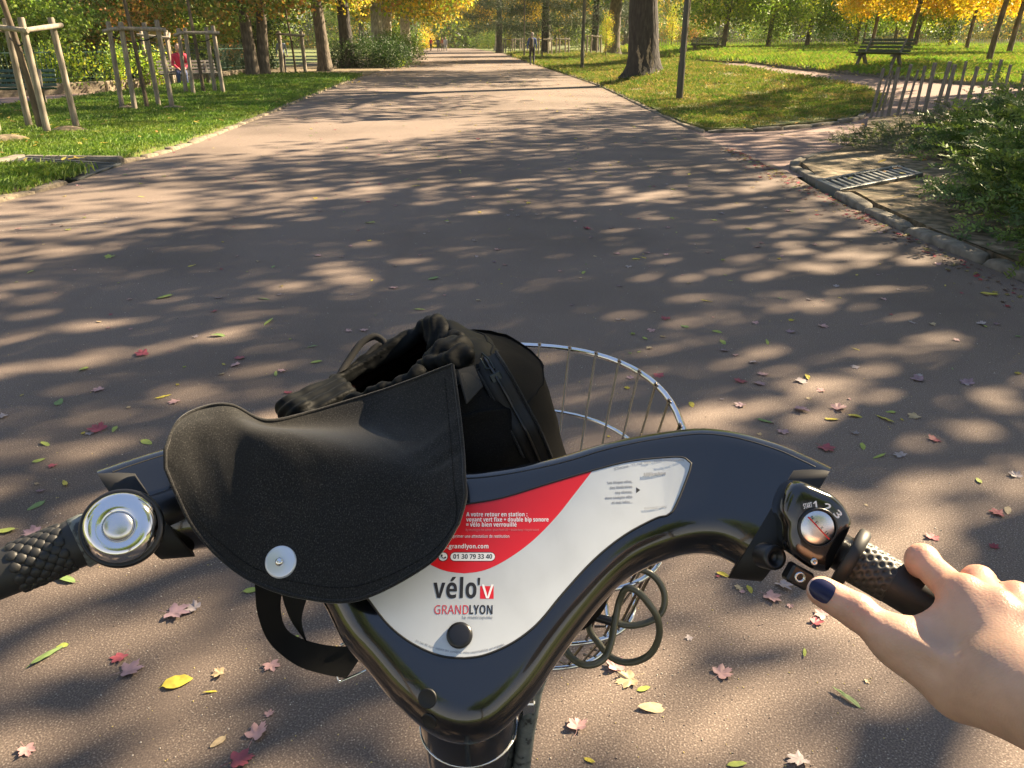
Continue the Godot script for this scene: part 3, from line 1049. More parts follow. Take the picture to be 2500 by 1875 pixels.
func big_trees() -> void:
	# the trees whose shade lies over the road: they stand to the right of it, towards the sun
	var spots := [[Vector2(10.8, -9.3), 4.6, 0.30, 8.8, 5.4, "plane tree standing in the shrub bed right of the road, nearest", 260], [Vector2(14.2, -16.6), 4.8, 0.32, 9.0, 6.0, "plane tree beyond the paling fence on the right, second nearest", 290], [Vector2(19, -24.5), 5.0, 0.3, 9.6, 5.8, "plane tree at the bend of the right footpath, third nearest", 280], [Vector2(11.5, -1.5), 4.6, 0.32, 8.8, 5.4, "plane tree right of the road, level with the cyclist", 230], [Vector2(-9, 9), 4.6, 0.32, 8.8, 5.4, "plane tree left of the road behind the cyclist", 330], [Vector2(5.5, 13), 4.6, 0.32, 8.8, 5.4, "plane tree right of the road behind the cyclist", 330], [Vector2(-14, -3), 4.6, 0.32, 8.8, 5.4, "plane tree on the left lawn beside the cyclist", 330]]
	for s in spots:
		tree("plane_tree", s[5], s[0], s[1], s[2], M.bark, Vector2(rnd(-0.3, 0.3), rnd(-0.3, 0.3)), round_blobs(Vector3(-0.6, s[3], 0.4), Vector3(s[4], 3.6, s[4]), 9), s[6], "shade", GREEN + [Color(0.2, 0.2, 0.03)], "plane trees near the cyclist", 0.42)
	tree("plane_tree", "tall plane tree hidden behind the massive old tree, right", Vector2(6.1, -40.5), 5.6, 0.33, M.bark, Vector2(0.2, 0), round_blobs(Vector3(-0.4, 10.0, 0.4), Vector3(7.0, 4.0, 6.6), 9), 330, "shade", GREEN + LIME, "", 0.42)
	tree("plane_tree", "tall plane tree hidden behind the nearest lamp post, right", Vector2(9.3, -47), 5.6, 0.16, M.bark, Vector2(0.2, 0), round_blobs(Vector3(-0.4, 10.0, 0.4), Vector3(6.6, 4.0, 6.2), 9), 320, "shade", GREEN + LIME, "", 0.42)
	tree("plane_tree", "tall plane tree hidden behind the second lamp post, right", Vector2(5.05, -62), 5.6, 0.13, M.bark, Vector2(0.1, 0), round_blobs(Vector3(-0.4, 10.5, 0.4), Vector3(6.2, 4.0, 6.2), 8), 300, "shade", GREEN + GOLD, "", 0.42)
	var old := tree("old_tree", "massive dark old tree with torn pale bark at its foot, right of the road", Vector2(4.53, -29.65), 5.2, 0.50, M.dark_bark, Vector2(-0.5, 0.2), round_blobs(Vector3(-0.4, 9.4, 0.6), Vector3(7.4, 4.0, 7.4), 11) , 430, "shade", GREEN + [Color(0.2, 0.2, 0.03)], "", 0.42, 0.75)
	var torn := textured("bare_wood", noise_tex(41, 0.03, 128, [[0.0, 0.10, 0.07, 0.045], [0.6, 0.30, 0.23, 0.15], [1.0, 0.42, 0.33, 0.22]], 4), 2.0, 0.9)
	for p in [[-0.20, 0.2, 1.05, 0.05], [-0.12, 0.1, 0.75, 0.045], [0.10, 0.35, 1.25, 0.05], [0.17, 0.2, 0.9, 0.04], [-0.05, 0.02, 0.4, 0.09], [0.3, 0.0, 0.25, 0.09]]:
		var rows := []
		for j in 13:
			var t := j / 12.0
			var row := []
			var y: float = lerpf(p[1], p[2], t)
			var mid: float = p[0] * (1.0 + 0.7 * exp(-y / 0.3)) + 0.05 * sin(t * 5.0 + p[0] * 30.0) + 0.012 * sin(t * 31.0)
			var half: float = p[3] * (0.15 + sin(PI * t)) * (0.8 + 0.3 * sin(t * 17.0 + p[1] * 9.0))
			for i in 4:
				var x := mid + (i / 3.0 - 0.5) * 2.0 * half
				var rr := 0.53 * (1.0 + 0.85 * exp(-y / 0.35)) + 0.02
				row.append(Vector3(x - 0.04 * y, y, sqrt(maxf(rr * rr - x * x, 0.01))))
			rows.append(row)
		var st := begin()
		sheet(st, rows, false, true)
		obj("bare_wood", st, torn, old)
	tree("tree", "brown-trunked tree beyond the old tree, right of the road", Vector2(7.84, -67.77), 4.2, 0.55, M.bark, Vector2(0.2, 0), round_blobs(Vector3(0, 6.6, 0), Vector3(5.5, 3.2, 5), 8), 420, "big", GREEN + DARK, "", -0.1)
	# left avenue
	tree("chestnut_tree", "horse chestnut with a pale split trunk and low rust-brown leaves, left", Vector2(-10.39, -34.35), 4.4, 0.24, M.bark, Vector2(-0.2, 0), [[Vector3(-1.4, 3.4, 0.8), Vector3(1.6, 1.3, 1.6)], [Vector3(1.3, 3.5, 0.8), Vector3(1.5, 1.1, 1.5)], [Vector3(0, 3.1, 1.6), Vector3(1.9, 0.9, 1.2)], [Vector3(2.6, 4.1, 0), Vector3(1.8, 1.6, 2)], [Vector3(-3, 4.4, 0), Vector3(2, 2, 2)], [Vector3(0, 6.5, 0), Vector3(4, 2.5, 4)]], 620, "broad", RUST + MIXED + GREEN, "", -0.08, 0.35)
	tree("chestnut_tree", "second pale stem of the split horse chestnut, left", Vector2(-10.04, -34.77), 4.2, 0.22, M.bark, Vector2(0.35, 0.1), [[Vector3(0.8, 5.4, 0), Vector3(2, 1.5, 2)]], 60, "broad", RUST, "", -0.1, 0.35)
	tree("chestnut_tree", "dark slender trunk leaning left at the bend of the left verge", Vector2(-9.25, -42.49), 5.0, 0.30, M.bark, Vector2(-0.35, 0), [[Vector3(-1.5, 3.6, 0.5), Vector3(1.7, 1.2, 1.6)], [Vector3(1.5, 4.2, 0.3), Vector3(1.6, 1.0, 1.5)], [Vector3(0, 6.5, 0), Vector3(4, 2.6, 4)]], 380, "broad", MIXED + RUST + LIME, "", -0.05, 0.5)
	tree("chestnut_tree", "dark thick trunk beside the clipped dark bush, left avenue", Vector2(-9.02, -47.37), 5.0, 0.36, M.dark_bark, Vector2(-0.15, 0), [[Vector3(1.0, 3.9, 0.8), Vector3(1.7, 1.0, 1.4)], [Vector3(-1.4, 4.2, 0.8), Vector3(1.7, 1.2, 1.5)], [Vector3(0, 7, 0), Vector3(4.4, 2.8, 4.4)]], 380, "broad", RUST + GOLD + LIME, "", -0.05, 0.5)
	var k := 0
	for s in [[Vector2(-9.0, -58), 0.38, "pale plane trunk just behind the clipped bushes, left avenue"], [Vector2(-9.6, -66), 0.42, "second pale plane trunk behind the bushes, left avenue"], [Vector2(-9.4, -77), 0.45, "third white plane trunk, forked, left avenue"], [Vector2(-10.5, -92), 0.45, "fourth pale plane trunk far along the left avenue"]]:
		tree("avenue_plane", s[2], s[0], 6.5, s[1], M.plane_bark, Vector2(rnd(-0.5, 0.7), 0), [[Vector3(2.5, 4.9, 0.5), Vector3(2.4, 1.3, 2.2)], [Vector3(-1.5, 5.0, 1), Vector3(2.2, 1.6, 2.2)], [Vector3(1, 9, 0), Vector3(5.2, 3, 4.5)], [Vector3(4.5, 6.6, 0), Vector3(2.6, 1.6, 2.6)]], 620, "big", GOLD + MIXED + LIME + YELLOW, "plane trees of the left avenue", -0.05)
		k += 1
	for s in [[Vector2(-2.0, -128), "gold-leaved plane with leaning pale forks, far end of the road"], [Vector2(-14.5, -118), "gold plane far left of the road's end"], [Vector2(4.5, -112), "gold plane far right of the road's end"], [Vector2(-8, -190), "plane closing the far end of the road"]]:
		tree("avenue_plane", s[1], s[0], 7.0, 0.5, M.plane_bark, Vector2(rnd(-0.8, 0.8), 0), [[Vector3(-3.5, 5.6, 0), Vector3(4, 1.8, 3)], [Vector3(3.5, 6.0, 0), Vector3(4, 1.9, 3)], [Vector3(0, 9, 0), Vector3(7, 3.5, 5)]], 420, "big", GOLD + YELLOW + MIXED, "plane trees at the far end", -0.1)

func rail_guard(label: String, c: Vector2, turn: float, side: float, high: float, r: float, posts: int, wobble: float) -> void:
	var o := thing("tree_guard", label, "tree stakes", on_land(c, 0.0), turn, "round wooden tree guards")
	var tops := []
	for k in posts:
		var a := TAU * (k + 0.5) / posts
		var foot := Vector3(cos(a), 0, sin(a)) * side * 0.7071
		var top := foot * 0.93 + Vector3(rnd(-wobble, wobble), high + rnd(-0.03, 0.06), rnd(-wobble, wobble))
		var st := begin()
		var d := top - foot
		tube(st, [foot - Vector3(0, 0.05, 0), foot + d * 0.3, foot + d * 0.7, foot + d * 0.985, top], [r * 1.05, r, r * 0.98, r * 0.97, r * 0.8], 12, true, 0.06)
		obj("post", st, M.stake_wood, o)
		tops.append(foot + d * (0.9 + 0.03 * (k % 2)))
	for k in posts:
		if posts == 4 and k == 2: continue
		var a: Vector3 = tops[k]
		var b: Vector3 = tops[(k + 1) % posts]
		var e := (b - a).normalized()
		var n := e.cross(Vector3.UP) * r * 1.55
		var st := begin()
		tube(st, [a - e * 0.12 - n, a.lerp(b, 0.5) - n, b + e * 0.12 - n], [r * 0.72, r * 0.76, r * 0.7], 10, true, 0.05)
		obj("rail", st, M.stake_wood, o)
	for k in 2:
		var a: Vector3 = tops[k * 2 % posts] - Vector3(0, 0.1, 0)
		var st := begin()
		tube(st, [a, a * Vector3(0.5, 1, 0.5) - Vector3(0, 0.1, 0), Vector3(0, a.y - 0.13, 0)], 0.014, 6)
		obj("tie", st, M.tie, o)

func sapling(label: String, c: Vector2, r: float, lean: Vector2, tints: Array, n: int, base := 3.0) -> void:
	var o := thing("young_tree", label, "young tree", on_land(c, 0.0))
	obj("trunk", trunk_mesh([Vector3.ZERO, Vector3(lean.x * 0.2, 1.3, lean.y * 0.2), Vector3(lean.x * 0.7, 3.0, lean.y * 0.6), Vector3(lean.x, 5.0, lean.y)], [r, r * 0.9, r * 0.75, r * 0.5], 9, 0.25, 3, 3), M.young_bark, o)
	crown(o, "crown", [[Vector3(lean.x, base + 2.0, lean.y), Vector3(1.3, 1.7, 1.3)], [Vector3(lean.x + 0.6, base + 0.9, lean.y), Vector3(0.8, 0.7, 0.8)], [Vector3(lean.x - 0.7, base + 1.1, lean.y), Vector3(0.8, 0.8, 0.8)]], n, clump("fine"), M.leaf, tints, 0.0)

func bench(label: String, where: Vector3, turn: float, paint: Material, legs: Material, long := 1.9) -> Node3D:
	var o := thing("park_bench", label, "bench", where, turn)
	var ys := [0.5, 0.6, 0.70, 0.80]
	for k in 4:
		var st := begin()
		box(st, at(Vector3(0, ys[k], -0.20 - 0.055 * k), Basis(Vector3.RIGHT, -0.38)), Vector3(long, 0.068, 0.03), 0.006)
		obj("back_slat", st, paint, o)
	for k in 4:
		var st := begin()
		box(st, at(Vector3(0, 0.42 + 0.012 * k, -0.12 + 0.115 * k)), Vector3(long, 0.032, 0.095), 0.006)
		obj("seat_slat", st, paint, o)
	for s in [-1.0, 1.0]:
		var st := begin()
		var x: float = s * long * 0.33
		for p in [[Vector3(x, 0, 0.22), Vector3(x, 0.4, 0.05), 0.10], [Vector3(x, 0, -0.32), Vector3(x, 0.4, -0.08), 0.12], [Vector3(x, 0.38, -0.12), Vector3(x, 0.82, -0.385), 0.055]]:
			var d: Vector3 = p[1] - p[0]
			box(st, Transform3D(Basis(Vector3.RIGHT, atan2(d.z, d.y)), p[0] + d * 0.5), Vector3(0.07, d.length(), p[2]), 0.01)
		box(st, at(Vector3(x, 0.375, 0.05)), Vector3(0.066, 0.06, 0.44), 0.01)
		obj("leg", st, legs, o)
	return o

func left_side() -> void:
	rail_guard("nearest wooden tree guard on the left lawn, by the drain grate", Vector2(-7.92, -13.95), -0.06, 0.84, 1.80, 0.053, 4, 0.03)
	rail_guard("second wooden tree guard along the left lawn from the camera", Vector2(-8.02, -18.54), 0.74, 0.8, 1.78, 0.052, 4, 0.03)
	rail_guard("third wooden tree guard along the left lawn, with sunlit posts", Vector2(-8.52, -23.53), 0.6, 0.8, 1.75, 0.055, 4, 0.02)
	rail_guard("pale wooden tree guard in front of the seated person, left", Vector2(-11.69, -28.51), 0.3, 0.75, 1.7, 0.055, 4, 0.02)
	rail_guard("farthest wooden tree guard on the left, beside the split chestnut", Vector2(-9.66, -38), 0.2, 1.0, 1.8, 0.065, 4, 0.02)
	sapling("young tree inside the nearest wooden guard, left lawn", Vector2(-7.95, -14.1), 0.055, Vector2(-0.35, 0.1), LIME, 90, 3.4)
	sapling("young tree inside the second wooden guard, left lawn", Vector2(-8.02, -18.54), 0.045, Vector2(-0.2, 0.0), MIXED, 90, 3.4)
	sapling("young tree inside the third wooden guard, left lawn", Vector2(-8.54, -23.53), 0.05, Vector2(-0.15, 0.0), LIME, 90, 3.2)
	sapling("young tree inside the farthest wooden guard, left lawn", Vector2(-9.58, -38), 0.05, Vector2(-0.3, 0.0), RUST, 90, 3.2)
	for s in [[Vector2(-7.33, -13.79), 0.28], [Vector2(-8.37, -18.29), 0.24], [Vector2(-7.36, -18.29), 0.3], [Vector2(-7.59, -12.51), 0.3]]:
		var st := begin()
		var prof := []
		for i in 7: prof.append(Vector2(s[1] * (1.0 - i / 6.0), 0.06 + 0.09 * sin(PI * 0.5 * i / 6.0)))
		lathe(st, prof, Transform3D(Basis.from_scale(Vector3(1.3, 1, 1)), on_land(s[0])), 14)
		tag(obj("earth_mound", st, M.earth), "small mound of bare earth at the foot of a tree stake", "earth", "earth mounds on the left lawn", "structure")
	bench("dark green park bench on the left footpath at the frame's edge", on_land(Vector2(-11.34, -19.18)) , 0.35, M.green_paint, M.concrete, 1.9)
	bench("pale bench with the seated person, left footpath behind the stakes", on_land(Vector2(-10.55, -27.95)), 0.5, M.paling_wood, M.concrete, 1.8)
	# the railing on its low wall
	var line := [Vector2(-22, -19.6), Vector2(-14.4, -23.2), Vector2(-12.5, -26.0), Vector2(-11.9, -30.0), Vector2(-11.4, -37.5)]
	var fence := thing("iron_railing", "green iron railing on a low wall along the left footpath", "fence")
	var wall := thing("low_wall", "low stone footing wall under the green railing, left", "wall")
	var bst := begin()
	tube(bst, [Vector3.ZERO, Vector3(0, 0.93, 0), Vector3(0, 1.0, 0)], [0.011, 0.011, 0.002], 5)
	bst.generate_normals()
	var bar := bst.commit()
	for i in line.size() - 1:
		var a: Vector2 = line[i]
		var b: Vector2 = line[i + 1]
		var d := a.distance_to(b)
		var bs := Basis(Vector3.UP, -(b - a).angle())
		var n := maxi(1, int(d / 1.1))
		for k in n:
			var st := begin()
			box(st, Transform3D(bs, on_land(a.lerp(b, (k + 0.5) / n), 0.13)), Vector3(d / n - 0.012, 0.34 + rnd(-0.008, 0.008), 0.3), 0.03)
			obj("wall_block", st, M.stone, wall)
		for y in [0.42, 1.12]:
			var st := begin()
			box(st, Transform3D(bs, on_land(a.lerp(b, 0.5), y)), Vector3(d, 0.035, 0.02), 0.003)
			obj("rail", st, M.green_paint, fence)
		var count := int(d / 0.135)
		for k in count:
			var p := place("bar", bar, M.green_paint, fence)
			p.position = on_land(a.lerp(b, (k + 0.5) / count), 0.32)
	# what grows behind the railing
	var shrubs := [[Vector2(-21.5, -24), 2.6, LIME + GREEN + DARK, "lime shrub behind the railing, at the frame's left edge"], [Vector2(-17.0, -25.4), 2.4, LIME + GREEN, "bright lime shrub above the near stakes, behind the railing"], [Vector2(-15.0, -28.3), 2.4, GREEN, "green shrub behind the bend of the railing"], [Vector2(-13.9, -30.6), 2.2, MIXED, "green and brown shrub behind the railing, between the first two guards"], [Vector2(-13.6, -33.5), 2.6, MIXED, "tall brownish shrub behind the railing by the seated person"], [Vector2(-13.6, -36), 2.4, GREEN, "dark green shrub behind the railing, near the third guard"], [Vector2(-13.4, -40), 2.6, MIXED, "shrub behind the split chestnut, left"], [Vector2(-13, -45), 2.4, DARK + GREEN, "dark shrub between the chestnut and the slender trunk"]]
	for s in shrubs:
		var o := thing("shrub", s[3], "shrub", on_land(s[0] + Vector2(-0.9, -0.7)))
		var st := begin()
		for k in 5: tube(st, [Vector3(rnd(-0.3, 0.3), 0, rnd(-0.3, 0.3)), Vector3(rnd(-0.6, 0.6), 1.0, rnd(-0.6, 0.6)), Vector3(rnd(-1.2, 1.2), 2.2, rnd(-1, 1))], [0.04, 0.03, 0.012], 6)
		obj("stems", st, M.young_bark, o)
		var h: float = s[1]
		crown(o, "foliage", [[Vector3(0, h * 0.5, 0), Vector3(1.5, h * 0.42, 1.2)], [Vector3(0.8, h * 0.8, 0.3), Vector3(1.3, h * 0.3, 1.0)], [Vector3(-0.9, h * 0.75, 0.2), Vector3(1.3, h * 0.32, 1.0)], [Vector3(0, h * 0.95, 0.2), Vector3(1.7, h * 0.25, 0.9)]], 200, clump("broad"), M.leaf, s[2], 0.06, 0.85)
		crown(o, "undergrowth", [[Vector3(0, 0.5, 0), Vector3(1.9, 0.55, 0.8)]], 60, clump("broad"), M.leaf, DARK, -2.0, 0.85)
	var climber := thing("climbing_plant", "yellow-green climber grown through the middle of the railing", "climber", on_land(Vector2(-12.75, -25.6)))
	crown(climber, "foliage", [[Vector3(-0.6, 0.75, 0.2), Vector3(0.9, 0.6, 0.22)], [Vector3(0.45, 0.8, -0.9), Vector3(0.35, 0.55, 0.8)], [Vector3(0.9, 0.6, -2.6), Vector3(0.3, 0.5, 0.8)]], 130, clump("fine"), M.leaf, LIME + GREEN, -0.1)
	for s in [[Vector2(-22, -31), "dense dark tree behind the lime shrubs, far left"], [Vector2(-17.5, -35), "dense dark tree behind the railing, left of the split chestnut"], [Vector2(-15.5, -50), "dense dark tree behind the left avenue"], [Vector2(-19, -42), "second dense dark tree behind the railing, left"], [Vector2(-27, -27), "dark tree beyond the railing at the frame's left edge"]]:
		tree("dense_tree", s[1], s[0], 3.0, 0.28, M.dark_bark, Vector2.ZERO, round_blobs(Vector3(0, 3.6, 0), Vector3(3.8, 3.6, 3), 7), 460, "broad", DARK + GREEN + MIXED, "dense trees behind the railing", -0.3)
	# the clipped bushes
	var o := thing("dark_bush", "dense dark green bush beside the road's left bend", "bush", on_land(Vector2(-7.81, -47.37)))
	crown(o, "foliage", [[Vector3(0, 0.75, 0), Vector3(1.8, 0.85, 1.2)], [Vector3(-1.5, 0.7, 0), Vector3(1.2, 0.8, 1.0)], [Vector3(1.2, 0.7, -0.5), Vector3(1.2, 0.85, 1.0)]], 340, clump("fine"), M.leaf, DARK, -2.0)
	o = thing("feathery_bush", "light green feathery bush right of the dark bush", "bush", on_land(Vector2(-7.11, -55.55)))
	crown(o, "foliage", [[Vector3(0, 0.8, 0), Vector3(1.5, 0.95, 1.2)], [Vector3(-0.7, 1.1, 0), Vector3(0.9, 0.8, 1.0)]], 260, clump("fine"), M.leaf, [Color(0.10, 0.18, 0.02), Color(0.07, 0.13, 0.015), Color(0.15, 0.22, 0.03)], -2.0)
	o = thing("low_bush", "small bright bush in front of the dark bush, left verge", "bush", on_land(Vector2(-7.14, -49.82)))
	crown(o, "foliage", [[Vector3(0, 0.35, 0), Vector3(0.9, 0.42, 0.6)]], 90, clump("fine"), M.leaf, LIME, -2.0, 0.8)
	o = thing("round_bush", "tall dark bush at the far end of the left avenue", "bush", on_land(Vector2(-10.6, -84)))
	crown(o, "foliage", [[Vector3(0, 1.6, 0), Vector3(2.2, 1.8, 2)]], 200, clump("broad"), M.leaf, DARK + GREEN, -2.0)

func right_side() -> void:
	for s in [[Vector2(4.12, -20.85), 0.085, 5.0, "dark lamp post on the right grass island, nearest"], [Vector2(3.46, -42.47), 0.09, 5.0, "olive lamp post at the right road edge, second nearest"], [Vector2(1.0, -71), 0.08, 5.0, "thin olive lamp post left of the walking man, far"]]:
		var o := thing("lamp_post", s[3], "lamp post", on_land(s[0], 0.0), 0.0, "lamp posts along the right of the road")
		var st := begin()
		var r: float = s[1]
		tube(st, [Vector3.ZERO, Vector3(0, 0.9, 0), Vector3(0, 0.96, 0), Vector3(0, s[2], 0)], [r, r, r * 0.82, r * 0.6], 14)
		obj("pole", st, M.post_paint, o)
		st = begin()
		lathe(st, [Vector2(0.0, 0.55), Vector2(0.2, 0.5), Vector2(0.26, 0.4), Vector2(0.12, 0.05), Vector2(0.06, 0.0), Vector2(0.0, 0.0)], at(Vector3(0, s[2], 0)), 16)
		obj("lantern", st, M.black_metal, o)
	for s in [[Vector2(2.29, -65.57), 2.0, "slim black post just right of the walking man"], [Vector2(-1.86, -123.94), 1.6, "short black post beside the far right road edge"]]:
		var o := thing("marker_post", s[2], "post", on_land(s[0]))
		var st := begin()
		tube(st, [Vector3.ZERO, Vector3(0, s[1], 0)], 0.06, 8)
		obj("shaft", st, M.black_metal, o)
		st = begin()
		lathe(st, [Vector2(0.0, 0.12), Vector2(0.06, 0.09), Vector2(0.075, 0.02), Vector2(0.06, -0.01)], at(Vector3(0, s[1], 0)), 8)
		obj("cap", st, M.black_metal, o)
	bench("dark slatted park bench by the right footpath under yellow trees", on_land(Vector2(10.98, -25.85), 0.06), -1.0, M.bench_paint, M.concrete, 1.75)
	bench("small shaded bench far off beyond the old tree, right", on_land(Vector2(10.88, -48.82), 0.06), -0.6, M.bench_paint, M.concrete, 1.9)
	# yellow young trees beside the bench
	var ash := [[Vector2(19.76, -47.73), 0.10, Vector2(0.35, 0), "yellow young tree just left of the slatted bench"], [Vector2(19.18, -42.05), 0.11, Vector2(0.5, 0), "yellow young tree rising behind the right end of the bench"], [Vector2(15.27, -27.63), 0.085, Vector2(0.45, 0), "yellow young tree with a straight trunk behind the paling fence"], [Vector2(20.48, -35.67), 0.10, Vector2(0.4, 0), "yellow young tree at the right edge of the frame"], [Vector2(22.71, -43.34), 0.09, Vector2(0.3, 0), "yellow young tree midway between the bench and the fence end"], [Vector2(27.75, -55.17), 0.08, Vector2(0.5, 0), "slim yellow young tree on the lawn, right of the bench"], [Vector2(24.19, -59.83), 0.07, Vector2(0.1, 0), "slim pale-trunked young tree left of the bench"]]
	for s in ash:
		var o := thing("yellow_tree", s[3], "young tree", on_land(s[0], 0.03), 0.0, "yellow young trees on the meadow")
		var l: Vector2 = s[2]
		obj("trunk", trunk_mesh([Vector3.ZERO, Vector3(l.x * 0.2, 1.2, 0), Vector3(l.x * 0.6, 2.8, 0), Vector3(l.x, 4.6, 0)], [s[1] * 1.1, s[1], s[1] * 0.8, s[1] * 0.5], 10, 0.25, 3, 1), M.young_bark, o)
		limbs(o, Vector3(l.x * 0.5, 2.2, 0), [Vector3(-1.5, 3.2, 0.3), Vector3(1.7, 3.3, 0.2), Vector3(0.3, 4.8, 0.8), Vector3(0.2, 3.2, -1.2)], s[1] * 0.45, M.young_bark)
		crown(o, "crown", [[Vector3(-1.2, 2.65, 0.2), Vector3(1.2, 0.75, 1.1)], [Vector3(1.4, 2.7, 0.1), Vector3(1.3, 0.8, 1.1)], [Vector3(0.2, 3.6, 0.4), Vector3(1.7, 1.2, 1.5)], [Vector3(0.3, 4.9, 0), Vector3(1.6, 1.2, 1.5)], [Vector3(0, 2.5, -1.2), Vector3(1.2, 0.7, 1.0)]], 330, clump("drooping"), M.leaf, YELLOW, -0.02, 0.8)
	# chestnut paling at the edge of the shrub bed
	var fence := thing("paling_fence", "weathered grey paling fence behind the shrub bed, right", "fence")
	var list := [[1880, 262, 1906, 159, 1.0], [1893, 258, 1918, 158, 0.6], [1907, 258, 1929, 157, 0.8], [1925, 253, 1953, 154, 1.1], [1947, 252, 1976, 152, 0.9], [1965, 250, 1994, 155, 0.6], [1990, 244, 2018, 152, 1.0], [2012, 243, 2036, 154, 1.3], [2037, 241, 2054, 146, 1.7], [2055, 240, 2080, 146, 1.2], [2080, 238, 2102, 144, 0.9], [2103, 238, 2126, 142, 1.1], [2127, 237, 2153, 142, 1.2], [2150, 237, 2176, 138, 1.0], [2172, 236, 2201, 136, 1.3], [2199, 236, 2224, 146, 1.1], [2224, 235, 2248, 138, 1.0], [2248, 235, 2272, 140, 1.2], [2274, 234, 2296, 138, 1.0]]
	var feet := [Vector2(6.88, -16.1), Vector2(11.17, -17.34)]
	var dir: Vector2 = (feet[1] - feet[0])
	var prev := Vector3.ZERO
	var wires := [[], []]
	for k in list.size():
		var s: Array = list[k]
		var t: float = (s[0] - 1880.0) / 394.0
		# equal steps along the picture are not equal steps along the fence
		var u := t * 0.75 / (1.0 - 0.25 * t)
		var f: Vector2 = feet[0] + dir * u
		var high: float = 0.92 + 0.06 * sin(k * 2.1) + (0.12 if s[4] > 1.5 else 0.0)
		var foot := on_land(f, 0.0)
		var lean := 0.06 + 0.05 * sin(k * 1.7) + (0.05 if k < 3 else 0.0)
		var st := begin()
		var w: float = 0.068 * s[4]
		box(st, at(Vector3(0, high * 0.5 - 0.05, 0)), Vector3(w, high + 0.1, 0.022), 0.004)
		var p := obj("pale", st, M.paling_wood, fence)
		p.transform = Transform3D(Basis(Vector3.UP, -dir.angle() + rnd(-0.3, 0.3)) * Basis(Vector3.BACK, -lean) * Basis(Vector3.RIGHT, rnd(-0.06, 0.06)), foot)
		for q in 2: wires[q].append(p.transform * Vector3(0, high * [0.3, 0.8][q], 0.014))
	for q in 2:
		var st := begin()
		tube(st, wires[q], 0.003, 5)
		obj("wire", st, M.grate_steel, fence)
	# far paling fence across the meadow
	var far := thing("far_fence", "long pale paling fence far across the meadow, behind the lime trees", "fence")
	var st := begin()
	for k in 230:
		var x := 9.0 + k * 0.17
		box(st, at(on_land(Vector2(x, -62.0 - 0.12 * (x - 9.0)), 0.36), Basis(Vector3.BACK, rnd(-0.06, 0.06))), Vector3(0.07, 0.8 + rnd(-0.06, 0.06), 0.02))
	var pales := obj("pales", st, mat("pale_wood", 0.42, 0.36, 0.27, 0.85), far)
	pales.set_meta("kind", "stuff")
	# lime trees with drooping bright crowns
	var limes := [[Vector2(12.4, -51), "lime-green tree nearest the old trunk on the right"], [Vector2(15.6, -53), "lime-green tree behind the nearest lamp post"], [Vector2(19, -56), "third lime-green tree in the row right of the lamp post"], [Vector2(22.5, -57), "fourth lime-green tree in the row, with a drooping crown"], [Vector2(25.5, -55), "fifth lime-green tree in the row, left of the yellow trees"], [Vector2(29, -66), "lime-green tree behind the yellow trees"]]
	for s in limes:
		var o := thing("lime_tree", s[1], "tree", on_land(s[0], 0.03), 0.0, "lime-green trees across the meadow")
		obj("trunk", trunk_mesh([Vector3.ZERO, Vector3(0.1, 1.5, 0), Vector3(0.2, 3, 0), Vector3(0.3, 5, 0)], [0.15, 0.13, 0.12, 0.1], 10, 0.3, 3, 2), M.bark, o)
		limbs(o, Vector3(0.15, 2.2, 0), [Vector3(-2, 3.6, 0.5), Vector3(2, 3.4, 0.5), Vector3(0, 5.5, 1)], 0.07, M.bark)
		crown(o, "crown", [[Vector3(-1.4, 2.3, 0.4), Vector3(1.5, 1.0, 1.3)], [Vector3(1.4, 2.2, 0.3), Vector3(1.5, 1.0, 1.3)], [Vector3(0, 3.2, 0.5), Vector3(2.4, 1.5, 2)], [Vector3(0, 5.4, 0), Vector3(2.4, 1.8, 2)], [Vector3(0, 7.6, 0), Vector3(2.6, 1.8, 2.4)], [Vector3(rnd(-1.6, 1.6), 1.3, 0.8), Vector3(0.5, 0.9, 0.5)]], 400, clump("broad"), M.leaf, LIME + GREEN, 0.02, 1.0)
	# conifers and darker trees between the road and the old tree
	for s in [[Vector2(3.2, -84), 8.0, "broad dark conifer with flat layered branches, right of the walking man"], [Vector2(8.4, -88), 8.0, "second dark conifer, left of the old tree"], [Vector2(-1.5, -104), 7.0, "dark conifer at the far right road edge"]]:
		var o := thing("conifer", s[2], "conifer", on_land(s[0]), 0.0, "dark conifers right of the road")
		obj("trunk", trunk_mesh([Vector3.ZERO, Vector3(0, 3, 0), Vector3(0, 6, 0), Vector3(0, 11, 0)], [0.4, 0.34, 0.28, 0.1], 12, 0.3, 4, 2), M.dark_bark, o)
		var blobs := []
		for k in 16:
			var a := k * 2.4
			var y := 2.0 + k * 0.5
			blobs.append([Vector3(cos(a) * 2.6, y, sin(a) * 2.2), Vector3(2.3, 0.28, 1.9)])
		crown(o, "crown", blobs, 620, clump("flat"), M.needle, DARK + [Color(0.05, 0.085, 0.02)], -0.3)
	for s in [[Vector2(6.5, -60), "columnar yellow-green young tree beyond the second lamp post"], [Vector2(11.2, -61), "columnar yellow young tree left of the brown trunk"], [Vector2(-0.4, -108), "young round-headed tree with white stakes far right"]]:
		var o := thing("column_tree", s[1], "young tree", on_land(s[0]))
		obj("trunk", trunk_mesh([Vector3.ZERO, Vector3(0, 0.6, 0), Vector3(0, 1.4, 0), Vector3(0, 2.4, 0)], [0.05, 0.045, 0.04, 0.02], 8, 0.2, 3, 2), M.young_bark, o)
		crown(o, "crown", [[Vector3(0, 1.5, 0), Vector3(0.4, 1.0, 0.4)], [Vector3(0, 2.4, 0), Vector3(0.3, 0.9, 0.3)]], 60, clump("fine"), M.leaf, GOLD + LIME, -2.0, 0.7)
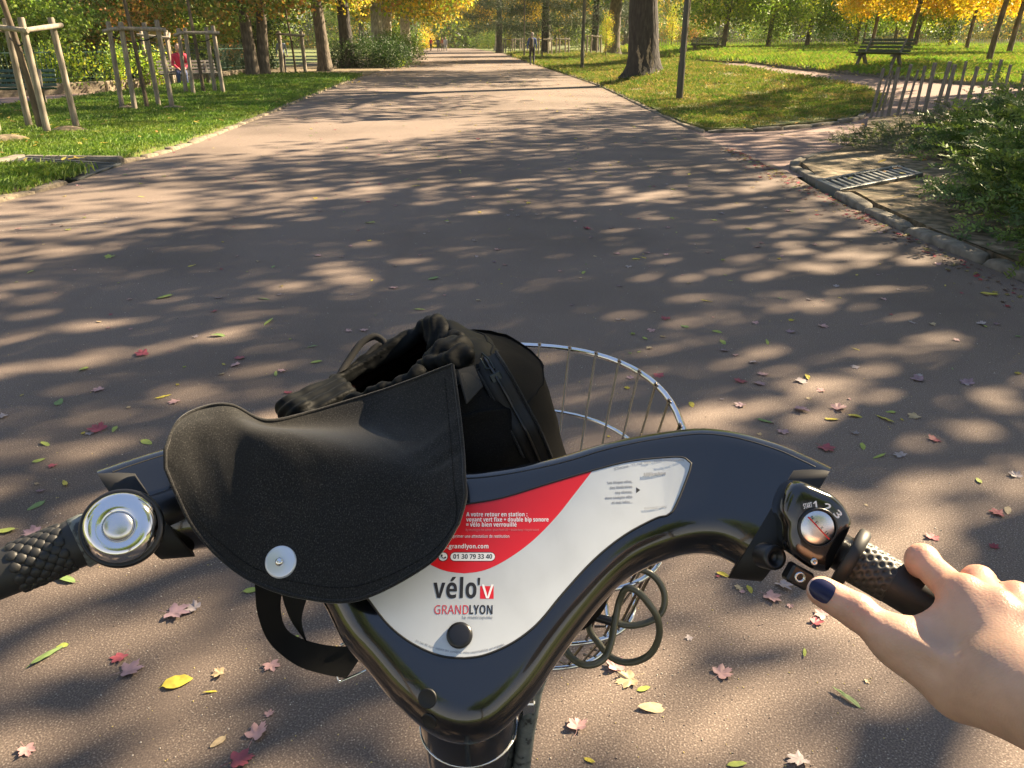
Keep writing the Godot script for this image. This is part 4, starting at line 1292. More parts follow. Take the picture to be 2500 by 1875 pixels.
	for k in 5:
		rail_guard("pale tree guard far along the right verge, " + ["just right of the walking man", "before the last conifer", "beside the second lamp post's foot", "nearest the brown trunk", "beside the round-headed young tree"][k], Vector2([2.9, 0.6, 4.6, 6.8, -0.5][k], [-76.0, -96.0, -79.0, -72.0, -108.0][k]), 0.3, 0.9, 1.6, 0.07, 4, 0.02)

func far_side() -> void:
	# the wooded edge all round: nobody could count these
	var list := []
	var cols := PackedColorArray()
	for k in 6500:
		var a := rnd(-1.25, 1.25)
		var d := rnd(165.0, 215.0)
		if absf(a) > 0.7: d *= rnd(0.7, 1.0)
		var top := 15.0 + 5.0 * noise.get_noise_1d(a * 420.0)
		var p := Vector3(sin(a) * d, pow(rng.randf(), 1.6) * top, -cos(a) * d)
		list.append(Transform3D(turned(rnd(0.8, 1.7)), p))
		var set_: Array = [GREEN, DARK, GOLD, MIXED, LIME, DARK, DARK][int(absf(noise.get_noise_1d(a * 900.0 + 50.0)) * 13.0) % 7]
		cols.append(pick(set_) * rnd(0.6, 1.1))
	tag(scatter("treeline", null, clump("huge"), M.leaf, list, cols), "far wooded edge of the park closing the view", "trees", "", "stuff")
	var trunks := [[Vector2(-26, -150), 0.5], [Vector2(10, -140), 0.45], [Vector2(17, -130), 0.4], [Vector2(26, -120), 0.4], [Vector2(36, -125), 0.4], [Vector2(48, -130), 0.45], [Vector2(60, -120), 0.4], [Vector2(75, -125), 0.5], [Vector2(90, -130), 0.5]]
	var where := ["far left beyond the avenue", "beyond the dark conifers", "behind the brown trunk", "beyond the first lime-green tree", "beyond the middle of the lime-green row", "beyond the far paling fence", "at the far lawn's left edge", "at the far lawn's middle", "at the far lawn's right edge"]
	for i in trunks.size():
		tree("park_tree", "broad park tree " + where[i], trunks[i][0], 4.0, trunks[i][1], M.dark_bark, Vector2(0.2, 0), round_blobs(Vector3(0, 6.2, 0), Vector3(6.5, 4.2, 5), 7), 260, "big", [GREEN, MIXED, DARK, GOLD][i % 4] + GREEN, "park trees round the far lawn", -0.2)
	for s in [[Vector2(17, -88), MIXED, "brownish bush beyond the first lime-green tree"], [Vector2(26, -92), GREEN, "green bush beyond the middle of the lime-green row"], [Vector2(36, -96), DARK, "dark bush beyond the fifth lime-green tree"], [Vector2(9, -100), GREEN, "green bush behind the second conifer"], [Vector2(-4.5, -150), GREEN, "green bush closing the end of the road"], [Vector2(-16, -140), GOLD, "golden bush left of the road's end"]]:
		var o := thing("far_bush", s[2], "bush", on_land(s[0]))
		crown(o, "foliage", [[Vector3(0, 1.3, 0), Vector3(3.0, 1.5, 1.8)], [Vector3(1.8, 1.8, 0), Vector3(1.6, 1.4, 1.4)]], 120, clump("big"), M.leaf, s[1], -2.0, 0.6)

# ---------------------------------------------------------------- people
const FIGURE := {"hip": Vector3(0.09, 0.92, 0), "shoulder": Vector3(0.185, 1.42, 0)}

func person(label: String, where: Vector3, turn: float, cell: float, tall: float, colors: Array, legs: Array, arms: Array, bend: Vector3, extra := []) -> Node3D:
	# colors: 0 trousers, 1 top, 2 skin, 3 hair, 4 shoes; legs and arms: knee, ankle / elbow, wrist for the right and the left
	var o := thing("person", label, "person", where, turn)
	var f := Field.new(Vector3(-0.55, -0.1, -0.6), Vector3(0.55, 1.95, 0.75), cell)
	var seat: float = legs[4] if legs.size() > 4 else 0.92
	var pelvis := Vector3(0, seat, 0)
	var chest := pelvis + Vector3(0, 0.37, 0) + bend
	var neck := chest + Vector3(0, 0.2, 0) + bend * 0.35
	for s in 2:
		var sg := -1.0 if s else 1.0
		var hip := pelvis + Vector3(0.09 * sg, -0.02, 0)
		var knee: Vector3 = legs[s * 2]
		var ankle: Vector3 = legs[s * 2 + 1]
		f.bone(hip, knee, 0.088, 0.062, 0.04, 0)
		f.bone(knee, ankle, 0.062, 0.045, 0.03, 0)
		f.bone(ankle + Vector3(0, -0.04, -0.03), ankle + Vector3(0, -0.055, 0.15), 0.045, 0.035, 0.02, 4)
	f.bone(pelvis, pelvis + Vector3(0, 0.1, 0), 0.14, 0.13, 0.05, 0, Vector3.BACK, 0.8)
	f.bone(pelvis + Vector3(0, 0.08, 0), chest, 0.135, 0.16, 0.06, 1, Vector3.BACK, 0.8)
	f.bone(chest + Vector3(-0.13, 0.12, 0), chest + Vector3(0.13, 0.12, 0), 0.085, 0.085, 0.06, 1)
	for s in 2:
		var sg := -1.0 if s else 1.0
		var sh := chest + Vector3(0.19 * sg, 0.13, 0)
		var elbow: Vector3 = chest + arms[s * 2]
		var wrist: Vector3 = chest + arms[s * 2 + 1]
		f.bone(sh, elbow, 0.06, 0.047, 0.03, 1)
		f.bone(elbow, wrist, 0.046, 0.035, 0.02, 1)
		f.bone(wrist, wrist + (wrist - elbow).normalized() * 0.13, 0.036, 0.026, 0.02, 2)
	f.bone(neck - Vector3(0, 0.05, 0), neck + Vector3(0, 0.06, 0), 0.055, 0.05, 0.03, 2)
	var head := neck + Vector3(0, 0.17, 0.02)
	f.bone(head - Vector3(0, 0.05, -0.025), head + Vector3(0, 0.03, 0), 0.078, 0.092, 0.03, 2)
	f.bone(head + Vector3(0, -0.01, 0.095), head + Vector3(0, -0.03, 0.1), 0.014, 0.018, 0.02, 2)
	f.bone(head + Vector3(0, 0.045, -0.03), head + Vector3(0, -0.02, -0.04), 0.092, 0.08, 0.02, 3)
	for e in extra: f.bone(e[0], e[1], e[2], e[3], 0.02, e[4])
	var st := begin()
	f.mesh(st, colors)
	st.generate_normals()
	var body := place("body", st.commit(), M.figure, o)
	body.scale = Vector3.ONE * tall / 1.75
	return o

func people() -> void:
	var skin := Color(0.45, 0.27, 0.19)
	var arm := [Vector3(0.25, -0.17, -0.03), Vector3(0.27, -0.4, 0.06), Vector3(-0.25, -0.17, 0.02), Vector3(-0.26, -0.38, 0.14)]
	var walk := [Vector3(0.1, 0.5, 0.1), Vector3(0.1, 0.1, -0.02), Vector3(-0.1, 0.5, 0.02), Vector3(-0.1, 0.12, -0.2)]
	var stand := [Vector3(0.1, 0.5, 0.03), Vector3(0.11, 0.1, 0), Vector3(-0.1, 0.5, 0.03), Vector3(-0.11, 0.1, 0)]
	person("grey-haired person in a blue shirt walking away at the right road edge", on_land(Vector2(1.24, -53.5)), PI, 0.03, 1.84, [Color(0.012, 0.014, 0.03), Color(0.06, 0.10, 0.24), skin, Color(0.20, 0.18, 0.17), Color(0.03, 0.03, 0.03), Color(0.05, 0.04, 0.03)], walk, arm, Vector3(0, 0, 0.02), [[Vector3(0.04, 1.38, -0.2), Vector3(0.05, 1.05, -0.22), 0.12, 0.13, 5]])
	person("distant person in a red top on the left edge of the far road", on_land(Vector2(-11.13, -118.92)), PI * 0.9, 0.045, 1.72, [Color(0.05, 0.05, 0.07), Color(0.5, 0.03, 0.04), skin, Color(0.04, 0.03, 0.02), Color(0.05, 0.05, 0.05)], walk, arm, Vector3.ZERO)
	person("distant person in dark blue beside the one in red, far road", on_land(Vector2(-10.54, -123.94)), PI, 0.045, 1.7, [Color(0.06, 0.07, 0.1), Color(0.06, 0.07, 0.12), skin, Color(0.04, 0.03, 0.02), Color(0.05, 0.05, 0.05)], stand, arm, Vector3.ZERO)
	person("distant person in a rust jacket in the middle of the far group", on_land(Vector2(-9.54, -118.92)), 0.2, 0.045, 1.75, [Color(0.25, 0.2, 0.16), Color(0.35, 0.12, 0.06), skin, Color(0.04, 0.03, 0.02), Color(0.05, 0.05, 0.05)], walk, arm, Vector3.ZERO)
	person("distant person in pale clothes, rightmost of the far group", on_land(Vector2(-8.42, -110)), 0.1, 0.045, 1.75, [Color(0.45, 0.4, 0.36), Color(0.55, 0.5, 0.45), skin, Color(0.1, 0.07, 0.04), Color(0.4, 0.4, 0.4)], walk, arm, Vector3.ZERO)
	var sit := [Vector3(0.11, 0.47, 0.42), Vector3(0.12, 0.1, 0.45), Vector3(-0.11, 0.47, 0.42), Vector3(-0.12, 0.1, 0.43), 0.52]
	var lap := [Vector3(0.24, -0.14, 0.06), Vector3(0.12, -0.26, 0.3), Vector3(-0.24, -0.14, 0.06), Vector3(-0.1, -0.26, 0.3)]
	person("seated person in a red top and dark trousers on the pale bench, left", on_land(Vector2(-10.78, -27.95)), 0.4, 0.035, 1.7, [Color(0.05, 0.07, 0.15), Color(0.5, 0.02, 0.06), skin, Color(0.02, 0.015, 0.012), Color(0.04, 0.04, 0.04)], sit, lap, Vector3(0, 0, 0.06))
	person("person in pale blue standing half hidden behind the farthest wooden guard", on_land(Vector2(-10.84, -40.69)), 0.4, 0.04, 1.55, [Color(0.02, 0.02, 0.03), Color(0.12, 0.15, 0.22), skin, Color(0.03, 0.02, 0.02), Color(0.03, 0.03, 0.03)], stand, arm, Vector3.ZERO)

# ---------------------------------------------------------------- the shrub bed on the right
func spray_mesh(seed_: int, long: float, pairs: int, leaf: float) -> ArrayMesh:
	var r := RandomNumberGenerator.new()
	r.seed = seed_
	var st := begin()
	st.set_smooth_group(-1)
	st.set_color(Color(0.9, 0.75, 0.9))
	var prev := Vector3.ZERO
	for k in pairs:
		var t := float(k + 1) / pairs
		var p := Vector3(long * t, 0.38 * long * sin(t * 2.2) , 0.08 * long * sin(t * 3.0 + seed_))
		st.set_color(Color(0.55, 0.5, 0.5))
		var w := Vector3(0, 0, 0.0035)
		quad(st, prev - w, prev + w, p + w, p - w)
		st.set_color(Color(1, 1, 1))
		for s in [-1.0, 1.0]:
			for q in 2:
				var d := (Vector3(0.6, 0.1, s) + Vector3(r.randf_range(-0.4, 0.4), r.randf_range(-0.5, 0.7), r.randf_range(-0.3, 0.3))).normalized() * leaf * r.randf_range(0.7, 1.3)
				var n := d.cross(Vector3(r.randf_range(-0.5, 0.5), 1, r.randf_range(-0.5, 0.5))).normalized() * leaf * 0.24
				var b := prev.lerp(p, q * 0.5)
				tri(st, b, b + d * 0.5 + n, b + d)
				tri(st, b, b + d, b + d * 0.5 - n)
		if k % 3 == 1 and k < pairs - 2:
			var s2 := 1.0 if k % 2 else -1.0
			var e := p + Vector3(0.12, 0.05, s2 * 0.16) * long
			quad(st, p - w, p + w, e + w * 0.5, e - w * 0.5)
			for q in 5:
				var b := p.lerp(e, 0.2 + q * 0.2)
				for s in [-1.0, 1.0]:
					var d := (Vector3(s, 0.3, 0.3 * s2) + Vector3(r.randf_range(-0.3, 0.3), r.randf_range(-0.4, 0.6), r.randf_range(-0.3, 0.3))).normalized() * leaf * 0.9
					var n := d.cross(Vector3.UP).normalized() * leaf * 0.22
					tri(st, b, b + d * 0.5 + n, b + d)
					tri(st, b, b + d, b + d * 0.5 - n)
		prev = p
	st.generate_normals()
	return st.commit()

func shrub_bed() -> void:
	var kinds := [spray_mesh(1, 0.55, 9, 0.052), spray_mesh(2, 0.7, 11, 0.056)]
	var moss := [Color(0.0898, 0.152, 0.0302), Color(0.13, 0.206, 0.037), Color(0.0599, 0.107, 0.0235), Color(0.199, 0.268, 0.0504)]
	var olive := [Color(0.105, 0.147, 0.042), Color(0.147, 0.179, 0.0525), Color(0.0735, 0.105, 0.0336)]
	var spots := [[Vector2(4.5, -5.2), 0.9, 0.42, moss, 560, "glossy spreading shrub nearest the camera at the right kerb"], [Vector2(5.0, -6.7), 1.1, 0.5, moss, 640, "spreading shrub in the right bed, second from the camera"], [Vector2(6.2, -8.0), 1.3, 0.55, moss, 760, "broad spreading shrub right of the drain grate"], [Vector2(6.9, -10.2), 1.35, 0.6, moss, 760, "tall arching shrub behind the drain grate"], [Vector2(8.6, -11.4), 1.5, 0.7, olive, 520, "olive shrub at the right edge of the frame before the fence"], [Vector2(7.4, -12.5), 1.2, 0.34, olive, 520, "dark olive shrub under the paling fence"], [Vector2(9.8, -13.6), 1.5, 0.42, olive, 520, "dark shrub under the right part of the paling fence"], [Vector2(5.35, -11.7), 0.75, 0.18, olive, 380, "low feathery shrub at the far tip of the bed"], [Vector2(6.3, -13.4), 0.5, 0.13, olive, 200, "small shrub at the left end of the paling fence"]]
	for s in spots:
		var o := thing("spreading_shrub", s[5], "shrub", on_land(s[0], 0.05), 0.0, "spreading shrubs of the right bed")
		var lists := [[], []]
		var tints := [PackedColorArray(), PackedColorArray()]
		var r: float = s[1]
		for k in s[4]:
			var a := rnd(0, TAU)
			var q := pow(rng.randf(), 0.6)
			var p := Vector3(cos(a) * q * r, maxf(0.0, (1.0 - q * q) * s[2] * rnd(0.3, 1.05)) + 0.02, sin(a) * q * r)
			var b := Basis(Vector3.UP, -a + rnd(-0.8, 0.8)) * Basis(Vector3.BACK, rnd(-0.5, 0.75)) * Basis(Vector3.RIGHT, rnd(-0.7, 0.7)) * Basis.from_scale(Vector3.ONE * rnd(0.5, 1.05) * minf(1.0, s[2] / 0.5))
			var w := rng.randi() % 2
			lists[w].append(Transform3D(b, p))
			var c: Color = pick(s[3])
			tints[w].append(c * rnd(0.8, 1.35))
		for w in 2: scatter("sprays", o, kinds[w], M.leaf, lists[w], tints[w])

# ---------------------------------------------------------------- the bicycle
const PLATE := Vector3(-0.0334, 1.1181, -0.4668)          # middle of the handlebar cover's front
const PLATE_V := Vector3(0, 0.60182, -0.79864)
const PLATE_N := Vector3(0, 0.79864, 0.60182)
const COVER_TOP := [Vector2(-0.2605, 0.0545), Vector2(-0.2447, 0.0665), Vector2(-0.2253, 0.079), Vector2(-0.2042, 0.0898), Vector2(-0.1829, 0.0989), Vector2(-0.1631, 0.103), Vector2(-0.1345, 0.1005), Vector2(-0.1047, 0.0918), Vector2(-0.0751, 0.0801), Vector2(-0.0462, 0.0731), Vector2(-0.0028, 0.0693), Vector2(0.0348, 0.0739), Vector2(0.0704, 0.0824), Vector2(0.0993, 0.0918), Vector2(0.1321, 0.0997), Vector2(0.1645, 0.1037), Vector2(0.1851, 0.1026), Vector2(0.2076, 0.0955), Vector2(0.2311, 0.0824), Vector2(0.2471, 0.0696), Vector2(0.2602, 0.0575)]
const COVER_LOW := [Vector2(-0.2177, 0.001), Vector2(-0.1933, 0.0113), Vector2(-0.1684, 0.011), Vector2(-0.1418, 0.0061), Vector2(-0.1201, -0.0074), Vector2(-0.101, -0.0268), Vector2(-0.0824, -0.0558), Vector2(-0.0643, -0.0739), Vector2(-0.0468, -0.0925), Vector2(-0.0301, -0.1061), Vector2(-0.0146, -0.1155), Vector2(0.0028, -0.1193), Vector2(0.0197, -0.1155), Vector2(0.0349, -0.1039), Vector2(0.0497, -0.0879), Vector2(0.0689, -0.0619), Vector2(0.0958, -0.0294), Vector2(0.1166, -0.0097), Vector2(0.1387, 0.002), Vector2(0.1645, 0.0088), Vector2(0.1863, 0.005), Vector2(0.2101, -0.0143)]
const STICKER_RIGHT := [Vector2(-0.0011, 0.0378), Vector2(0.0257, 0.0428), Vector2(0.0592, 0.0537), Vector2(0.0938, 0.0647), Vector2(0.1225, 0.0722), Vector2(0.1512, 0.0748), Vector2(0.1622, 0.0735), Vector2(0.1661, 0.0691), Vector2(0.1646, 0.064), Vector2(0.156, 0.0451), Vector2(0.1487, 0.0319), Vector2(0.1445, 0.0292), Vector2(0.1357, 0.0269), Vector2(0.1129, 0.0145), Vector2(0.0904, -0.0033), Vector2(0.0679, -0.027), Vector2(0.0521, -0.0454), Vector2(0.0393, -0.056), Vector2(0.0264, -0.0632), Vector2(0.0133, -0.0679), Vector2(0.0021, -0.0693)]
const RED_RIGHT := [Vector2(-0.0011, 0.0378), Vector2(0.0257, 0.0428), Vector2(0.0592, 0.0537), Vector2(0.0931, 0.0644), Vector2(0.0698, 0.0339), Vector2(0.0532, 0.0155), Vector2(0.039, 0.0033), Vector2(0.0241, -0.0063), Vector2(0.0122, -0.0112), Vector2(0.0004, -0.0128)]
var bike: Node3D
var top_line := PackedVector2Array()
var low_line := PackedVector2Array()

func bent(u: float) -> float:
	return 2.1 * maxf(0.0, absf(u) - 0.13) ** 2

func on_plate(p: Vector2, off := 0.0) -> Vector3:
	return PLATE + Vector3(p.x, 0, 0) + PLATE_V * p.y + PLATE_N * (bent(p.x) + off)

func to_line(p: Vector2, line: PackedVector2Array) -> float:
	var best := 9.0
	for i in line.size() - 1:
		best = minf(best, p.distance_squared_to(Geometry2D.get_closest_point_to_segment(p, line[i], line[i + 1])))
	return sqrt(best)

func rolled(d: float, r: float) -> float:
	if d >= r: return 0.0
	return -(r - sqrt(maxf(r * r - (r - d) ** 2, 0.0)))

func cover_height(p: Vector2) -> float:
	return rolled(to_line(p, top_line), 0.017) + 0.9 * rolled(to_line(p, low_line), 0.027)

func part(called: String, st: SurfaceTool, m: Material, parent: Node3D = null) -> MeshInstance3D:
	var o := obj(called, st, m, parent if parent else bike)
	if parent == null: o.position = -bike.position
	return o

func lettering(parent: Node3D, text: String, x: Transform3D, width: float, cap: float, bold: bool, m: Material, serif := false) -> void:
	var font := SystemFont.new()
	font.font_names = PackedStringArray(["Droid Serif" if serif else "Droid Sans"])
	font.font_weight = 700 if bold else 400
	var h := TextMesh.new()
	h.font = font
	h.font_size = 64
	h.pixel_size = 0.001
	h.depth = 0.02
	h.curve_step = 2.0
	h.horizontal_alignment = HORIZONTAL_ALIGNMENT_LEFT
	var t: TextMesh = h.duplicate()
	h.text = "H"
	t.text = text
	var ha := h.get_aabb()
	var ta := t.get_aabb()
	var o := place("lettering", t, m, parent)
	var s := Vector3(width / maxf(ta.size.x, 1e-4), cap / maxf(ha.size.y, 1e-4), 0.002)
	o.transform = x * Transform3D(Basis.from_scale(s), Vector3(-ta.position.x * s.x, -ha.position.y * s.y, 0))

func plate_text(parent: Node3D, text: String, a: Vector2, b: Vector2, cap: float, bold: bool, m: Material) -> void:
	var d := (b - a).normalized()
	var x := Vector3(d.x, 0, 0) + PLATE_V * d.y
	var y := Vector3(-d.y, 0, 0) + PLATE_V * d.x
	lettering(parent, text, Transform3D(Basis(x, y, PLATE_N), on_plate(a, 0.00042 + maxf(0.0, bent(b.x) - bent(a.x)))), a.distance_to(b), cap, bold, m)

func plate_sheet(poly: PackedVector2Array, off: float, cell: float) -> SurfaceTool:
	var st := begin()
	var lo := poly[0]
	var hi := poly[0]
	for p in poly:
		lo = lo.min(p)
		hi = hi.max(p)
	for i in range(floori(lo.x / cell), ceili(hi.x / cell)):
		var c := PackedVector2Array([Vector2(i * cell, lo.y - 1), Vector2((i + 1) * cell, lo.y - 1), Vector2((i + 1) * cell, hi.y + 1), Vector2(i * cell, hi.y + 1)])
		for piece in Geometry2D.intersect_polygons(poly, c):
			var idx := Geometry2D.triangulate_polygon(piece)
			for k in range(0, idx.size(), 3):
				var a := on_plate(piece[idx[k]], off)
				var b := on_plate(piece[idx[k + 1]], off)
				var d := on_plate(piece[idx[k + 2]], off)
				if (b - a).cross(d - a).dot(PLATE_N) > 0: tri(st, a, d, b)
				else: tri(st, a, b, d)
	return st

func rounded(line: Array) -> Array:
	var out := []
	for i in line.size() - 1:
		for k in 4:
			# corners stay corners
			var sharp: bool = line[i].distance_to(line[i + 1]) < 0.006 or (line == RED_RIGHT and i in [2, 3])
			out.append(line[i].lerp(line[i + 1], k / 4.0) if sharp else line[i].cubic_interpolate(line[i + 1], line[maxi(i - 1, 0)], line[mini(i + 2, line.size() - 1)], k / 4.0))
	out.append(line[line.size() - 1])
	return out

func mirrored(right: Array) -> PackedVector2Array:
	var out := PackedVector2Array(right)
	for i in range(right.size() - 2, 0, -1): out.append(Vector2(-right[i].x, right[i].y))
	return out

func disc(p: Vector3, n: Vector3, r: float, profile: Array, sides := 28) -> SurfaceTool:
	var st := begin()
	var prof := []
	for q in profile: prof.append(Vector2(q[0] * r, q[1] * r))
	lathe(st, prof, along(p, n), sides)
	return st

func bicycle() -> void:
	bike = thing("bicycle", "black hire bicycle with chrome wire basket, seen from the saddle", "bicycle", Vector3(-0.033, 0, -0.98))
	for p in spline(COVER_TOP, 4): top_line.append(p)
	for p in spline(COVER_LOW, 4): low_line.append(p)
	# the moulded cover over the handlebar
	var ta := Curve2D.new()
	var la := Curve2D.new()
	for p in top_line: ta.add_point(p)
	for p in low_line: la.add_point(p)
	var front := []
	var steps := [0.0, 0.003, 0.01, 0.022, 0.04, 0.065, 0.095, 0.13, 0.17, 0.22, 0.28, 0.34, 0.4, 0.46, 0.52, 0.58, 0.64, 0.69, 0.74, 0.79, 0.83, 0.87, 0.90, 0.93, 0.955, 0.975, 0.988, 0.996, 1.0]
	var n := 84
	for i in n + 1:
		var t := float(i) / n
		var a := ta.sample_baked(t * ta.get_baked_length())
		var b := la.sample_baked(t * la.get_baked_length())
		var ring := []
		for s in steps:
			var p := a.lerp(b, s)
			ring.append(on_plate(p, cover_height(p)))
		for k in range(13, -1, -1):
			var s: float = steps[k * 2]
			if s <= 0.0 or s >= 1.0: continue
			var p := a.lerp(b, s)
			var d := minf(to_line(p, top_line), to_line(p, low_line))
			var edge := lerpf(-0.017, -0.0243, s)
			ring.append(on_plate(p, edge - 0.028 * sqrt(maxf(0.0, 1.0 - (1.0 - minf(d / 0.03, 1.0)) ** 2))))
		front.append(ring)
	var st := begin()
	sheet(st, front, true, true)
	part("handlebar_cover", st, M.black_gloss)
	var cover: Node3D = bike.get_node("handlebar_cover")
	for s in [[1.0, n], [-1.0, 0]]:
		st = begin()
		var ring: Array = front[s[1]]
		var c := Vector3.ZERO
		for p in ring: c += p / ring.size()
		var inner := []
		for p in ring: inner.append(p.lerp(c, 0.06) + Vector3(-0.025 * s[0], 0, 0))
		sheet(st, [ring, inner], true)
		for i in inner.size(): tri(st, inner[i], inner[(i + 1) % inner.size()], c + Vector3(-0.025 * s[0], 0, 0))
		obj("end_lining", st, M.seam_black, cover)
	st = begin()
	var groove := []
	for i in range(2, top_line.size() - 2):
		var d := (top_line[i + 1] - top_line[i - 1]).normalized()
		var p := top_line[i] + Vector2(d.y, -d.x) * 0.0105
		groove.append(on_plate(p, cover_height(p) - 0.0002))
	tube(st, groove, 0.0006, 6)
	obj("seam", st, M.seam_black, cover)
	for h in [Vector3(922, 1508, 0.0062), Vector3(922, 1556, 0.0054)]:
		var p := Vector2(-0.0213, -0.094) if h.y < 1520 else Vector2(-0.0201, -0.1067)
		var w := on_plate(p, cover_height(p))
		var e := Vector2(0.004, 0.0)
		var nn := (on_plate(p + e, cover_height(p + e)) - on_plate(p - e, cover_height(p - e))).cross(on_plate(p + Vector2(0, 0.004), cover_height(p + Vector2(0, 0.004))) - on_plate(p - Vector2(0, 0.004), cover_height(p - Vector2(0, 0.004)))).normalized()
		obj("screw_hole", disc(w, nn, h.z, [[0.0, 0.03], [0.8, 0.04], [0.92, 0.10], [1.0, 0.06], [1.04, -0.1]]), M.seam_black, cover)
	# the printed panel
	part("information_panel", plate_sheet(mirrored(rounded(STICKER_RIGHT)), 0.0003, 0.012), M.sticker_white)
	var panel: Node3D = bike.get_node("information_panel")
	var line := mirrored(rounded(STICKER_RIGHT))
	st = begin()
	var edge := []
	for p in line: edge.append(on_plate(p, 0.0001))
	edge.append(edge[0])
	tube(st, edge, 0.0008, 6)
	obj("edge", st, M.seam_black, panel)
	obj("red_field", plate_sheet(mirrored(rounded(RED_RIGHT)), 0.00034, 0.012), M.sticker_red, panel)
	plate_text(panel, "A votre retour en station :", Vector2(0.0005, 0.0287), Vector2(0.0444, 0.0287), 0.0031, true, M.print_white)
	plate_text(panel, "voyant vert fixe + double bip sonore", Vector2(0.0006, 0.0248), Vector2(0.0596, 0.0248), 0.0031, true, M.print_white)
	plate_text(panel, "= vélo bien verrouillé", Vector2(0.0007, 0.021), Vector2(0.0367, 0.021), 0.0031, true, M.print_white)
	plate_text(panel, "By returning to the station : green fixed LED + double beep = bicycle locked", Vector2(0.0005, 0.0179), Vector2(0.0525, 0.0179), 0.0015, false, M.print_pink)
	plate_text(panel, "Imprimer une attestation de restitution", Vector2(-0.0112, 0.0128), Vector2(0.0315, 0.0128), 0.0022, false, M.print_white)
	plate_text(panel, "velov.grandlyon.com", Vector2(-0.0223, 0.005), Vector2(0.0168, 0.005), 0.0031, true, M.print_white)
	for w in [[Vector2(-0.01, -0.001), Vector2(0.0217, -0.001), 0.0034, 0.00037, M.print_black], [Vector2(-0.0097, -0.001), Vector2(0.0214, -0.001), 0.0029, 0.0004, M.print_white], [Vector2(-0.0149, -0.001), Vector2(-0.0147, -0.001), 0.0034, 0.00037, M.print_black], [Vector2(-0.0149, -0.001), Vector2(-0.0147, -0.001), 0.0029, 0.0004, M.print_white]]:
		var a: Vector2 = w[0]
		var b: Vector2 = w[1]
		var r: float = w[2]
		var poly := PackedVector2Array()
		for k in 9: poly.append(b + Vector2(-r, 0) * signf(b.x - a.x - 2.0 * r) * (1.0 if b.x - a.x > 0.01 else 0.0) + Vector2.from_angle(-PI / 2 + PI * k / 8.0) * r)
		for k in 9: poly.append(a + Vector2(r, 0) * (1.0 if b.x - a.x > 0.01 else 0.0) + Vector2.from_angle(PI / 2 + PI * k / 8.0) * r)
		obj("number_field", plate_sheet(poly, w[3], 0.02), w[4], panel)
	plate_text(panel, "01 30 79 33 40", Vector2(-0.0077, -0.0025), Vector2(0.0195, -0.0025), 0.0033, true, M.print_black)
	st = begin()
	var ph := []
	for k in 7:
		var a := deg_to_rad(150.0 + 30.0 * k)
		ph.append(on_plate(Vector2(-0.0149, -0.001) + Vector2(cos(a), sin(a)) * 0.0016 + Vector2(0.0006, 0.0006), 0.0003))
	tube(st, ph, [0.0007, 0.0006, 0.0003, 0.0003, 0.0003, 0.0006, 0.0007], 5)
	obj("phone_symbol", st, M.print_black, panel)
	plate_text(panel, "vélo", Vector2(-0.0206, -0.0298), Vector2(0.0091, -0.0298), 0.0136, true, M.print_black)
	plate_text(panel, "'", Vector2(0.0097, -0.0298), Vector2(0.0115, -0.0298), 0.0136, true, M.print_black)
	obj("logo_square", plate_sheet(PackedVector2Array([Vector2(0.0115, -0.0217), Vector2(0.0208, -0.0217), Vector2(0.0209, -0.0304), Vector2(0.0116, -0.0304)]), 0.00036, 0.02), M.sticker_red, panel)
	plate_text(panel, "v", Vector2(0.0126, -0.0301), Vector2(0.0208, -0.0301), 0.0127, false, M.print_white)
	plate_text(panel, "GRAND", Vector2(-0.0191, -0.0407), Vector2(0.004, -0.0407), 0.0060, false, mat("print_red", 0.55, 0.03, 0.04, 0.5))
	plate_text(panel, "LYON", Vector2(0.0046, -0.0407), Vector2(0.0203, -0.0407), 0.0060, true, M.print_black)
	plate_text(panel, "la métropole", Vector2(0, -0.0438), Vector2(0.0203, -0.0438), 0.0019, false, M.print_grey)
	obj("plug", disc(on_plate(Vector2(-0.0015, -0.0548), 0.0005), PLATE_N, 0.0087, [[0.0, 0.32], [0.7, 0.31], [0.93, 0.26], [1.0, 0.12], [1.0, 0.0]], 36), M.black_plastic, panel)
	plate_text(panel, "En cas de non-", Vector2(-0.0306, -0.0587), Vector2(-0.018, -0.0634), 0.0014, false, M.print_grey)
	plate_text(panel, "respect des", Vector2(-0.0174, -0.0637), Vector2(-0.0085, -0.0655), 0.0014, false, M.print_grey)
	plate_text(panel, "consignes, votre", Vector2(-0.0075, -0.0658), Vector2(0.0053, -0.0664), 0.0014, false, M.print_grey)
	plate_text(panel, "responsabilité", Vector2(0.0062, -0.0664), Vector2(0.0178, -0.0646), 0.0014, false, M.print_grey)
	plate_text(panel, "est engagée.", Vector2(0.0187, -0.0643), Vector2(0.0288, -0.0608), 0.0014, false, M.print_grey)
	plate_text(panel, "JCDecaux - 17, rue", Vector2(0.1092, 0.0647), Vector2(0.1305, 0.0696), 0.0020, false, M.print_grey)
	plate_text(panel, "Soyer - 92200", Vector2(0.1316, 0.0698), Vector2(0.1451, 0.0714), 0.0020, false, M.print_grey)
	plate_text(panel, "Neuilly-sur-Seine", Vector2(0.1461, 0.0715), Vector2(0.1613, 0.0711), 0.0020, false, M.print_grey)
	plate_text(panel, "AllBikesNow", Vector2(0.1304, 0.0594), Vector2(0.1472, 0.0608), 0.0027, true, M.print_grey)
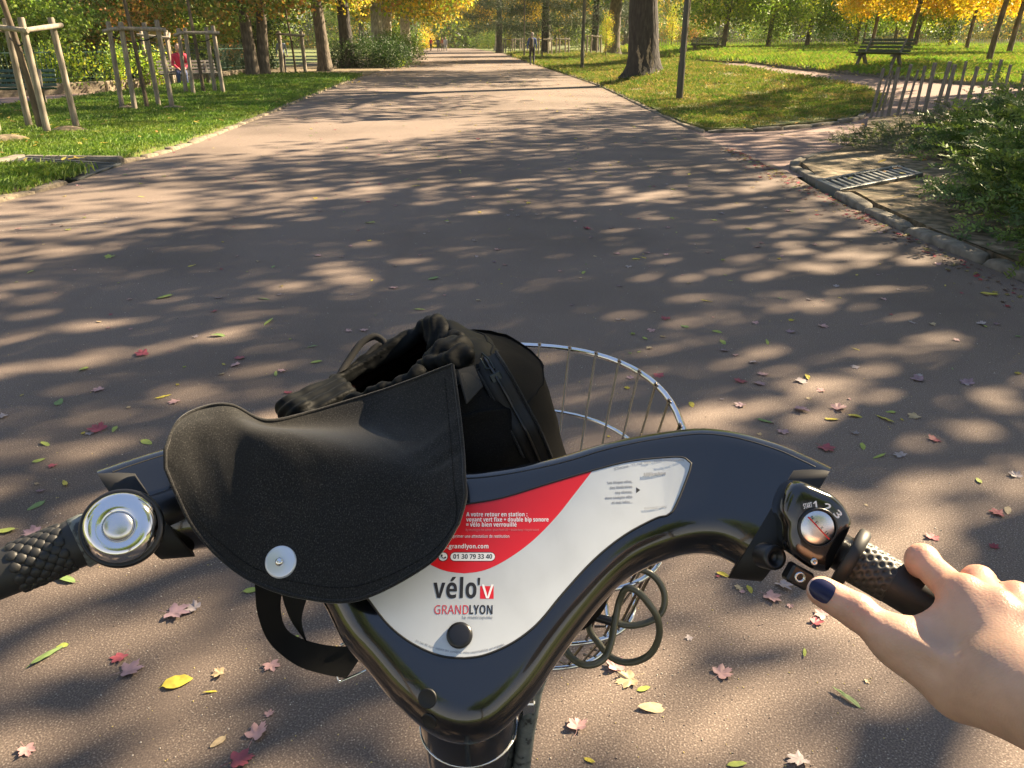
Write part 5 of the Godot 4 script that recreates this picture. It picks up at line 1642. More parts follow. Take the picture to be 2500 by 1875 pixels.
	for t in [["Les étapes vélos,", Vector2(0.1038, 0.0537), Vector2(0.1219, 0.0548)], ["des itinéraires", Vector2(0.1052, 0.0497), Vector2(0.1216, 0.0508)], ["top niveau,", Vector2(0.109, 0.0459), Vector2(0.1213, 0.0468)], ["mon compte vélo", Vector2(0.1014, 0.0418), Vector2(0.121, 0.0428)], ["et mes infos...", Vector2(0.1059, 0.0382), Vector2(0.1207, 0.0389)]]:
		plate_text(panel, t[0], t[1], t[2], 0.0020, true, M.print_grey)
	obj("arrow", plate_sheet(PackedVector2Array([Vector2(0.1243, 0.0511), Vector2(0.1272, 0.049), Vector2(0.1239, 0.0464)]), 0.00036, 0.02), M.print_black, panel)
	plate_text(panel, "TÉLÉCHARGEZ L'APPLI", Vector2(0.1286, 0.0336), Vector2(0.1451, 0.0352), 0.0015, false, M.print_grey)
	# steering column below the cover
	st = begin()
	var c0: Vector3 = Vector3(-0.0333, 1.0235, -0.4424)
	var dn := Vector3(0, -0.945, -0.327)
	var col := []
	for k in 8: col.append(c0 + dn * (k * 0.06))
	tube(st, [c0, c0 + dn * 0.02, c0 + dn * 0.10, c0 + dn * 0.40, c0 + dn * 0.62], [0.030, 0.0365, 0.0365, 0.034, 0.034], 40)
	part("steering_column", st, M.black_gloss)
	st = begin()
	var ring := []
	var rx := along(c0 + dn * 0.062, dn + Vector3(0, 0, 0.25))
	for k in 41: ring.append(rx * (Vector3(cos(TAU * k / 40.0), 0, sin(TAU * k / 40.0)) * 0.0372))
	tube(st, ring, 0.0011, 6, false)
	obj("seam_ring", st, M.brushed, bike.get_node("steering_column"))
	st = begin()
	var slot := disc(c0 + dn * 0.045 + Vector3(-0.010, 0.012, 0.0335), Vector3(-0.2, 0.3, 0.93), 0.0085, [[0.0, 0.03], [0.9, 0.04], [1.0, 0.12], [1.12, -0.1]])
	obj("slot", slot, M.seam_black, bike.get_node("steering_column"))
	st = begin()
	tube(st, [Vector3(0.0222, 1.0178, -0.4671), Vector3(0.0161, 0.9981, -0.4641), Vector3(0.0108, 0.9572, -0.4628), Vector3(0.0067, 0.9072, -0.4631), Vector3(0.0024, 0.8207, -0.4803)], 0.0072, 14)
	part("basket_stay", st, M.grey_paint)
	st = begin()
	box(st, Transform3D(Basis(Vector3.RIGHT, 0.35), Vector3(0.0122, 0.9853, -0.4575)), Vector3(0.010, 0.024, 0.004), 0.001)
	obj("bracket", st, M.brushed, bike.get_node("basket_stay"))
	# left end: bar, bell, grip
	st = begin()
	tube(st, [Vector3(-0.2352, 1.1444, -0.4944), Vector3(-0.2527, 1.1438, -0.48), Vector3(-0.2708, 1.1429, -0.4622), Vector3(-0.285, 1.1426, -0.449)], 0.0130, 20)
	part("left_bar", st, M.black_plastic)
	st = begin()
	var b0: Vector3 = Vector3(-0.2809, 1.1432, -0.4536)
	var b1: Vector3 = Vector3(-0.2897, 1.1415, -0.4464)
	tube(st, [b0, b0.lerp(b1, 0.1), b1.lerp(b0, 0.1), b1], [0.0165, 0.0178, 0.0178, 0.0165], 24)
	part("bell_clamp", st, M.grey_paint)
	var bell_at: Vector3 = Vector3(-0.2582, 1.1525, -0.4489)
	var bell_n := Vector3(0.27, 0.55, 0.72).normalized()
	part("bell", disc(bell_at, bell_n, 0.0245, [[0.0, -0.6], [0.8, -0.6], [1.0, -0.35], [1.06, 0.0], [1.04, 0.22], [0.98, 0.26], [0.9, 0.2]], 48), M.black_plastic)
	var bell: Node3D = bike.get_node("bell")
	var dome := [[0.95, 0.12]]
	for k in 12:
		var a := deg_to_rad(-12.0 + 7.0 * k)
		dome.append([0.52 + 0.42 * cos(a), 0.28 + 0.42 * sin(a)])
	dome.append_array([[0.44, 0.69], [0.40, 0.66], [0.385, 0.655]])
	obj("dome", disc(bell_at, bell_n, 0.0245, dome, 56), M.chrome, bell)
	obj("button", disc(bell_at, bell_n, 0.0245, [[0.375, 0.63], [0.37, 0.72], [0.33, 0.765], [0.2, 0.79], [0.0, 0.80]], 40), M.brushed, bell)
	obj("strike_lever", disc(bell_at + Vector3(0.004, -0.017, 0.012), (bell_n + Vector3(0, -0.7, 0.2)).normalized(), 0.004, [[0.0, 0.5], [0.8, 0.45], [1.0, 0.1], [1.0, -0.8]], 16), M.brushed, bell)
	var g := [Vector3(-0.2865, 1.1426, -0.449), Vector3(-0.2961, 1.141, -0.4429), Vector3(-0.3151, 1.1371, -0.4314), Vector3(-0.3425, 1.1328, -0.4154), Vector3(-0.3838, 1.1277, -0.3893)]
	var gl := spline(g, 12)
	st = begin()
	var rr := []
	for i in gl.size(): rr.append(0.0165 if i < 10 else 0.0158)
	tube(st, gl, rr, 28)
	for i in range(11, 30):
		var p: Vector3 = gl[i]
		var d: Vector3 = (gl[i + 1] - gl[i]).normalized()
		var fr := along(p, d)
		if i % 2 == 0 and i < 28:
			for k in 12:
				var a := TAU * (k + 0.5 * ((i / 2) % 2)) / 12.0
				var nn := fr.basis * Vector3(cos(a), 0, sin(a))
				lathe(st, [Vector2(0.0, 0.0016), Vector2(0.0022, 0.0014), Vector2(0.0035, 0.0005), Vector2(0.0040, -0.001)], along(p + nn * 0.0158, nn), 8)
	part("grip", st, M.rubber).set_meta("label", "left rubber grip with raised knobs")
	# right end: bar, gear shifter, grip
	st = begin()
	tube(st, [Vector3(0.1912, 1.1362, -0.48), Vector3(0.2076, 1.1354, -0.4612), Vector3(0.2151, 1.1375, -0.4479), Vector3(0.225, 1.1392, -0.429)], 0.0125, 20)
	part("right_bar", st, M.black_plastic)
	shifter()
	st = begin()
	var right := spline([Vector3(0.2366, 1.1352, -0.4208), Vector3(0.2419, 1.1342, -0.4149), Vector3(0.2623, 1.1291, -0.3953), Vector3(0.2812, 1.1249, -0.3761), Vector3(0.3092, 1.1208, -0.3449)], 6)
	tube(st, right, 0.0142, 24)
	part("grip", st, M.rubber).set_meta("label", "smooth black right grip in the rider's hand")
	# basket
	part_basket()
	# front wheel, mudguard, fork and frame under the cover
	part_lower()

func shifter() -> void:
	var x := Transform3D(Basis(Vector3(1, 0, 0), Vector3(0, 0.91845, -0.39555), Vector3(0, 0.39555, 0.91845)), Vector3(0.1964, 1.1612, -0.4374))
	var mm := 0.001
	var shape := [Vector2(-21.6, 9.1), Vector2(-18.7, 19.6), Vector2(-14, 26), Vector2(-8.2, 27.8), Vector2(-2.3, 26), Vector2(4, 23.4), Vector2(11.1, 20.2), Vector2(17.5, 14.3), Vector2(21.6, 7.9), Vector2(23.4, 2), Vector2(19.5, -8), Vector2(14.5, -18), Vector2(8.8, -28.4), Vector2(2.3, -28.8), Vector2(-3.5, -26.6), Vector2(-15.2, -17.8), Vector2(-18.1, -10.8), Vector2(-18.7, -0.3)]
	var rows := []
	var fine := spline(shape, 4, true)
	for q in [[0.55, -0.026], [1.0, -0.022], [1.03, -0.008], [1.0, -0.002], [0.94, 0.0006], [0.85, 0.0018], [0.6, 0.0022], [0.02, 0.0024]]:
		var row := []
		for p in fine: row.append(x * Vector3(p.x * q[0] * mm, p.y * q[0] * mm, q[1]))
		rows.append(row)
	var st := begin()
	sheet(st, rows, true, true)
	part("gear_shifter", st, M.black_gloss)
	var s: Node3D = bike.get_node("gear_shifter")
	var n := x.basis.z
	obj("dial_rim", disc(x * Vector3(0, 0, 0.0022), n, 0.0130, [[0.88, 0.13], [0.95, 0.16], [1.0, 0.05], [1.0, -0.1]], 40), M.black_plastic, s)
	obj("dial", disc(x * Vector3(0, 0, 0.0026), n, 0.0117, [[0.0, 0.14], [0.5, 0.125], [0.85, 0.07], [0.98, 0.0]], 40), M.brushed, s)
	st = begin()
	box(st, x * Transform3D(Basis(Vector3.BACK, deg_to_rad(-47)), Vector3(0, 0, 0.0045)), Vector3(0.0195, 0.0008, 0.0005))
	obj("needle", st, M.sticker_red, s)
	var put := func(text: String, px: float, py: float, deg: float, w: float, cap: float, m: Material) -> void:
		var b := Basis(Vector3.BACK, deg_to_rad(deg))
		lettering(s, text, x * Transform3D(b, Vector3(px, py, 0.0) * mm + b * Vector3(-w * 0.5, -cap * 0.5, 2.6) * mm), w * mm, cap * mm, true, m)
	put.call("1", -1.6, 14.6, 8.0, 2.4, 4.9, M.print_white)
	put.call("2", 6.2, 13.0, -20.0, 4.6, 4.8, M.print_white)
	put.call("3", 13.0, 8.6, -48.0, 4.6, 4.8, M.print_white)
	put.call("START", -6.4, 14.2, 12.0, 5.6, 3.2, M.print_white)
	var word := ["N", "E", "X", "U", "S"]
	for k in 5:
		var b := Basis(Vector3.BACK, deg_to_rad(-47))
		lettering(s, word[k], x * Transform3D(b, Vector3(-5.4 + 3.05 * k, 6.6 - 3.25 * k, 4.2) * mm + Vector3(0, 0, 0)), 1.9 * mm, 2.0 * mm, false, M.print_black)
	obj("screw", disc(x * Vector3(-0.0020, -0.0220, 0.0022), n, 0.0025, [[0.0, 0.2], [0.25, 0.2], [0.3, 0.45], [0.9, 0.4], [1.0, 0.0]], 16), M.brushed, s)
	obj("screw", disc(x * Vector3(-0.0115, 0.0222, 0.0008), n, 0.0012, [[0.0, 0.5], [0.8, 0.4], [1.0, 0.0]], 12), M.brushed, s)
	# clamp with its bolt, and the brake cable stop
	st = begin()
	box(st, x * Transform3D(Basis(Vector3.BACK, -0.5), Vector3(-0.0105, -0.0325, -0.004)), Vector3(0.0155, 0.0125, 0.012), 0.0015)
	part("clamp", st, M.black_plastic)
	obj("bolt", disc(x * Vector3(-0.0112, -0.0320, 0.002), n, 0.0037, [[0.0, -0.3], [0.55, -0.3], [0.58, 0.35], [0.9, 0.35], [1.0, 0.1], [1.0, -0.5]], 20), M.brushed, bike.get_node("clamp"))
	st = disc(x * Vector3(-0.0230, -0.0225, -0.012), n + Vector3(0.3, 0.1, 0), 0.0080, [[0.0, -0.4], [0.5, -0.4], [0.58, 0.2], [0.95, 0.25], [1.05, -0.1], [1.05, -1.6]], 28)
	part("cable_stop", st, M.black_plastic)
	# collar and dimpled sleeve
	var a0: Vector3 = Vector3(0.2171, 1.1421, -0.4341)
	var a1: Vector3 = Vector3(0.2231, 1.14, -0.4299)
	st = begin()
	tube(st, [a0, a0.lerp(a1, 0.12), a1.lerp(a0, 0.2), a1], [0.0192, 0.0206, 0.0206, 0.0188], 40)
	part("collar", st, M.rubber)
	var b0: Vector3 = Vector3(0.2223, 1.1399, -0.431)
	var b1: Vector3 = Vector3(0.2422, 1.1339, -0.4148)
	var d := (b1 - b0).normalized()
	var fr := along(b0, d)
	var long := b0.distance_to(b1)
	var sleeve := []
	var around := 84
	var down := 46
	for j in down + 1:
		var t := float(j) / down
		var row := []
		for i in around:
			var a := TAU * i / around
			var r := 0.0150 - 0.0006 * t
			if t > 0.94: r -= 0.004 * ((t - 0.94) / 0.06) ** 2
			# dimples in staggered rows
			var v := t * 7.0
			var rowk := roundi(v)
			var uu := a / TAU * 15.0 + 0.5 * (rowk % 2)
			var du := (uu - roundf(uu)) * TAU * 0.0145 / 15.0
			var dv := (v - rowk) * long / 7.0
			if rowk > 0 and rowk < 7:
				var q := sqrt(du * du + dv * dv) / (0.0019 if (rowk + roundi(uu)) % 2 else 0.0015)
				if q < 1.0: r -= 0.0013 * (1.0 - q * q)
			row.append(fr * Vector3(cos(a) * r, t * long, sin(a) * r))
		sleeve.append(row)
	st = begin()
	sheet(st, sleeve, true)
	part("twist_sleeve", st, mat("sleeve_rubber", 0.034, 0.034, 0.030, 0.5))

func basket_ring(h: float, cx: float, cz: float, a: float, b: float, rise: float, n: int) -> Array:
	var out := []
	for k in n:
		var t := TAU * k / n
		var e := 0.82 if sin(t) < 0.0 else lerpf(0.82, 0.5, minf(1.0, sin(t) * 3.0))
		var x := signf(cos(t)) * pow(absf(cos(t)), e) * a
		var z := signf(sin(t)) * pow(absf(sin(t)), e) * b
		out.append(Vector3(cx + x, h + rise * (-z / b), cz + z))
	return out

func part_basket() -> void:
	var rings := [basket_ring(1.026, -0.018, -0.852, 0.221, 0.212, 0.026, 64), basket_ring(0.945, -0.018, -0.85, 0.196, 0.167, 0.03, 64), basket_ring(0.860, -0.02, -0.81, 0.165, 0.125, 0.015, 64), basket_ring(0.815, -0.02, -0.79, 0.135, 0.10, 0.008, 64)]
	var st := begin()
	var top: Array = rings[0].duplicate()
	top.append(top[0])
	tube(st, top, 0.0042, 10, false)
	var o := part("basket", st, M.chrome)
	for k in range(1, 4):
		st = begin()
		var r: Array = rings[k].duplicate()
		r.append(r[0])
		tube(st, r, 0.0029, 8, false)
		obj("ring", st, M.chrome, o)
	for k in range(0, 64, 2):
		st = begin()
		var c: Vector3 = rings[0][k]
		var inw := Vector3(-0.018 - c.x, 0, -0.86 - c.z).normalized() * 0.004
		tube(st, [c + inw + Vector3(0, 0.004, 0), rings[1][k] + inw * 0.7, rings[2][k] + inw * 0.7, rings[3][k] + inw * 0.7, rings[3][k] + inw * 4.0 - Vector3(0, 0.004, 0)], 0.0016, 6)
		lathe(st, [Vector2(0.0, 0.0025), Vector2(0.0018, 0.0019), Vector2(0.0026, 0.0), Vector2(0.0018, -0.0019), Vector2(0.0, -0.0025)], at(c + inw + Vector3(0, 0.0045, 0)), 8)
		obj("wire", st, M.wire_steel, o)
	for k in 5:
		st = begin()
		var z := -0.79 + (k - 2) * 0.04
		tube(st, [Vector3(-0.02 - 0.126 + 0.02 * absf(k - 2), 0.813, z), Vector3(-0.02 + 0.126 - 0.02 * absf(k - 2), 0.813, z)], 0.0016, 6)
		obj("floor_wire", st, M.wire_steel, o)
	# the coiled lock cable hangs at the basket's right side
	st = begin()
	var coil := []
	var path := [Vector3(0.0499, 0.9103, -0.6277), Vector3(0.0521, 0.9065, -0.6098), Vector3(0.0593, 0.9018, -0.6023), Vector3(0.0687, 0.9005, -0.5963), Vector3(0.0798, 0.9013, -0.5966), Vector3(0.0901, 0.9043, -0.6034), Vector3(0.0965, 0.9152, -0.6135), Vector3(0.1003, 0.9275, -0.6242), Vector3(0.1048, 0.9462, -0.6323), Vector3(0.1105, 0.961, -0.6332), Vector3(0.1203, 0.9612, -0.63), Vector3(0.1311, 0.9509, -0.6256), Vector3(0.141, 0.935, -0.622), Vector3(0.1437, 0.9159, -0.6192), Vector3(0.1369, 0.897, -0.6165), Vector3(0.124, 0.8859, -0.6172), Vector3(0.1096, 0.8815, -0.6208), Vector3(0.0973, 0.8839, -0.6272), Vector3(0.0858, 0.8936, -0.6369), Vector3(0.0779, 0.9031, -0.6464), Vector3(0.0808, 0.9203, -0.6647), Vector3(0.101, 0.9369, -0.6827), Vector3(0.1219, 0.9427, -0.6906), Vector3(0.1388, 0.9404, -0.6897), Vector3(0.1505, 0.9333, -0.6866), Vector3(0.1587, 0.9204, -0.6811), Vector3(0.1587, 0.9053, -0.6746), Vector3(0.1505, 0.8951, -0.6702), Vector3(0.1359, 0.8893, -0.6677), Vector3(0.1209, 0.888, -0.6671), Vector3(0.1074, 0.892, -0.6688), Vector3(0.0943, 0.9059, -0.6694)]
	var smooth := spline(path, 8)
	for k in 120: coil.append(smooth[int(k / 119.0 * (smooth.size() - 1))])
	coil = spline(path, 4).slice(0, 120)
	var rows := []
	for k in 120:
		var d: Vector3 = (coil[mini(k + 1, 119)] - coil[maxi(k - 1, 0)]).normalized()
		var f2 := along(coil[k], d)
		var row := []
		for i in 18:
			var b := TAU * i / 18.0
			row.append(f2 * (Vector3(cos(b), 0, sin(b)) * (0.0030 + 0.0006 * absf(sin(3.0 * b + k * 1.1)))))
		rows.append(row)
	sheet(st, rows, true)
	var lock := thing("lock_cable", "olive twisted lock cable coiled at the right side of the basket", "lock cable", Vector3.ZERO)
	obj("cable", st, M.cable_sleeve, lock)
	st = begin()
	tube(st, [coil[119], coil[119] + (coil[119] - coil[116]).normalized() * 0.03], 0.0045, 14)
	obj("ferrule", st, M.black_plastic, lock)

func part_lower() -> void:
	var c := Vector3(-0.033, 0.335, -0.98)
	var st := begin()
	var ring := []
	for k in 49: ring.append(c + Vector3(0, cos(TAU * k / 48.0), sin(TAU * k / 48.0)) * 0.312)
	tube(st, ring, 0.022, 12, false)
	var w := part("front_wheel", st, M.rubber)
	st = begin()
	ring = []
	for k in 49: ring.append(c + Vector3(0, cos(TAU * k / 48.0), sin(TAU * k / 48.0)) * 0.285)
	tube(st, ring, 0.011, 8, false)
	obj("rim", st, M.brushed, w)
	for k in 18:
		st = begin()
		var a := TAU * k / 18.0
		tube(st, [c + Vector3(0.02 * (1 if k % 2 else -1), 0, 0), c + Vector3(0, cos(a), sin(a)) * 0.283], 0.0011, 4)
		obj("spoke", st, M.wire_steel, w)
	st = begin()
	tube(st, [c - Vector3(0.05, 0, 0), c + Vector3(0.05, 0, 0)], 0.03, 16)
	obj("hub", st, M.brushed, w)
	st = begin()
	var guard := []
	for k in 25:
		var a := deg_to_rad(-75.0 + 170.0 * k / 24.0)
		var row := []
		for i in 7:
			var b := (i / 6.0 - 0.5) * PI
			row.append(c + Vector3(sin(b) * 0.03, 0, 0) + Vector3(0, cos(a), sin(a)) * (0.335 + 0.018 * cos(b)))
		guard.append(row)
	sheet(st, guard)
	part("mudguard", st, mat("mudguard_grey", 0.2, 0.2, 0.2, 0.4))
	for s in [-1.0, 1.0]:
		st = begin()
		tube(st, [c + Vector3(0.055 * s, 0, 0), c + Vector3(0.055 * s, 0.2, 0.07), c + Vector3(0.045 * s, 0.36, 0.13), c + Vector3(0.0, 0.40, 0.15)], [0.010, 0.014, 0.016, 0.016], 12)
		part("fork_leg", st, M.black_gloss)
	st = begin()
	tube(st, spline([c + Vector3(0, 0.38, 0.18), Vector3(-0.033, 0.50, -0.60), Vector3(-0.033, 0.34, -0.30), Vector3(-0.033, 0.28, 0.0), Vector3(-0.033, 0.3, 0.2)], 6), 0.038, 20)
	part("frame_tube", st, M.grey_paint)

# ---------------------------------------------------------------- the bag in the basket
func on_ray(net: Array, a: Vector3, b: Vector3) -> Array:
	var best := 9.0
	var out := [Vector3.ZERO, Vector3.UP]
	var d := (b - a).normalized()
	for j in range(1, net.size() - 1):
		for i in range(1, net[j].size() - 1):
			var p: Vector3 = net[j][i]
			var q := p - a
			var e := (q - d * q.dot(d)).length()
			if e < best:
				best = e
				var n: Vector3 = (net[j][i + 1] - net[j][i - 1]).cross(net[j + 1][i] - net[j - 1][i]).normalized()
				out = [p, -n if n.dot(d) > 0 else n]
	return out

func bag() -> void:
	var o := thing("bag", "black canvas drawstring backpack slumped in the wire basket, flap over the bars", "bag", Vector3(-0.05, 0.78, -0.8))
	var put := func(called: String, st: SurfaceTool, m: Material) -> MeshInstance3D:
		var p := obj(called, st, m, o)
		p.position = -o.position
		return p
	# flap
	var net := [
		[Vector3(-0.2343, 1.1955, -0.4783), Vector3(-0.2326, 1.2057, -0.5001), Vector3(-0.2205, 1.2095, -0.5148), Vector3(-0.2015, 1.2088, -0.5211), Vector3(-0.1824, 1.1902, -0.5349), Vector3(-0.1525, 1.1863, -0.5593), Vector3(-0.1113, 1.1941, -0.5735), Vector3(-0.0734, 1.2108, -0.5666), Vector3(-0.0449, 1.2241, -0.5614)],
		[Vector3(-0.2347, 1.1937, -0.4776), Vector3(-0.2309, 1.2039, -0.495), Vector3(-0.2179, 1.2068, -0.5082), Vector3(-0.1981, 1.2048, -0.5139), Vector3(-0.1791, 1.1876, -0.5294), Vector3(-0.1478, 1.1795, -0.5433), Vector3(-0.1078, 1.1809, -0.5461), Vector3(-0.0704, 1.1881, -0.5361), Vector3(-0.039, 1.2013, -0.5299)],
		[Vector3(-0.2347, 1.192, -0.4768), Vector3(-0.2302, 1.1996, -0.4888), Vector3(-0.2158, 1.2018, -0.4985), Vector3(-0.194, 1.1985, -0.5014), Vector3(-0.1675, 1.198, -0.4968), Vector3(-0.1345, 1.1911, -0.4961), Vector3(-0.0986, 1.1841, -0.4908), Vector3(-0.0647, 1.1767, -0.4877), Vector3(-0.0348, 1.1838, -0.5016)],
		[Vector3(-0.235, 1.1897, -0.4759), Vector3(-0.229, 1.1888, -0.4787), Vector3(-0.2142, 1.184, -0.481), Vector3(-0.1917, 1.1758, -0.4764), Vector3(-0.1655, 1.1663, -0.469), Vector3(-0.1335, 1.1596, -0.464), Vector3(-0.0985, 1.1583, -0.4602), Vector3(-0.0608, 1.161, -0.4646), Vector3(-0.0326, 1.1753, -0.4773)],
		[Vector3(-0.2347, 1.1874, -0.4749), Vector3(-0.2275, 1.1788, -0.4711), Vector3(-0.2131, 1.1673, -0.4662), Vector3(-0.1936, 1.154, -0.4583), Vector3(-0.1686, 1.14, -0.449), Vector3(-0.136, 1.1339, -0.442), Vector3(-0.0993, 1.1336, -0.4397), Vector3(-0.0556, 1.1471, -0.4466), Vector3(-0.0314, 1.1674, -0.463)],
		[Vector3(-0.2336, 1.1845, -0.4725), Vector3(-0.2256, 1.17, -0.4641), Vector3(-0.2143, 1.1506, -0.4546), Vector3(-0.1955, 1.1326, -0.4447), Vector3(-0.1717, 1.1195, -0.4358), Vector3(-0.1387, 1.1137, -0.4268), Vector3(-0.0998, 1.1145, -0.4239), Vector3(-0.0536, 1.1379, -0.4318), Vector3(-0.0355, 1.1567, -0.4486)]]
	var fine := refine(net, 12, 14)
	# creases: where they start and end, how deep and how wide
	var folds := [[Vector3(-0.0407, 1.1973, -0.5227), Vector3(-0.074, 1.1798, -0.4988), 0.0032, 0.007], [Vector3(-0.0347, 1.1873, -0.502), Vector3(-0.0646, 1.1683, -0.483), -0.0026, 0.006], [Vector3(-0.1081, 1.1891, -0.5518), Vector3(-0.0652, 1.1687, -0.4886), -0.0028, 0.008], [Vector3(-0.0766, 1.1747, -0.4912), Vector3(-0.0457, 1.1501, -0.4588), 0.0022, 0.010], [Vector3(-0.1704, 1.1925, -0.5097), Vector3(-0.1306, 1.186, -0.4906), 0.0024, 0.007], [Vector3(-0.2226, 1.1985, -0.5014), Vector3(-0.2008, 1.1589, -0.468), -0.0020, 0.012], [Vector3(-0.148, 1.1719, -0.4769), Vector3(-0.1103, 1.1796, -0.4824), -0.0018, 0.010]]
	for j in fine.size():
		for i in fine[0].size():
			var p: Vector3 = fine[j][i]
			fine[j][i] = p + Vector3(0, 0.6, 0.6) * (0.0030 * noise.get_noise_3d(p.x * 380.0, p.y * 380.0, p.z * 200.0) + creased(p, folds))
	var st := begin()
	sheet(st, fine)
	var flap: MeshInstance3D = put.call("flap", st, M.canvas)
	st = begin()
	var back := []
	for r in fine:
		var row := []
		for p in r: row.append(p - Vector3(0, 0.0016, 0.0016))
		back.append(row)
	sheet(st, back)
	obj("flap_lining", st, M.canvas, flap)
	var rim := []
	var inside := []
	var w: int = fine[0].size()
	var h: int = fine.size()
	for i in range(w - 1, -1, -1): rim.append(fine[0][i])
	for i in w: rim.append(fine[h - 1][i])
	for j in range(h - 2, 0, -1): rim.append(fine[j][w - 1])
	rim.append(rim[0])
	st = begin()
	tube(st, rim, 0.0013, 7, false)
	obj("edge_binding", st, M.canvas, flap)
	for i in range(8, w - 3): inside.append(fine[h - 7][i] + PLATE_N * 0.0004)
	for j in range(h - 9, 3, -1): inside.append(fine[j][w - 5] + PLATE_N * 0.0004)
	st = begin()
	for i in range(0, inside.size() - 1):
		var a: Vector3 = inside[i]
		var b: Vector3 = inside[i + 1]
		var n := maxi(1, int(a.distance_to(b) / 0.004))
		for k in n: tube(st, [a.lerp(b, (k + 0.15) / n), a.lerp(b, (k + 0.75) / n)], 0.00026, 4)
	obj("stitching", st, M.nylon, flap)
	var hit := on_ray(fine, Vector3(-0.115, 1.2102, -0.3322), Vector3(-0.2012, 1.0303, -0.5814))
	obj("snap_plate", disc(hit[0] + hit[1] * 0.0006, hit[1], 0.0108, [[0.0, 0.09], [0.85, 0.08], [0.97, 0.05], [1.0, -0.08]], 40), mat("snap_metal", 0.62, 0.66, 0.72, 0.3, 0.55), flap)
	obj("snap_stud", disc(hit[0] + hit[1] * 0.001, hit[1], 0.0033, [[0.0, 1.15], [0.5, 1.08], [0.8, 0.85], [0.86, 0.6], [0.7, 0.35], [0.75, 0.0]], 24), M.chrome, flap)
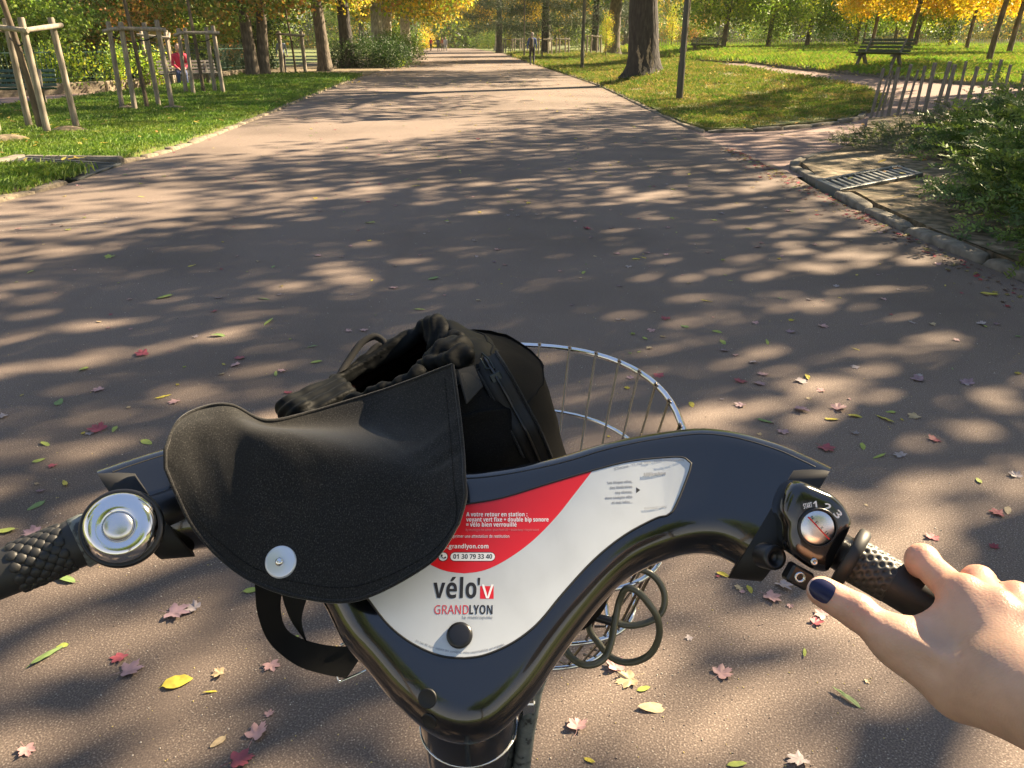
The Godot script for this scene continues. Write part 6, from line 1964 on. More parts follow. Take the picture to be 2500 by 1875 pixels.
	# sack: lining, mouth, body
	var loops := [
		[Vector3(-0.1463, 1.1455, -0.6637), Vector3(-0.1458, 1.1451, -0.6962), Vector3(-0.124, 1.1499, -0.7309), Vector3(-0.1001, 1.1589, -0.7457), Vector3(-0.0828, 1.1688, -0.7391), Vector3(-0.0643, 1.1714, -0.7075), Vector3(-0.0596, 1.1727, -0.6754), Vector3(-0.0724, 1.169, -0.652), Vector3(-0.0923, 1.1634, -0.6442), Vector3(-0.1127, 1.1578, -0.6418), Vector3(-0.13, 1.1501, -0.6439), Vector3(-0.1423, 1.1451, -0.6526)],
		[Vector3(-0.1626, 1.1625, -0.6383), Vector3(-0.1558, 1.1623, -0.6872), Vector3(-0.1217, 1.1701, -0.7233), Vector3(-0.0935, 1.181, -0.7498), Vector3(-0.0755, 1.1886, -0.7421), Vector3(-0.0548, 1.1891, -0.7042), Vector3(-0.0474, 1.1905, -0.6558), Vector3(-0.0602, 1.1893, -0.6227), Vector3(-0.0871, 1.184, -0.6095), Vector3(-0.1171, 1.1755, -0.6058), Vector3(-0.1401, 1.1656, -0.607), Vector3(-0.1552, 1.1591, -0.6151)],
		[Vector3(-0.1663, 1.1677, -0.6297), Vector3(-0.1578, 1.1689, -0.6847), Vector3(-0.1244, 1.1752, -0.7287), Vector3(-0.0941, 1.187, -0.7578), Vector3(-0.0767, 1.1976, -0.7493), Vector3(-0.0529, 1.197, -0.7131), Vector3(-0.0403, 1.199, -0.6486), Vector3(-0.0568, 1.1985, -0.6125), Vector3(-0.0854, 1.1933, -0.5994), Vector3(-0.1156, 1.1843, -0.5955), Vector3(-0.1403, 1.1734, -0.5973), Vector3(-0.1595, 1.1648, -0.6067)],
		[Vector3(-0.1816, 1.1631, -0.6331), Vector3(-0.1689, 1.156, -0.6954), Vector3(-0.1279, 1.1589, -0.7457), Vector3(-0.0913, 1.1753, -0.7799), Vector3(-0.0538, 1.1853, -0.757), Vector3(-0.0229, 1.1853, -0.7298), Vector3(-0.0187, 1.1934, -0.6517), Vector3(-0.0437, 1.1927, -0.5969), Vector3(-0.0801, 1.1865, -0.5833), Vector3(-0.1135, 1.1762, -0.5789), Vector3(-0.1442, 1.1677, -0.5839), Vector3(-0.1711, 1.1627, -0.6003)],
		[Vector3(-0.1941, 1.1571, -0.6121), Vector3(-0.1883, 1.1419, -0.6904), Vector3(-0.1359, 1.1398, -0.7657), Vector3(-0.0832, 1.1589, -0.8056), Vector3(-0.0163, 1.1692, -0.7784), Vector3(0.0245, 1.158, -0.7257), Vector3(0.0118, 1.161, -0.6377), Vector3(-0.0248, 1.1763, -0.5877), Vector3(-0.0774, 1.1678, -0.5709), Vector3(-0.1164, 1.1624, -0.5686), Vector3(-0.1542, 1.1572, -0.5773), Vector3(-0.1835, 1.1554, -0.5917)],
		[Vector3(-0.197, 1.1537, -0.6128), Vector3(-0.192, 1.1371, -0.6927), Vector3(-0.1375, 1.1347, -0.7679), Vector3(-0.0827, 1.1554, -0.8095), Vector3(-0.0149, 1.167, -0.7818), Vector3(0.0268, 1.1539, -0.7272), Vector3(0.0178, 1.1543, -0.6348), Vector3(-0.0209, 1.169, -0.5812), Vector3(-0.0758, 1.1632, -0.5679), Vector3(-0.1163, 1.1581, -0.5657), Vector3(-0.1555, 1.1535, -0.5746), Vector3(-0.1858, 1.1519, -0.5902)],
		[Vector3(-0.189, 1.1022, -0.6124), Vector3(-0.1928, 1.0823, -0.7127), Vector3(-0.1407, 1.0689, -0.794), Vector3(-0.0822, 1.0801, -0.8315), Vector3(-0.0031, 1.097, -0.8061), Vector3(0.0342, 1.1036, -0.7436), Vector3(0.0461, 1.095, -0.6419), Vector3(0.0054, 1.1028, -0.58), Vector3(-0.0587, 1.1063, -0.5597), Vector3(-0.1077, 1.1063, -0.5597), Vector3(-0.1476, 1.1045, -0.5698), Vector3(-0.1744, 1.1038, -0.5858)],
		[Vector3(-0.1454, 0.9247, -0.6666), Vector3(-0.1458, 0.9144, -0.7275), Vector3(-0.1098, 0.9145, -0.7711), Vector3(-0.0571, 0.9186, -0.7837), Vector3(0.0075, 0.9194, -0.7732), Vector3(0.0632, 0.9237, -0.7315), Vector3(0.0969, 0.916, -0.6628), Vector3(0.0606, 0.9171, -0.6198), Vector3(-0.0026, 0.9227, -0.6004), Vector3(-0.0555, 0.9227, -0.6004), Vector3(-0.1008, 0.924, -0.6118), Vector3(-0.1309, 0.9229, -0.6331)]]
	var steps := 7
	var body := refine(loops, 8, steps, true)
	for j in body.size():
		var c := Vector3.ZERO
		for p in body[j]: c += p / body[j].size()
		var t := float(j) / steps
		var ruffle := 0.0040 * exp(-pow((t - 2.3) / 0.55, 2.0)) + 0.0012 * exp(-pow((t - 1.9) / 0.5, 2.0))
		for i in body[j].size():
			var p: Vector3 = body[j][i]
			var a: float = TAU * i / body[j].size()
			var outw := (p - c).normalized()
			var f := ruffle * (sin(a * 13.0 + 1.6 * sin(a * 4.0) + t * 1.1) + 0.35 * sin(a * 23.0 + t * 2.0))
			f += 0.011 * (0.35 - absf(noise.get_noise_3d(p.x * 330.0 + 40.0, p.y * 240.0, p.z * 330.0)) * 1.7) * clampf(t - 2.2, 0.0, 1.0)
			body[j][i] = p + outw * f
	st = begin()
	sheet(st, body.slice(0, steps * 2 - 2), true, true)
	put.call("lining", st, M.lining)
	st = begin()
	sheet(st, body.slice(steps * 2 - 3, steps * 3 + 2), true, true)
	put.call("gathered_collar", st, M.nylon)
	st = begin()
	sheet(st, body.slice(steps * 3 + 1), true, true)
	var c := Vector3.ZERO
	var lastrow: Array = body[body.size() - 1]
	for p in lastrow: c += p / lastrow.size()
	for i in lastrow.size(): tri(st, lastrow[i], c, lastrow[(i + 1) % lastrow.size()])
	var sack: MeshInstance3D = put.call("body", st, M.sack_cloth)
	for q in [3.0]:
		var line2 := []
		var row2: Array = body[int(q * steps)]
		for i in row2.size() + 1: line2.append(row2[i % row2.size()])
		st = begin()
		tube(st, line2, 0.0016, 6, false)
		obj("seam", st, M.nylon, sack)
	# the zip on the right side
	var tape := []
	var teeth := []
	var seam := [[], []]
	var targets := [[Vector3(-0.0156, 1.2649, -0.4647), Vector3(-0.0282, 1.1168, -0.8364)], [Vector3(-0.0081, 1.2534, -0.4597), Vector3(-0.0146, 1.0962, -0.8275)], [Vector3(0.0006, 1.2388, -0.4534), Vector3(0.001, 1.0698, -0.8162)], [Vector3(0.0084, 1.2255, -0.4477), Vector3(0.0151, 1.0459, -0.8059)], [Vector3(0.0151, 1.2122, -0.442), Vector3(0.0271, 1.0219, -0.7956)], [Vector3(0.0209, 1.1989, -0.4362), Vector3(0.0375, 0.998, -0.7852)]]
	var outer := body.slice(steps * 3)
	var pts := []
	var nors := []
	for q in targets:
		var hh := near_ray(outer, q[0], q[1])
		pts.append(hh[0])
		nors.append(hh[1])
	var sp := spline(pts, 6)
	var rows := []
	for i in sp.size():
		var d: Vector3 = (sp[mini(i + 1, sp.size() - 1)] - sp[maxi(i - 1, 0)]).normalized()
		var n: Vector3 = nors[mini(i / 6, nors.size() - 1)]
		var s := d.cross(n).normalized()
		n = s.cross(d).normalized()
		if n.dot(nors[0]) < 0: n = -n
		var row := []
		for e in [-0.0125, -0.0115, -0.006, 0.0, 0.006, 0.0115, 0.0125]: row.append(sp[i] + s * e + n * (0.004 if absf(e) < 0.012 else -0.004))
		rows.append(row)
		teeth.append(sp[i] + n * 0.0052)
		for q in 2: seam[q].append(sp[i] + s * 0.0112 * (q * 2 - 1) + n * 0.0046)
	st = begin()
	sheet(st, rows)
	obj("zip_tape", st, M.zip_tape, sack)
	st = begin()
	tube(st, teeth, 0.0016, 6)
	obj("zip_teeth", st, M.black_plastic, sack)
	for q in 2:
		st = begin()
		tube(st, seam[q], 0.0013, 6)
		obj("zip_seam", st, M.canvas, sack)
	st = begin()
	var z0: Vector3 = teeth[2] + (teeth[2] - sp[2]).normalized() * 0.004
	var z1: Vector3 = teeth[8] + (teeth[8] - sp[8]).normalized() * 0.004
	var z2: Vector3 = teeth[14] + (teeth[14] - sp[14]).normalized() * 0.004
	tube(st, [z0 + Vector3(0.003, 0, 0), z0 + (z0 - z1) * 0.2, z0 - Vector3(0.004, 0, 0), z0.lerp(z1, 0.3) - Vector3(0.004, 0, 0), z0.lerp(z1, 0.3) + Vector3(0.003, 0, 0), z0 + Vector3(0.003, 0, 0)], 0.0009, 6)
	var zd := (z2 - z1).normalized()
	var zn: Vector3 = (z1 - sp[8]).normalized()
	box(st, Transform3D(Basis(zd.cross(zn).normalized(), zd, zd.cross(zn).normalized().cross(zd)), z0.lerp(z2, 0.62)), Vector3(0.0095, 0.036, 0.0026), 0.0008)
	obj("zip_pull", st, mat("zip_metal", 0.025, 0.032, 0.030, 0.3, 0.5), sack)
	# ribbed webbing patch above the zip and the drawstring loops
	st = begin()
	var web := [Vector3(-0.0438, 1.2069, -0.5921), Vector3(-0.0325, 1.1998, -0.6196), Vector3(-0.0243, 1.189, -0.6008), Vector3(-0.0359, 1.1857, -0.5743)]
	for k in 16:
		var t := (k + 0.5) / 16.0
		tube(st, [web[0].lerp(web[1], t), web[3].lerp(web[2], t)], 0.0011, 5)
	quad(st, web[0], web[1], web[2], web[3])
	put.call("webbing_patch", st, M.ribbed)
	# the rolled and gathered hem of the drawstring mouth
	var hem := Field.new(Vector3(-0.189, 1.1469, -0.6316).min(Vector3(-0.0334, 1.2572, -0.5702)) - Vector3(0.06, 0.06, 0.12), Vector3(-0.0445, 1.1929, -0.7603).max(Vector3(-0.1876, 1.1797, -0.5804)) + Vector3.ONE * 0.05, 0.0026)
	var rolls := [
		[Vector3(-0.1591, 1.1595, -0.6828), Vector3(-0.1395, 1.1662, -0.7075), 0.0075, 0.0085], [Vector3(-0.1395, 1.1662, -0.7075), Vector3(-0.1154, 1.1752, -0.7287), 0.0085, 0.0080], [Vector3(-0.1154, 1.1752, -0.7287), Vector3(-0.0904, 1.1834, -0.7431), 0.0080, 0.0090],
		[Vector3(-0.0838, 1.1899, -0.7438), Vector3(-0.0732, 1.1927, -0.7385), 0.0105, 0.0125], [Vector3(-0.0732, 1.1927, -0.7385), Vector3(-0.0638, 1.1847, -0.7187), 0.0125, 0.0115], [Vector3(-0.0791, 1.1899, -0.7329), Vector3(-0.0745, 1.1806, -0.7169), 0.0070, 0.0080], [Vector3(-0.0636, 1.1829, -0.7146), Vector3(-0.0529, 1.1893, -0.7098), 0.0100, 0.0110],
		[Vector3(-0.0696, 1.196, -0.6419), Vector3(-0.0608, 1.199, -0.6486), 0.0085, 0.0110], [Vector3(-0.0608, 1.199, -0.6486), Vector3(-0.0474, 1.2002, -0.66), 0.0110, 0.0120], [Vector3(-0.0537, 1.2012, -0.6245), Vector3(-0.0418, 1.2018, -0.6335), 0.0090, 0.0110], [Vector3(-0.0753, 1.196, -0.631), Vector3(-0.067, 1.1986, -0.6278), 0.0060, 0.0070],
		[Vector3(-0.1635, 1.1622, -0.6763), Vector3(-0.1516, 1.1647, -0.6556), 0.0070, 0.0060], [Vector3(-0.1588, 1.1607, -0.6648), Vector3(-0.1436, 1.167, -0.6403), 0.0065, 0.0060], [Vector3(-0.1648, 1.1612, -0.6617), Vector3(-0.1455, 1.1666, -0.6292), 0.0075, 0.0065], [Vector3(-0.169, 1.1609, -0.654), Vector3(-0.15, 1.165, -0.6231), 0.0085, 0.0070], [Vector3(-0.1739, 1.1615, -0.6466), Vector3(-0.1568, 1.1635, -0.617), 0.0095, 0.0085], [Vector3(-0.1793, 1.1618, -0.638), Vector3(-0.1627, 1.1631, -0.6114), 0.0105, 0.0095], [Vector3(-0.1883, 1.1613, -0.6161), Vector3(-0.1765, 1.1636, -0.604), 0.0135, 0.0130], [Vector3(-0.1863, 1.1622, -0.6273), Vector3(-0.1757, 1.1628, -0.6167), 0.0095, 0.0090],
		[Vector3(-0.137, 1.1721, -0.6076), Vector3(-0.1273, 1.1766, -0.6052), 0.0055, 0.0065], [Vector3(-0.117, 1.1817, -0.6031), Vector3(-0.1086, 1.1845, -0.6043), 0.0050, 0.0062], [Vector3(-0.0995, 1.1868, -0.6031), Vector3(-0.0907, 1.1896, -0.6043), 0.0052, 0.0060], [Vector3(-0.0857, 1.1916, -0.6073), Vector3(-0.0773, 1.195, -0.6131), 0.0055, 0.0068]]
	for r in rolls: hem.bone(r[0], r[1], r[2], r[3], 0.0035)
	st = begin()
	var rumple := func(p: Vector3, n: Vector3) -> Vector3:
		return p + n * (0.0011 * sin(p.x * 430.0 + 4.0 * sin(p.y * 110.0) + p.z * 280.0) + 0.0034 * noise.get_noise_3d(p.x * 620.0, p.y * 620.0, p.z * 620.0))
	hem.mesh(st, [Color.WHITE], null, rumple)
	put.call("gathered_hem", st, M.nylon)
	for k in 2:
		st = begin()
		var off := Vector3(0.004, -0.008, 0.004) * k
		tube(st, spline([Vector3(-0.1599, 1.1642, -0.6826) + off, Vector3(-0.1542, 1.1724, -0.6992) + off, Vector3(-0.1443, 1.1834, -0.717) + off * 1.4, Vector3(-0.1333, 1.1867, -0.7272) + off, Vector3(-0.1248, 1.1812, -0.728) + off, Vector3(-0.1205, 1.1755, -0.7202)], 8), 0.0034, 8)
		put.call("drawstring", st, M.webbing)
	# the loose strap with its buckle
	var outer_edge := spline([Vector3(-0.1888, 1.0924, -0.4829), Vector3(-0.1881, 1.0799, -0.4776), Vector3(-0.187, 1.0608, -0.4726), Vector3(-0.1794, 1.0393, -0.4677), Vector3(-0.1615, 1.0201, -0.466), Vector3(-0.1423, 1.0087, -0.4687), Vector3(-0.1265, 1.0024, -0.4714)], 6)
	var inner_edge := spline([Vector3(-0.162, 1.0832, -0.4953), Vector3(-0.1723, 1.0692, -0.4914), Vector3(-0.1752, 1.0521, -0.4885), Vector3(-0.1711, 1.0359, -0.4858), Vector3(-0.1553, 1.027, -0.4842), Vector3(-0.1342, 1.0206, -0.4858), Vector3(-0.1114, 1.0202, -0.4878)], 6)
	var back_a := spline([Vector3(-0.1666, 1.097, -0.474), Vector3(-0.1681, 1.0753, -0.4756), Vector3(-0.1656, 1.051, -0.4793), Vector3(-0.1566, 1.0308, -0.4793)], 6)
	var back_b := spline([Vector3(-0.1444, 1.0893, -0.4816), Vector3(-0.1516, 1.0708, -0.4812), Vector3(-0.1584, 1.0483, -0.4825), Vector3(-0.1557, 1.0282, -0.4803)], 6)
	for e in [[outer_edge, inner_edge], [back_a, back_b]]:
		st = begin()
		var r2 := []
		for i in e[0].size():
			var row := []
			for k in 7: row.append(e[0][i].lerp(e[1][i], k / 6.0) - PLATE_N * 0.002 * sin(PI * k / 6.0))
			r2.append(row)
		sheet(st, r2)
		put.call("strap", st, M.webbing)
	st = begin()
	tube(st, [Vector3(-0.1327, 1.0067, -0.4689), Vector3(-0.1313, 1.0025, -0.4671), Vector3(-0.112, 1.0065, -0.4753), Vector3(-0.1122, 1.0097, -0.4778)], 0.0011, 8)
	tube(st, [Vector3(-0.1316, 1.0227, -0.4845), Vector3(-0.1253, 1.0246, -0.4875), Vector3(-0.1232, 1.0206, -0.4879)], 0.0012, 8)
	put.call("buckle", st, M.chrome)

func creased(p: Vector3, folds: Array) -> float:
	var up := 0.0
	for f in folds:
		var d: Vector3 = f[1] - f[0]
		var s := clampf((p - f[0]).dot(d) / d.length_squared(), 0.0, 1.0)
		var e: float = p.distance_to(f[0] + d * s) / f[3]
		up += f[2] * maxf(0.0, 1.0 - e) * (0.35 + 0.65 * sin(PI * clampf(s, 0.08, 0.92)))
	return up

func near_ray(net: Array, a: Vector3, b: Vector3) -> Array:
	# the point of the net nearest to a that lies on the line from a to b
	var best := 9.0
	var out := [a.lerp(b, 0.5), (a - b).normalized()]
	var d := (b - a).normalized()
	for j in net.size():
		for i in net[j].size():
			var q: Vector3 = net[j][i] - a
			var s := q.dot(d)
			var e := (q - d * s).length()
			if e < 0.012 and s + e * 2.0 < best:
				best = s + e * 2.0
				out[0] = a + d * s
	return out

# ---------------------------------------------------------------- the rider's right hand
func rider_hand() -> void:
	var o := thing("person", "bare right hand and forearm of the rider, dark blue thumbnail, holding the right grip", "person", Vector3(0.33, 1.1, -0.28))
	var wrist: Vector3 = Vector3(0.2525, 1.1497, -0.3084)
	var elbow: Vector3 = Vector3(0.2748, 1.1916, -0.199)
	var cmc: Vector3 = Vector3(0.2405, 1.1328, -0.3283)
	var t_mcp: Vector3 = Vector3(0.2174, 1.1374, -0.3575)
	var t_ip: Vector3 = Vector3(0.2018, 1.1429, -0.3762)
	var t_tip: Vector3 = Vector3(0.1866, 1.1456, -0.3915)
	var fingers := [
		[Vector3(0.254, 1.1605, -0.3674), Vector3(0.2505, 1.1579, -0.4055), Vector3(0.2633, 1.1228, -0.4285), Vector3(0.2776, 1.0972, -0.4284)],
		[Vector3(0.2643, 1.1622, -0.3518), Vector3(0.2763, 1.1542, -0.3887), Vector3(0.2904, 1.1166, -0.4139), Vector3(0.301, 1.0942, -0.4129)],
		[Vector3(0.2727, 1.1603, -0.3369), Vector3(0.2894, 1.1539, -0.3733), Vector3(0.3056, 1.1151, -0.398), Vector3(0.3149, 1.0935, -0.3974)],
		[Vector3(0.2802, 1.1557, -0.324), Vector3(0.2992, 1.1501, -0.3564), Vector3(0.3168, 1.1144, -0.3781), Vector3(0.3235, 1.0958, -0.3788)]]
	var girth := [[0.0108, 0.0086, 0.0079, 0.0073], [0.0114, 0.0088, 0.0081, 0.0075], [0.0116, 0.0090, 0.0081, 0.0073], [0.0108, 0.0084, 0.0073, 0.0065]]
	var lo := wrist
	var hi := wrist
	var cuff := wrist.lerp(elbow, 0.42)
	for p in [cuff, t_tip, t_mcp]:
		lo = lo.min(p)
		hi = hi.max(p)
	for f in fingers:
		for p in f:
			lo = lo.min(p)
			hi = hi.max(p)
	lo -= Vector3.ONE * 0.022
	hi += Vector3.ONE * 0.034
	var cell := 0.0023
	var eye := Vector3(0, 1.45, 0)
	var all := Field.new(lo, hi, cell)
	# wrist and back of the hand
	all.bone(cuff, wrist, 0.0250, 0.0225, 0.02)
	for k in 4: all.bone(wrist.lerp(fingers[k][0], 0.1), fingers[k][0], 0.0152, girth[k][0] * 0.95, 0.012)
	all.bone(wrist, cmc, 0.0172, 0.0152, 0.016)
	all.bone(cmc, t_mcp, 0.0152, 0.0124, 0.013)
	all.bone(t_mcp, t_ip, 0.0118, 0.0094, 0.009)
	all.bone(t_ip, t_tip, 0.0098, 0.0081, 0.005)
	all.bone(t_ip + (t_tip - t_ip) * 0.5, t_tip, 0.0091, 0.0084, 0.004)
	# web between thumb and forefinger, tendons and knuckles
	all.bone(t_mcp.lerp(cmc, 0.35), fingers[0][0].lerp(wrist, 0.25), 0.0098, 0.0108, 0.012)
	all.bone(t_mcp.lerp(cmc, 0.1), fingers[0][0].lerp(wrist, 0.1), 0.0068, 0.0080, 0.010)
	for k in 4:
		var q: Vector3 = fingers[k][0]
		var up := ((eye - q).normalized() * 0.3 + Vector3(0.1, 0.8, 0.1)).normalized()
		all.bone(q + up * 0.0035, q + up * 0.0042, 0.0090, 0.0090, 0.009)
		all.bone(q + up * 0.0086, q.lerp(wrist, 0.75) + up * 0.0108, 0.0036, 0.0028, 0.008)
	# the thumb's long tendon and a vein over the back of the hand
	var tu := ((eye - t_mcp).normalized() + Vector3(0, 0.5, 0)).normalized()
	all.bone(t_mcp + tu * 0.0105, cmc.lerp(wrist, 0.5) + tu * 0.0150, 0.0036, 0.0030, 0.007)
	all.bone(t_mcp + Vector3(-0.002, 0.004, 0.003), t_mcp + Vector3(0, 0.005, 0.003), 0.0105, 0.0105, 0.006)
	all.bone(t_ip + tu * 0.0025, t_ip + tu * 0.003, 0.0092, 0.0092, 0.004)
	for k in 4:
		var one := Field.new(lo, hi, cell)
		for j in 3: one.bone(fingers[k][j], fingers[k][j + 1], girth[k][j] * (1.0 if j else 0.92), girth[k][j + 1], 0.005)
		one.bone(fingers[k][1], fingers[k][1] + Vector3(0, 0.0012, 0.0), girth[k][1] * 1.02, girth[k][1] * 1.02, 0.004)
		all.join(one, 0.0025 if k else 0.005)
	var creases := []
	var ta := (t_tip - t_ip).normalized()
	for q in [[-0.0052, 0.5], [-0.0022, 0.9], [0.0008, 1.0], [0.0035, 0.8], [0.0062, 0.4]]: creases.append([t_ip + ta * q[0], (ta + Vector3(0.12, 0.1, 0) * q[0] * 90.0).normalized(), q[1], 0.013])
	for k in 2:
		var fa: Vector3 = (fingers[k][1] - fingers[k][0]).normalized()
		for q in [-0.003, 0.0, 0.003]: creases.append([fingers[k][1] + fa * q, fa, 0.8, 0.014])
	for q in [0.010, 0.018]: creases.append([t_mcp.lerp(cmc, q * 22.0), (ta + Vector3(0, 0.4, 0)).normalized(), 0.4, 0.02])
	var st := begin()
	var knuckles := [fingers[0][0], fingers[1][0], fingers[2][0], fingers[0][1], fingers[1][1], t_ip, t_tip]
	var fold := func(p: Vector3) -> float:
		var deep := 0.0
		for c in creases:
			var q: Vector3 = p - c[0]
			if q.length() > c[3]: continue
			var along_: float = absf(q.dot(c[1]) + 0.0005 * sin(q.x * 900.0 + q.y * 700.0))
			deep = maxf(deep, c[2] * clampf(1.0 - along_ / 0.0013, 0.0, 1.0) * (1.0 - (q.length() / c[3]) ** 2))
		return deep
	var tint := func(p: Vector3, c: Color) -> Color:
		var red := 0.0
		for q in knuckles: red = maxf(red, exp(-(p.distance_to(q) / 0.015) ** 2))
		var v := 1.0 + 0.16 * noise.get_noise_3d(p.x * 1500.0, p.y * 1500.0, p.z * 1500.0) + 0.10 * noise.get_noise_3d(p.x * 5200.0, p.y * 5200.0, p.z * 5200.0)
		v *= 1.0 - 0.34 * fold.call(p)
		return Color(c.r * v * (1.0 + 0.04 * red), c.g * v * (1.0 - 0.13 * red), c.b * v * (1.0 - 0.11 * red))
	var press := func(p: Vector3, n: Vector3) -> Vector3:
		return p - n * 0.0007 * fold.call(p)
	all.mesh(st, [Color(0.49, 0.31, 0.215)], tint, press)
	st.generate_normals()
	var body := place("hand", st.commit(), M.skin, o)
	body.position = -o.position
	var arm := Field.new(cuff.min(elbow) - Vector3.ONE * 0.06, cuff.max(elbow) + Vector3.ONE * 0.06, 0.007)
	arm.bone(wrist.lerp(elbow, 0.30), wrist.lerp(elbow, 0.65), 0.0250, 0.034, 0.02)
	arm.bone(wrist.lerp(elbow, 0.65), elbow, 0.034, 0.042, 0.02)
	st = begin()
	arm.mesh(st, [Color(0.49, 0.31, 0.215)])
	st.generate_normals()
	body = place("forearm", st.commit(), M.skin, o)
	body.position = -o.position
	# nail
	var ax := (t_tip - t_ip).normalized()
	var nn := (eye - t_tip).normalized() + Vector3(-0.05, 0.12, 0.0)
	nn = (nn - ax * nn.dot(ax)).normalized()
	var side := ax.cross(nn)
	for q in [["nail_edge", 0.0, 1.1], ["nail_polish", 0.0007, 0.92]]:
		var rows := []
		for j in 9:
			var t := j / 8.0
			var row := []
			for i in 9:
				var s := (i / 8.0 - 0.5) * 2.0
				var wide: float = 0.92 * q[2] * (1.0 - 0.28 * pow(absf(t - 0.45) * 2.0, 3.0))
				var a: float = s * wide * 0.86
				var r: float = 0.0086 + 0.0006 + q[1] - 0.0010 * maxf(0.0, t - 0.6) * 2.0
				var run := lerpf(-0.0064 * q[2], 0.0066 * q[2], t) + 0.0012 * (1.0 - s * s) * (1.0 if t > 0.5 else -1.0) * absf(t - 0.5) * 2.0
				row.append(t_tip + ax * (run - 0.001) + (nn * cos(a) + side * sin(a)) * r)
			rows.append(row)
		st = begin()
		sheet(st, rows)
		var nail := obj("thumbnail" if q[1] > 0 else "nail_bed", st, M[q[0]], o)
		nail.position = -o.position

# ---------------------------------------------------------------- leaves on the asphalt
const TONES := {"pink": Color(0.52, 0.31, 0.29), "mauve": Color(0.33, 0.22, 0.25), "red": Color(0.36, 0.075, 0.095), "yellow": Color(0.60, 0.50, 0.06), "lime": Color(0.36, 0.42, 0.08), "green": Color(0.20, 0.29, 0.09), "tan": Color(0.55, 0.42, 0.24), "grey": Color(0.40, 0.34, 0.33)}
const WORDS := {"pink": "pale pink", "mauve": "mauve", "red": "dark red", "yellow": "yellow", "lime": "yellow-green", "green": "dull green", "tan": "cream tan", "grey": "greyish pink"}

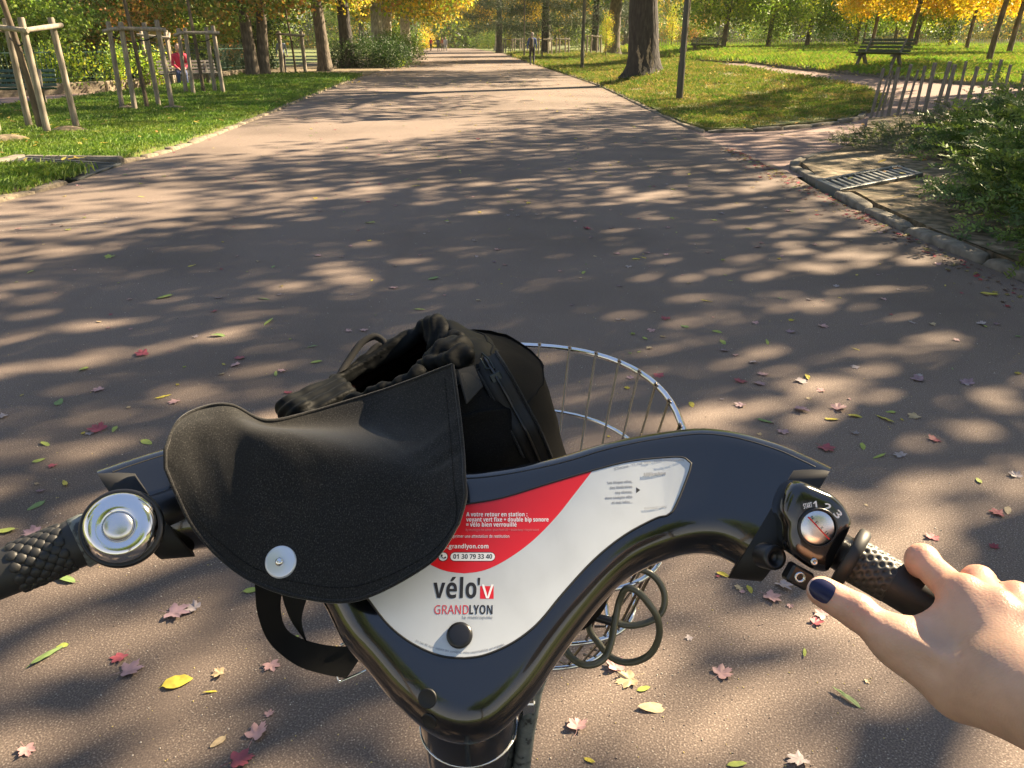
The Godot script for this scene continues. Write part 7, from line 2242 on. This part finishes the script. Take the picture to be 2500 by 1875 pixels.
func leaves() -> void:
	var shapes := {}
	for k in ["maple", "oval", "narrow"]:
		shapes[k] = []
		for i in 9: shapes[k].append(leaf_shape(k, 200 + i * 7))
	var mats := {}
	for c in TONES:
		var m := mat("leaf_" + c, TONES[c].r, TONES[c].g, TONES[c].b, 0.6)
		m.albedo_texture = noise_tex(60 + mats.size(), 0.02, 128, grey([[0.0, 0.55], [0.5, 0.85], [1.0, 1.0]]), 4)
		m.uv1_triplanar = true
		m.uv1_scale = Vector3.ONE * 0.4
		m.backlight_enabled = true
		m.backlight = Color(0.5, 0.5, 0.5)
		mats[c] = m
	var list := [
		[Vector2(-0.82, -1.51), 0.047, "oval", "yellow"], [Vector2(-0.96, -1.55), 0.05, "maple", "mauve"], [Vector2(-1, -1.6), 0.038, "maple", "red"], [Vector2(-0.93, -1.77), 0.062, "maple", "mauve"], [Vector2(-0.88, -1.79), 0.042, "maple", "grey"], [Vector2(-1.19, -1.6), 0.052, "narrow", "green"], [Vector2(-1.17, -1.64), 0.02, "oval", "lime"], [Vector2(-0.58, -1.35), 0.052, "maple", "pink"], [Vector2(-1.08, -1.31), 0.035, "maple", "pink"], [Vector2(-0.73, -1.48), 0.022, "narrow", "yellow"], [Vector2(-0.66, -1.33), 0.022, "oval", "tan"], [Vector2(-0.57, -1.41), 0.02, "maple", "pink"], [Vector2(-0.6, -1.28), 0.045, "maple", "red"],
		[Vector2(0.15, -1.37), 0.048, "maple", "pink"], [Vector2(0.33, -1.43), 0.046, "oval", "tan"], [Vector2(0.29, -1.52), 0.052, "maple", "tan"], [Vector2(0.26, -1.56), 0.045, "maple", "pink"], [Vector2(0.32, -1.49), 0.02, "oval", "lime"], [Vector2(0.52, -1.54), 0.046, "maple", "pink"], [Vector2(0.73, -1.84), 0.05, "maple", "pink"], [Vector2(0.78, -1.89), 0.045, "maple", "grey"], [Vector2(0.63, -1.28), 0.045, "maple", "grey"], [Vector2(0.17, -1.28), 0.018, "oval", "yellow"], [Vector2(0.8, -1.46), 0.046, "narrow", "green"], [Vector2(0.49, -1.27), 0.025, "oval", "lime"],
		[Vector2(1.33, -2.13), 0.036, "maple", "red"], [Vector2(1.39, -2.67), 0.045, "narrow", "lime"], [Vector2(1.36, -2.75), 0.034, "oval", "lime"], [Vector2(1.22, -3.08), 0.058, "maple", "mauve"], [Vector2(1.39, -3.09), 0.06, "maple", "pink"], [Vector2(1.55, -2.99), 0.058, "narrow", "yellow"], [Vector2(1.44, -3.02), 0.04, "oval", "yellow"], [Vector2(1.33, -2.99), 0.034, "oval", "yellow"], [Vector2(1.89, -3.41), 0.058, "maple", "mauve"], [Vector2(2.09, -3.37), 0.054, "maple", "mauve"], [Vector2(1.05, -3.39), 0.052, "maple", "red"], [Vector2(1.13, -3.37), 0.05, "maple", "mauve"], [Vector2(1.18, -3.47), 0.045, "maple", "pink"], [Vector2(1.5, -4.07), 0.052, "maple", "mauve"], [Vector2(1.71, -4.17), 0.05, "maple", "pink"], [Vector2(1.33, -3.4), 0.055, "maple", "grey"], [Vector2(1.38, -3.44), 0.05, "narrow", "yellow"], [Vector2(1.67, -2.81), 0.044, "maple", "red"], [Vector2(1.21, -2.74), 0.055, "maple", "red"], [Vector2(1.82, -2.52), 0.04, "maple", "grey"], [Vector2(1.62, -2.27), 0.045, "maple", "red"], [Vector2(1.69, -3.02), 0.052, "maple", "tan"], [Vector2(1.09, -2.88), 0.045, "maple", "mauve"], [Vector2(1.05, -2.97), 0.045, "narrow", "green"], [Vector2(0.99, -3.13), 0.045, "maple", "mauve"], [Vector2(1.67, -2.49), 0.03, "oval", "lime"],
		[Vector2(-1.85, -3.73), 0.062, "maple", "red"], [Vector2(-1.67, -2.89), 0.056, "maple", "red"], [Vector2(-1.61, -2.9), 0.032, "oval", "lime"], [Vector2(-1.54, -3.22), 0.045, "narrow", "yellow"], [Vector2(-1.47, -3.17), 0.045, "maple", "pink"], [Vector2(-1.86, -3.29), 0.045, "maple", "pink"], [Vector2(-1.97, -3.16), 0.038, "oval", "green"], [Vector2(-1.82, -2.77), 0.03, "oval", "lime"], [Vector2(-1.61, -2.32), 0.036, "oval", "green"], [Vector2(-1.7, -2.6), 0.03, "maple", "red"], [Vector2(-1.59, -2.47), 0.042, "narrow", "yellow"], [Vector2(-1.63, -2.17), 0.05, "oval", "lime"], [Vector2(-1.53, -2.16), 0.05, "maple", "mauve"], [Vector2(-1.31, -1.92), 0.055, "narrow", "green"], [Vector2(-0.74, -1.87), 0.035, "oval", "lime"], [Vector2(-1.34, -3.59), 0.042, "maple", "pink"], [Vector2(-1.35, -3.68), 0.042, "maple", "red"], [Vector2(-1.36, -4.24), 0.06, "narrow", "lime"], [Vector2(-1.57, -4.01), 0.05, "oval", "green"], [Vector2(-0.89, -4.09), 0.035, "maple", "pink"], [Vector2(-0.8, -4.1), 0.038, "maple", "pink"], [Vector2(-1.03, -3.84), 0.04, "narrow", "green"], [Vector2(-1, -3.26), 0.03, "maple", "red"], [Vector2(-2.13, -3.02), 0.045, "maple", "grey"], [Vector2(-2.05, -3.54), 0.036, "oval", "lime"],
		[Vector2(0.69, -3.47), 0.045, "maple", "red"], [Vector2(0.87, -4.3), 0.045, "maple", "red"], [Vector2(1.07, -3.79), 0.045, "maple", "mauve"], [Vector2(1.1, -3.91), 0.035, "oval", "lime"], [Vector2(0.95, -4.16), 0.034, "oval", "green"], [Vector2(1.33, -3.91), 0.04, "narrow", "lime"], [Vector2(-0.11, -5.91), 0.05, "maple", "pink"], [Vector2(0.77, -5.8), 0.05, "maple", "pink"], [Vector2(0.63, -6.63), 0.055, "maple", "red"], [Vector2(-1.03, -8.77), 0.08, "narrow", "yellow"], [Vector2(-2.13, -4.7), 0.06, "oval", "lime"], [Vector2(-2.92, -5.7), 0.06, "maple", "lime"], [Vector2(-1.51, -4.67), 0.05, "narrow", "green"], [Vector2(-0.54, -4.46), 0.045, "narrow", "lime"], [Vector2(-0.75, -4.91), 0.045, "maple", "pink"], [Vector2(-0.52, -5.12), 0.05, "oval", "green"], [Vector2(-1.22, -6.87), 0.06, "oval", "lime"], [Vector2(-1.41, -5.73), 0.05, "maple", "pink"], [Vector2(1.66, -2.29), 0.03, "oval", "tan"], [Vector2(2.96, -4.78), 0.07, "oval", "yellow"]]
	for l in list: l[1] *= 0.88
	var tones := ["pink", "pink", "grey", "mauve", "lime", "lime", "yellow", "green", "tan", "tan", "grey", "yellow", "red", "pink"]
	while list.size() < 285:
		var d := 1.5 + 13.0 * pow(rng.randf(), 1.25)
		var x := rnd(-0.68, 0.68) * d
		if rng.randf() < 0.3: x = rnd(0.1, 0.68) * d
		if x > 3.15 or x < -4.8: continue
		var tone: String = pick(tones)
		var kind := "maple" if tone in ["pink", "mauve", "red", "tan", "grey"] else ("oval" if rng.randf() < 0.6 else "narrow")
		list.append([Vector2(x, -d), rnd(0.010, 0.034) * (1.0 + 0.03 * d), kind, tone])
	list.sort_custom(func(a, b): return a[0].length() < b[0].length())
	var counts := {}
	for l in list:
		var p: Vector2 = l[0]
		var away := p.length()
		var side := "left of the bicycle" if p.x < -0.35 * away else ("right of the bicycle" if p.x > 0.22 * away else "ahead of the bicycle")
		var key: String = l[3] + l[2] + side
		counts[key] = counts.get(key, 0) + 1
		var nth: int = counts[key]
		var word := "nearest" if nth == 1 else ("%d%s nearest" % [nth, "th" if nth % 100 in [11, 12, 13] else ["th", "st", "nd", "rd", "th", "th", "th", "th", "th", "th"][nth % 10]])
		var o := place("fallen_leaf", pick(shapes[l[2]]), mats[l[3]])
		var s: float = l[1]
		o.transform = Transform3D(Basis(Vector3.UP, rnd(0, TAU)) * Basis(Vector3.RIGHT, rnd(-0.16, 0.16)) * Basis(Vector3.BACK, rnd(-0.16, 0.16)) * Basis.from_scale(Vector3(s * rnd(0.68, 0.98), s * rnd(0.45, 1.0), s * rnd(0.8, 1.0))), Vector3(p.x, 0.0015 + 0.02 * s, p.y))
		tag(o, "%s %s leaf %s, %s of these" % [WORDS[l[3]], {"maple": "maple", "oval": "oval", "narrow": "narrow"}[l[2]], side, word], "leaf", "fallen leaves on the asphalt")
	# the litter nobody could count
	var xs := []
	var cols := PackedColorArray()
	for k in 2600:
		var p: Vector2
		var roll := rng.randf()
		if roll < 0.35: p = Vector2(rnd(-4.9, 3.1), -rnd(2.0, 34.0))
		elif roll < 0.6: p = Vector2(3.22 - absf(rng.randfn()) * 0.13, -rnd(2.5, 12.0))
		elif roll < 0.75: p = Vector2(rnd(-7.5, -5.5), -rnd(37.0, 62.0))
		else: p = Vector2(rnd(-5.0, 3.0), -rnd(30.0, 80.0))
		var s := rnd(0.010, 0.026) * (1.0 + 0.035 * p.length())
		if p.y > -6.0: s *= 0.8
		xs.append(Transform3D(Basis(Vector3.UP, rnd(0, TAU)) * Basis(Vector3.RIGHT, rnd(-0.2, 0.2)) * Basis.from_scale(Vector3.ONE * s), on_land(p, 0.003)))
		var c: Color = TONES[pick(tones)]
		if roll > 0.6: c = [Color(0.36, 0.2, 0.06), Color(0.5, 0.36, 0.06), Color(0.26, 0.14, 0.06)][rng.randi() % 3]
		elif roll > 0.35: c = [Color(0.12, 0.06, 0.045), Color(0.2, 0.12, 0.08), Color(0.4, 0.04, 0.07), Color(0.35, 0.3, 0.08)][rng.randi() % 4]
		cols.append(c * rnd(0.7, 1.1))
	tag(scatter("leaf_litter", null, shapes["maple"][0], M.leaf, xs, cols), "small fallen leaves and scraps strewn over the road and along its kerbs", "leaf litter", "", "stuff")
	xs = []
	cols = PackedColorArray()
	for k in 900:
		var p := Vector2(rnd(-11.0, -5.2), -rnd(8.0, 36.0)) if k % 2 else Vector2(rnd(3.5, 10.0), -rnd(6.0, 34.0))
		xs.append(Transform3D(Basis(Vector3.UP, rnd(0, TAU)) * Basis(Vector3.RIGHT, rnd(-0.4, 0.4)) * Basis.from_scale(Vector3.ONE * rnd(0.03, 0.06)), on_land(p, 0.11)))
		var c: Color = [Color(0.5, 0.36, 0.06), Color(0.42, 0.24, 0.07), Color(0.5, 0.44, 0.1)][rng.randi() % 3]
		cols.append(c * rnd(0.7, 1.1))
	tag(scatter("lawn_leaves", null, shapes["oval"][0], M.leaf, xs, cols), "scattered yellow and brown leaves lying on the lawns", "leaf litter", "", "stuff")
	var st := begin()
	lathe(st, [Vector2(0, 1.0), Vector2(0.7, 0.7), Vector2(1.0, 0.1), Vector2(0.8, -0.4)], Transform3D.IDENTITY, 5)
	st.generate_normals()
	var pebble := st.commit()
	xs = []
	cols = PackedColorArray()
	for k in 4200:
		var d := 1.1 + 7.0 * pow(rng.randf(), 1.7)
		var s := rnd(0.0006, 0.0018) * (1.0 + 0.12 * d)
		xs.append(Transform3D(Basis(Vector3.UP, rnd(0, TAU)) * Basis.from_scale(Vector3(s * rnd(0.7, 1.5), s * 0.7, s)), Vector3(rnd(-0.7, 0.7) * d, 0.001, -d)))
		cols.append([Color(0.42, 0.37, 0.30), Color(0.30, 0.26, 0.21), Color(0.55, 0.50, 0.42), Color(0.10, 0.08, 0.07), Color(0.5, 0.4, 0.14)][rng.randi() % 5])
	tag(scatter("grit", null, pebble, M.figure, xs, cols), "loose grit and crumbs on the asphalt close to the bicycle", "grit", "", "stuff")
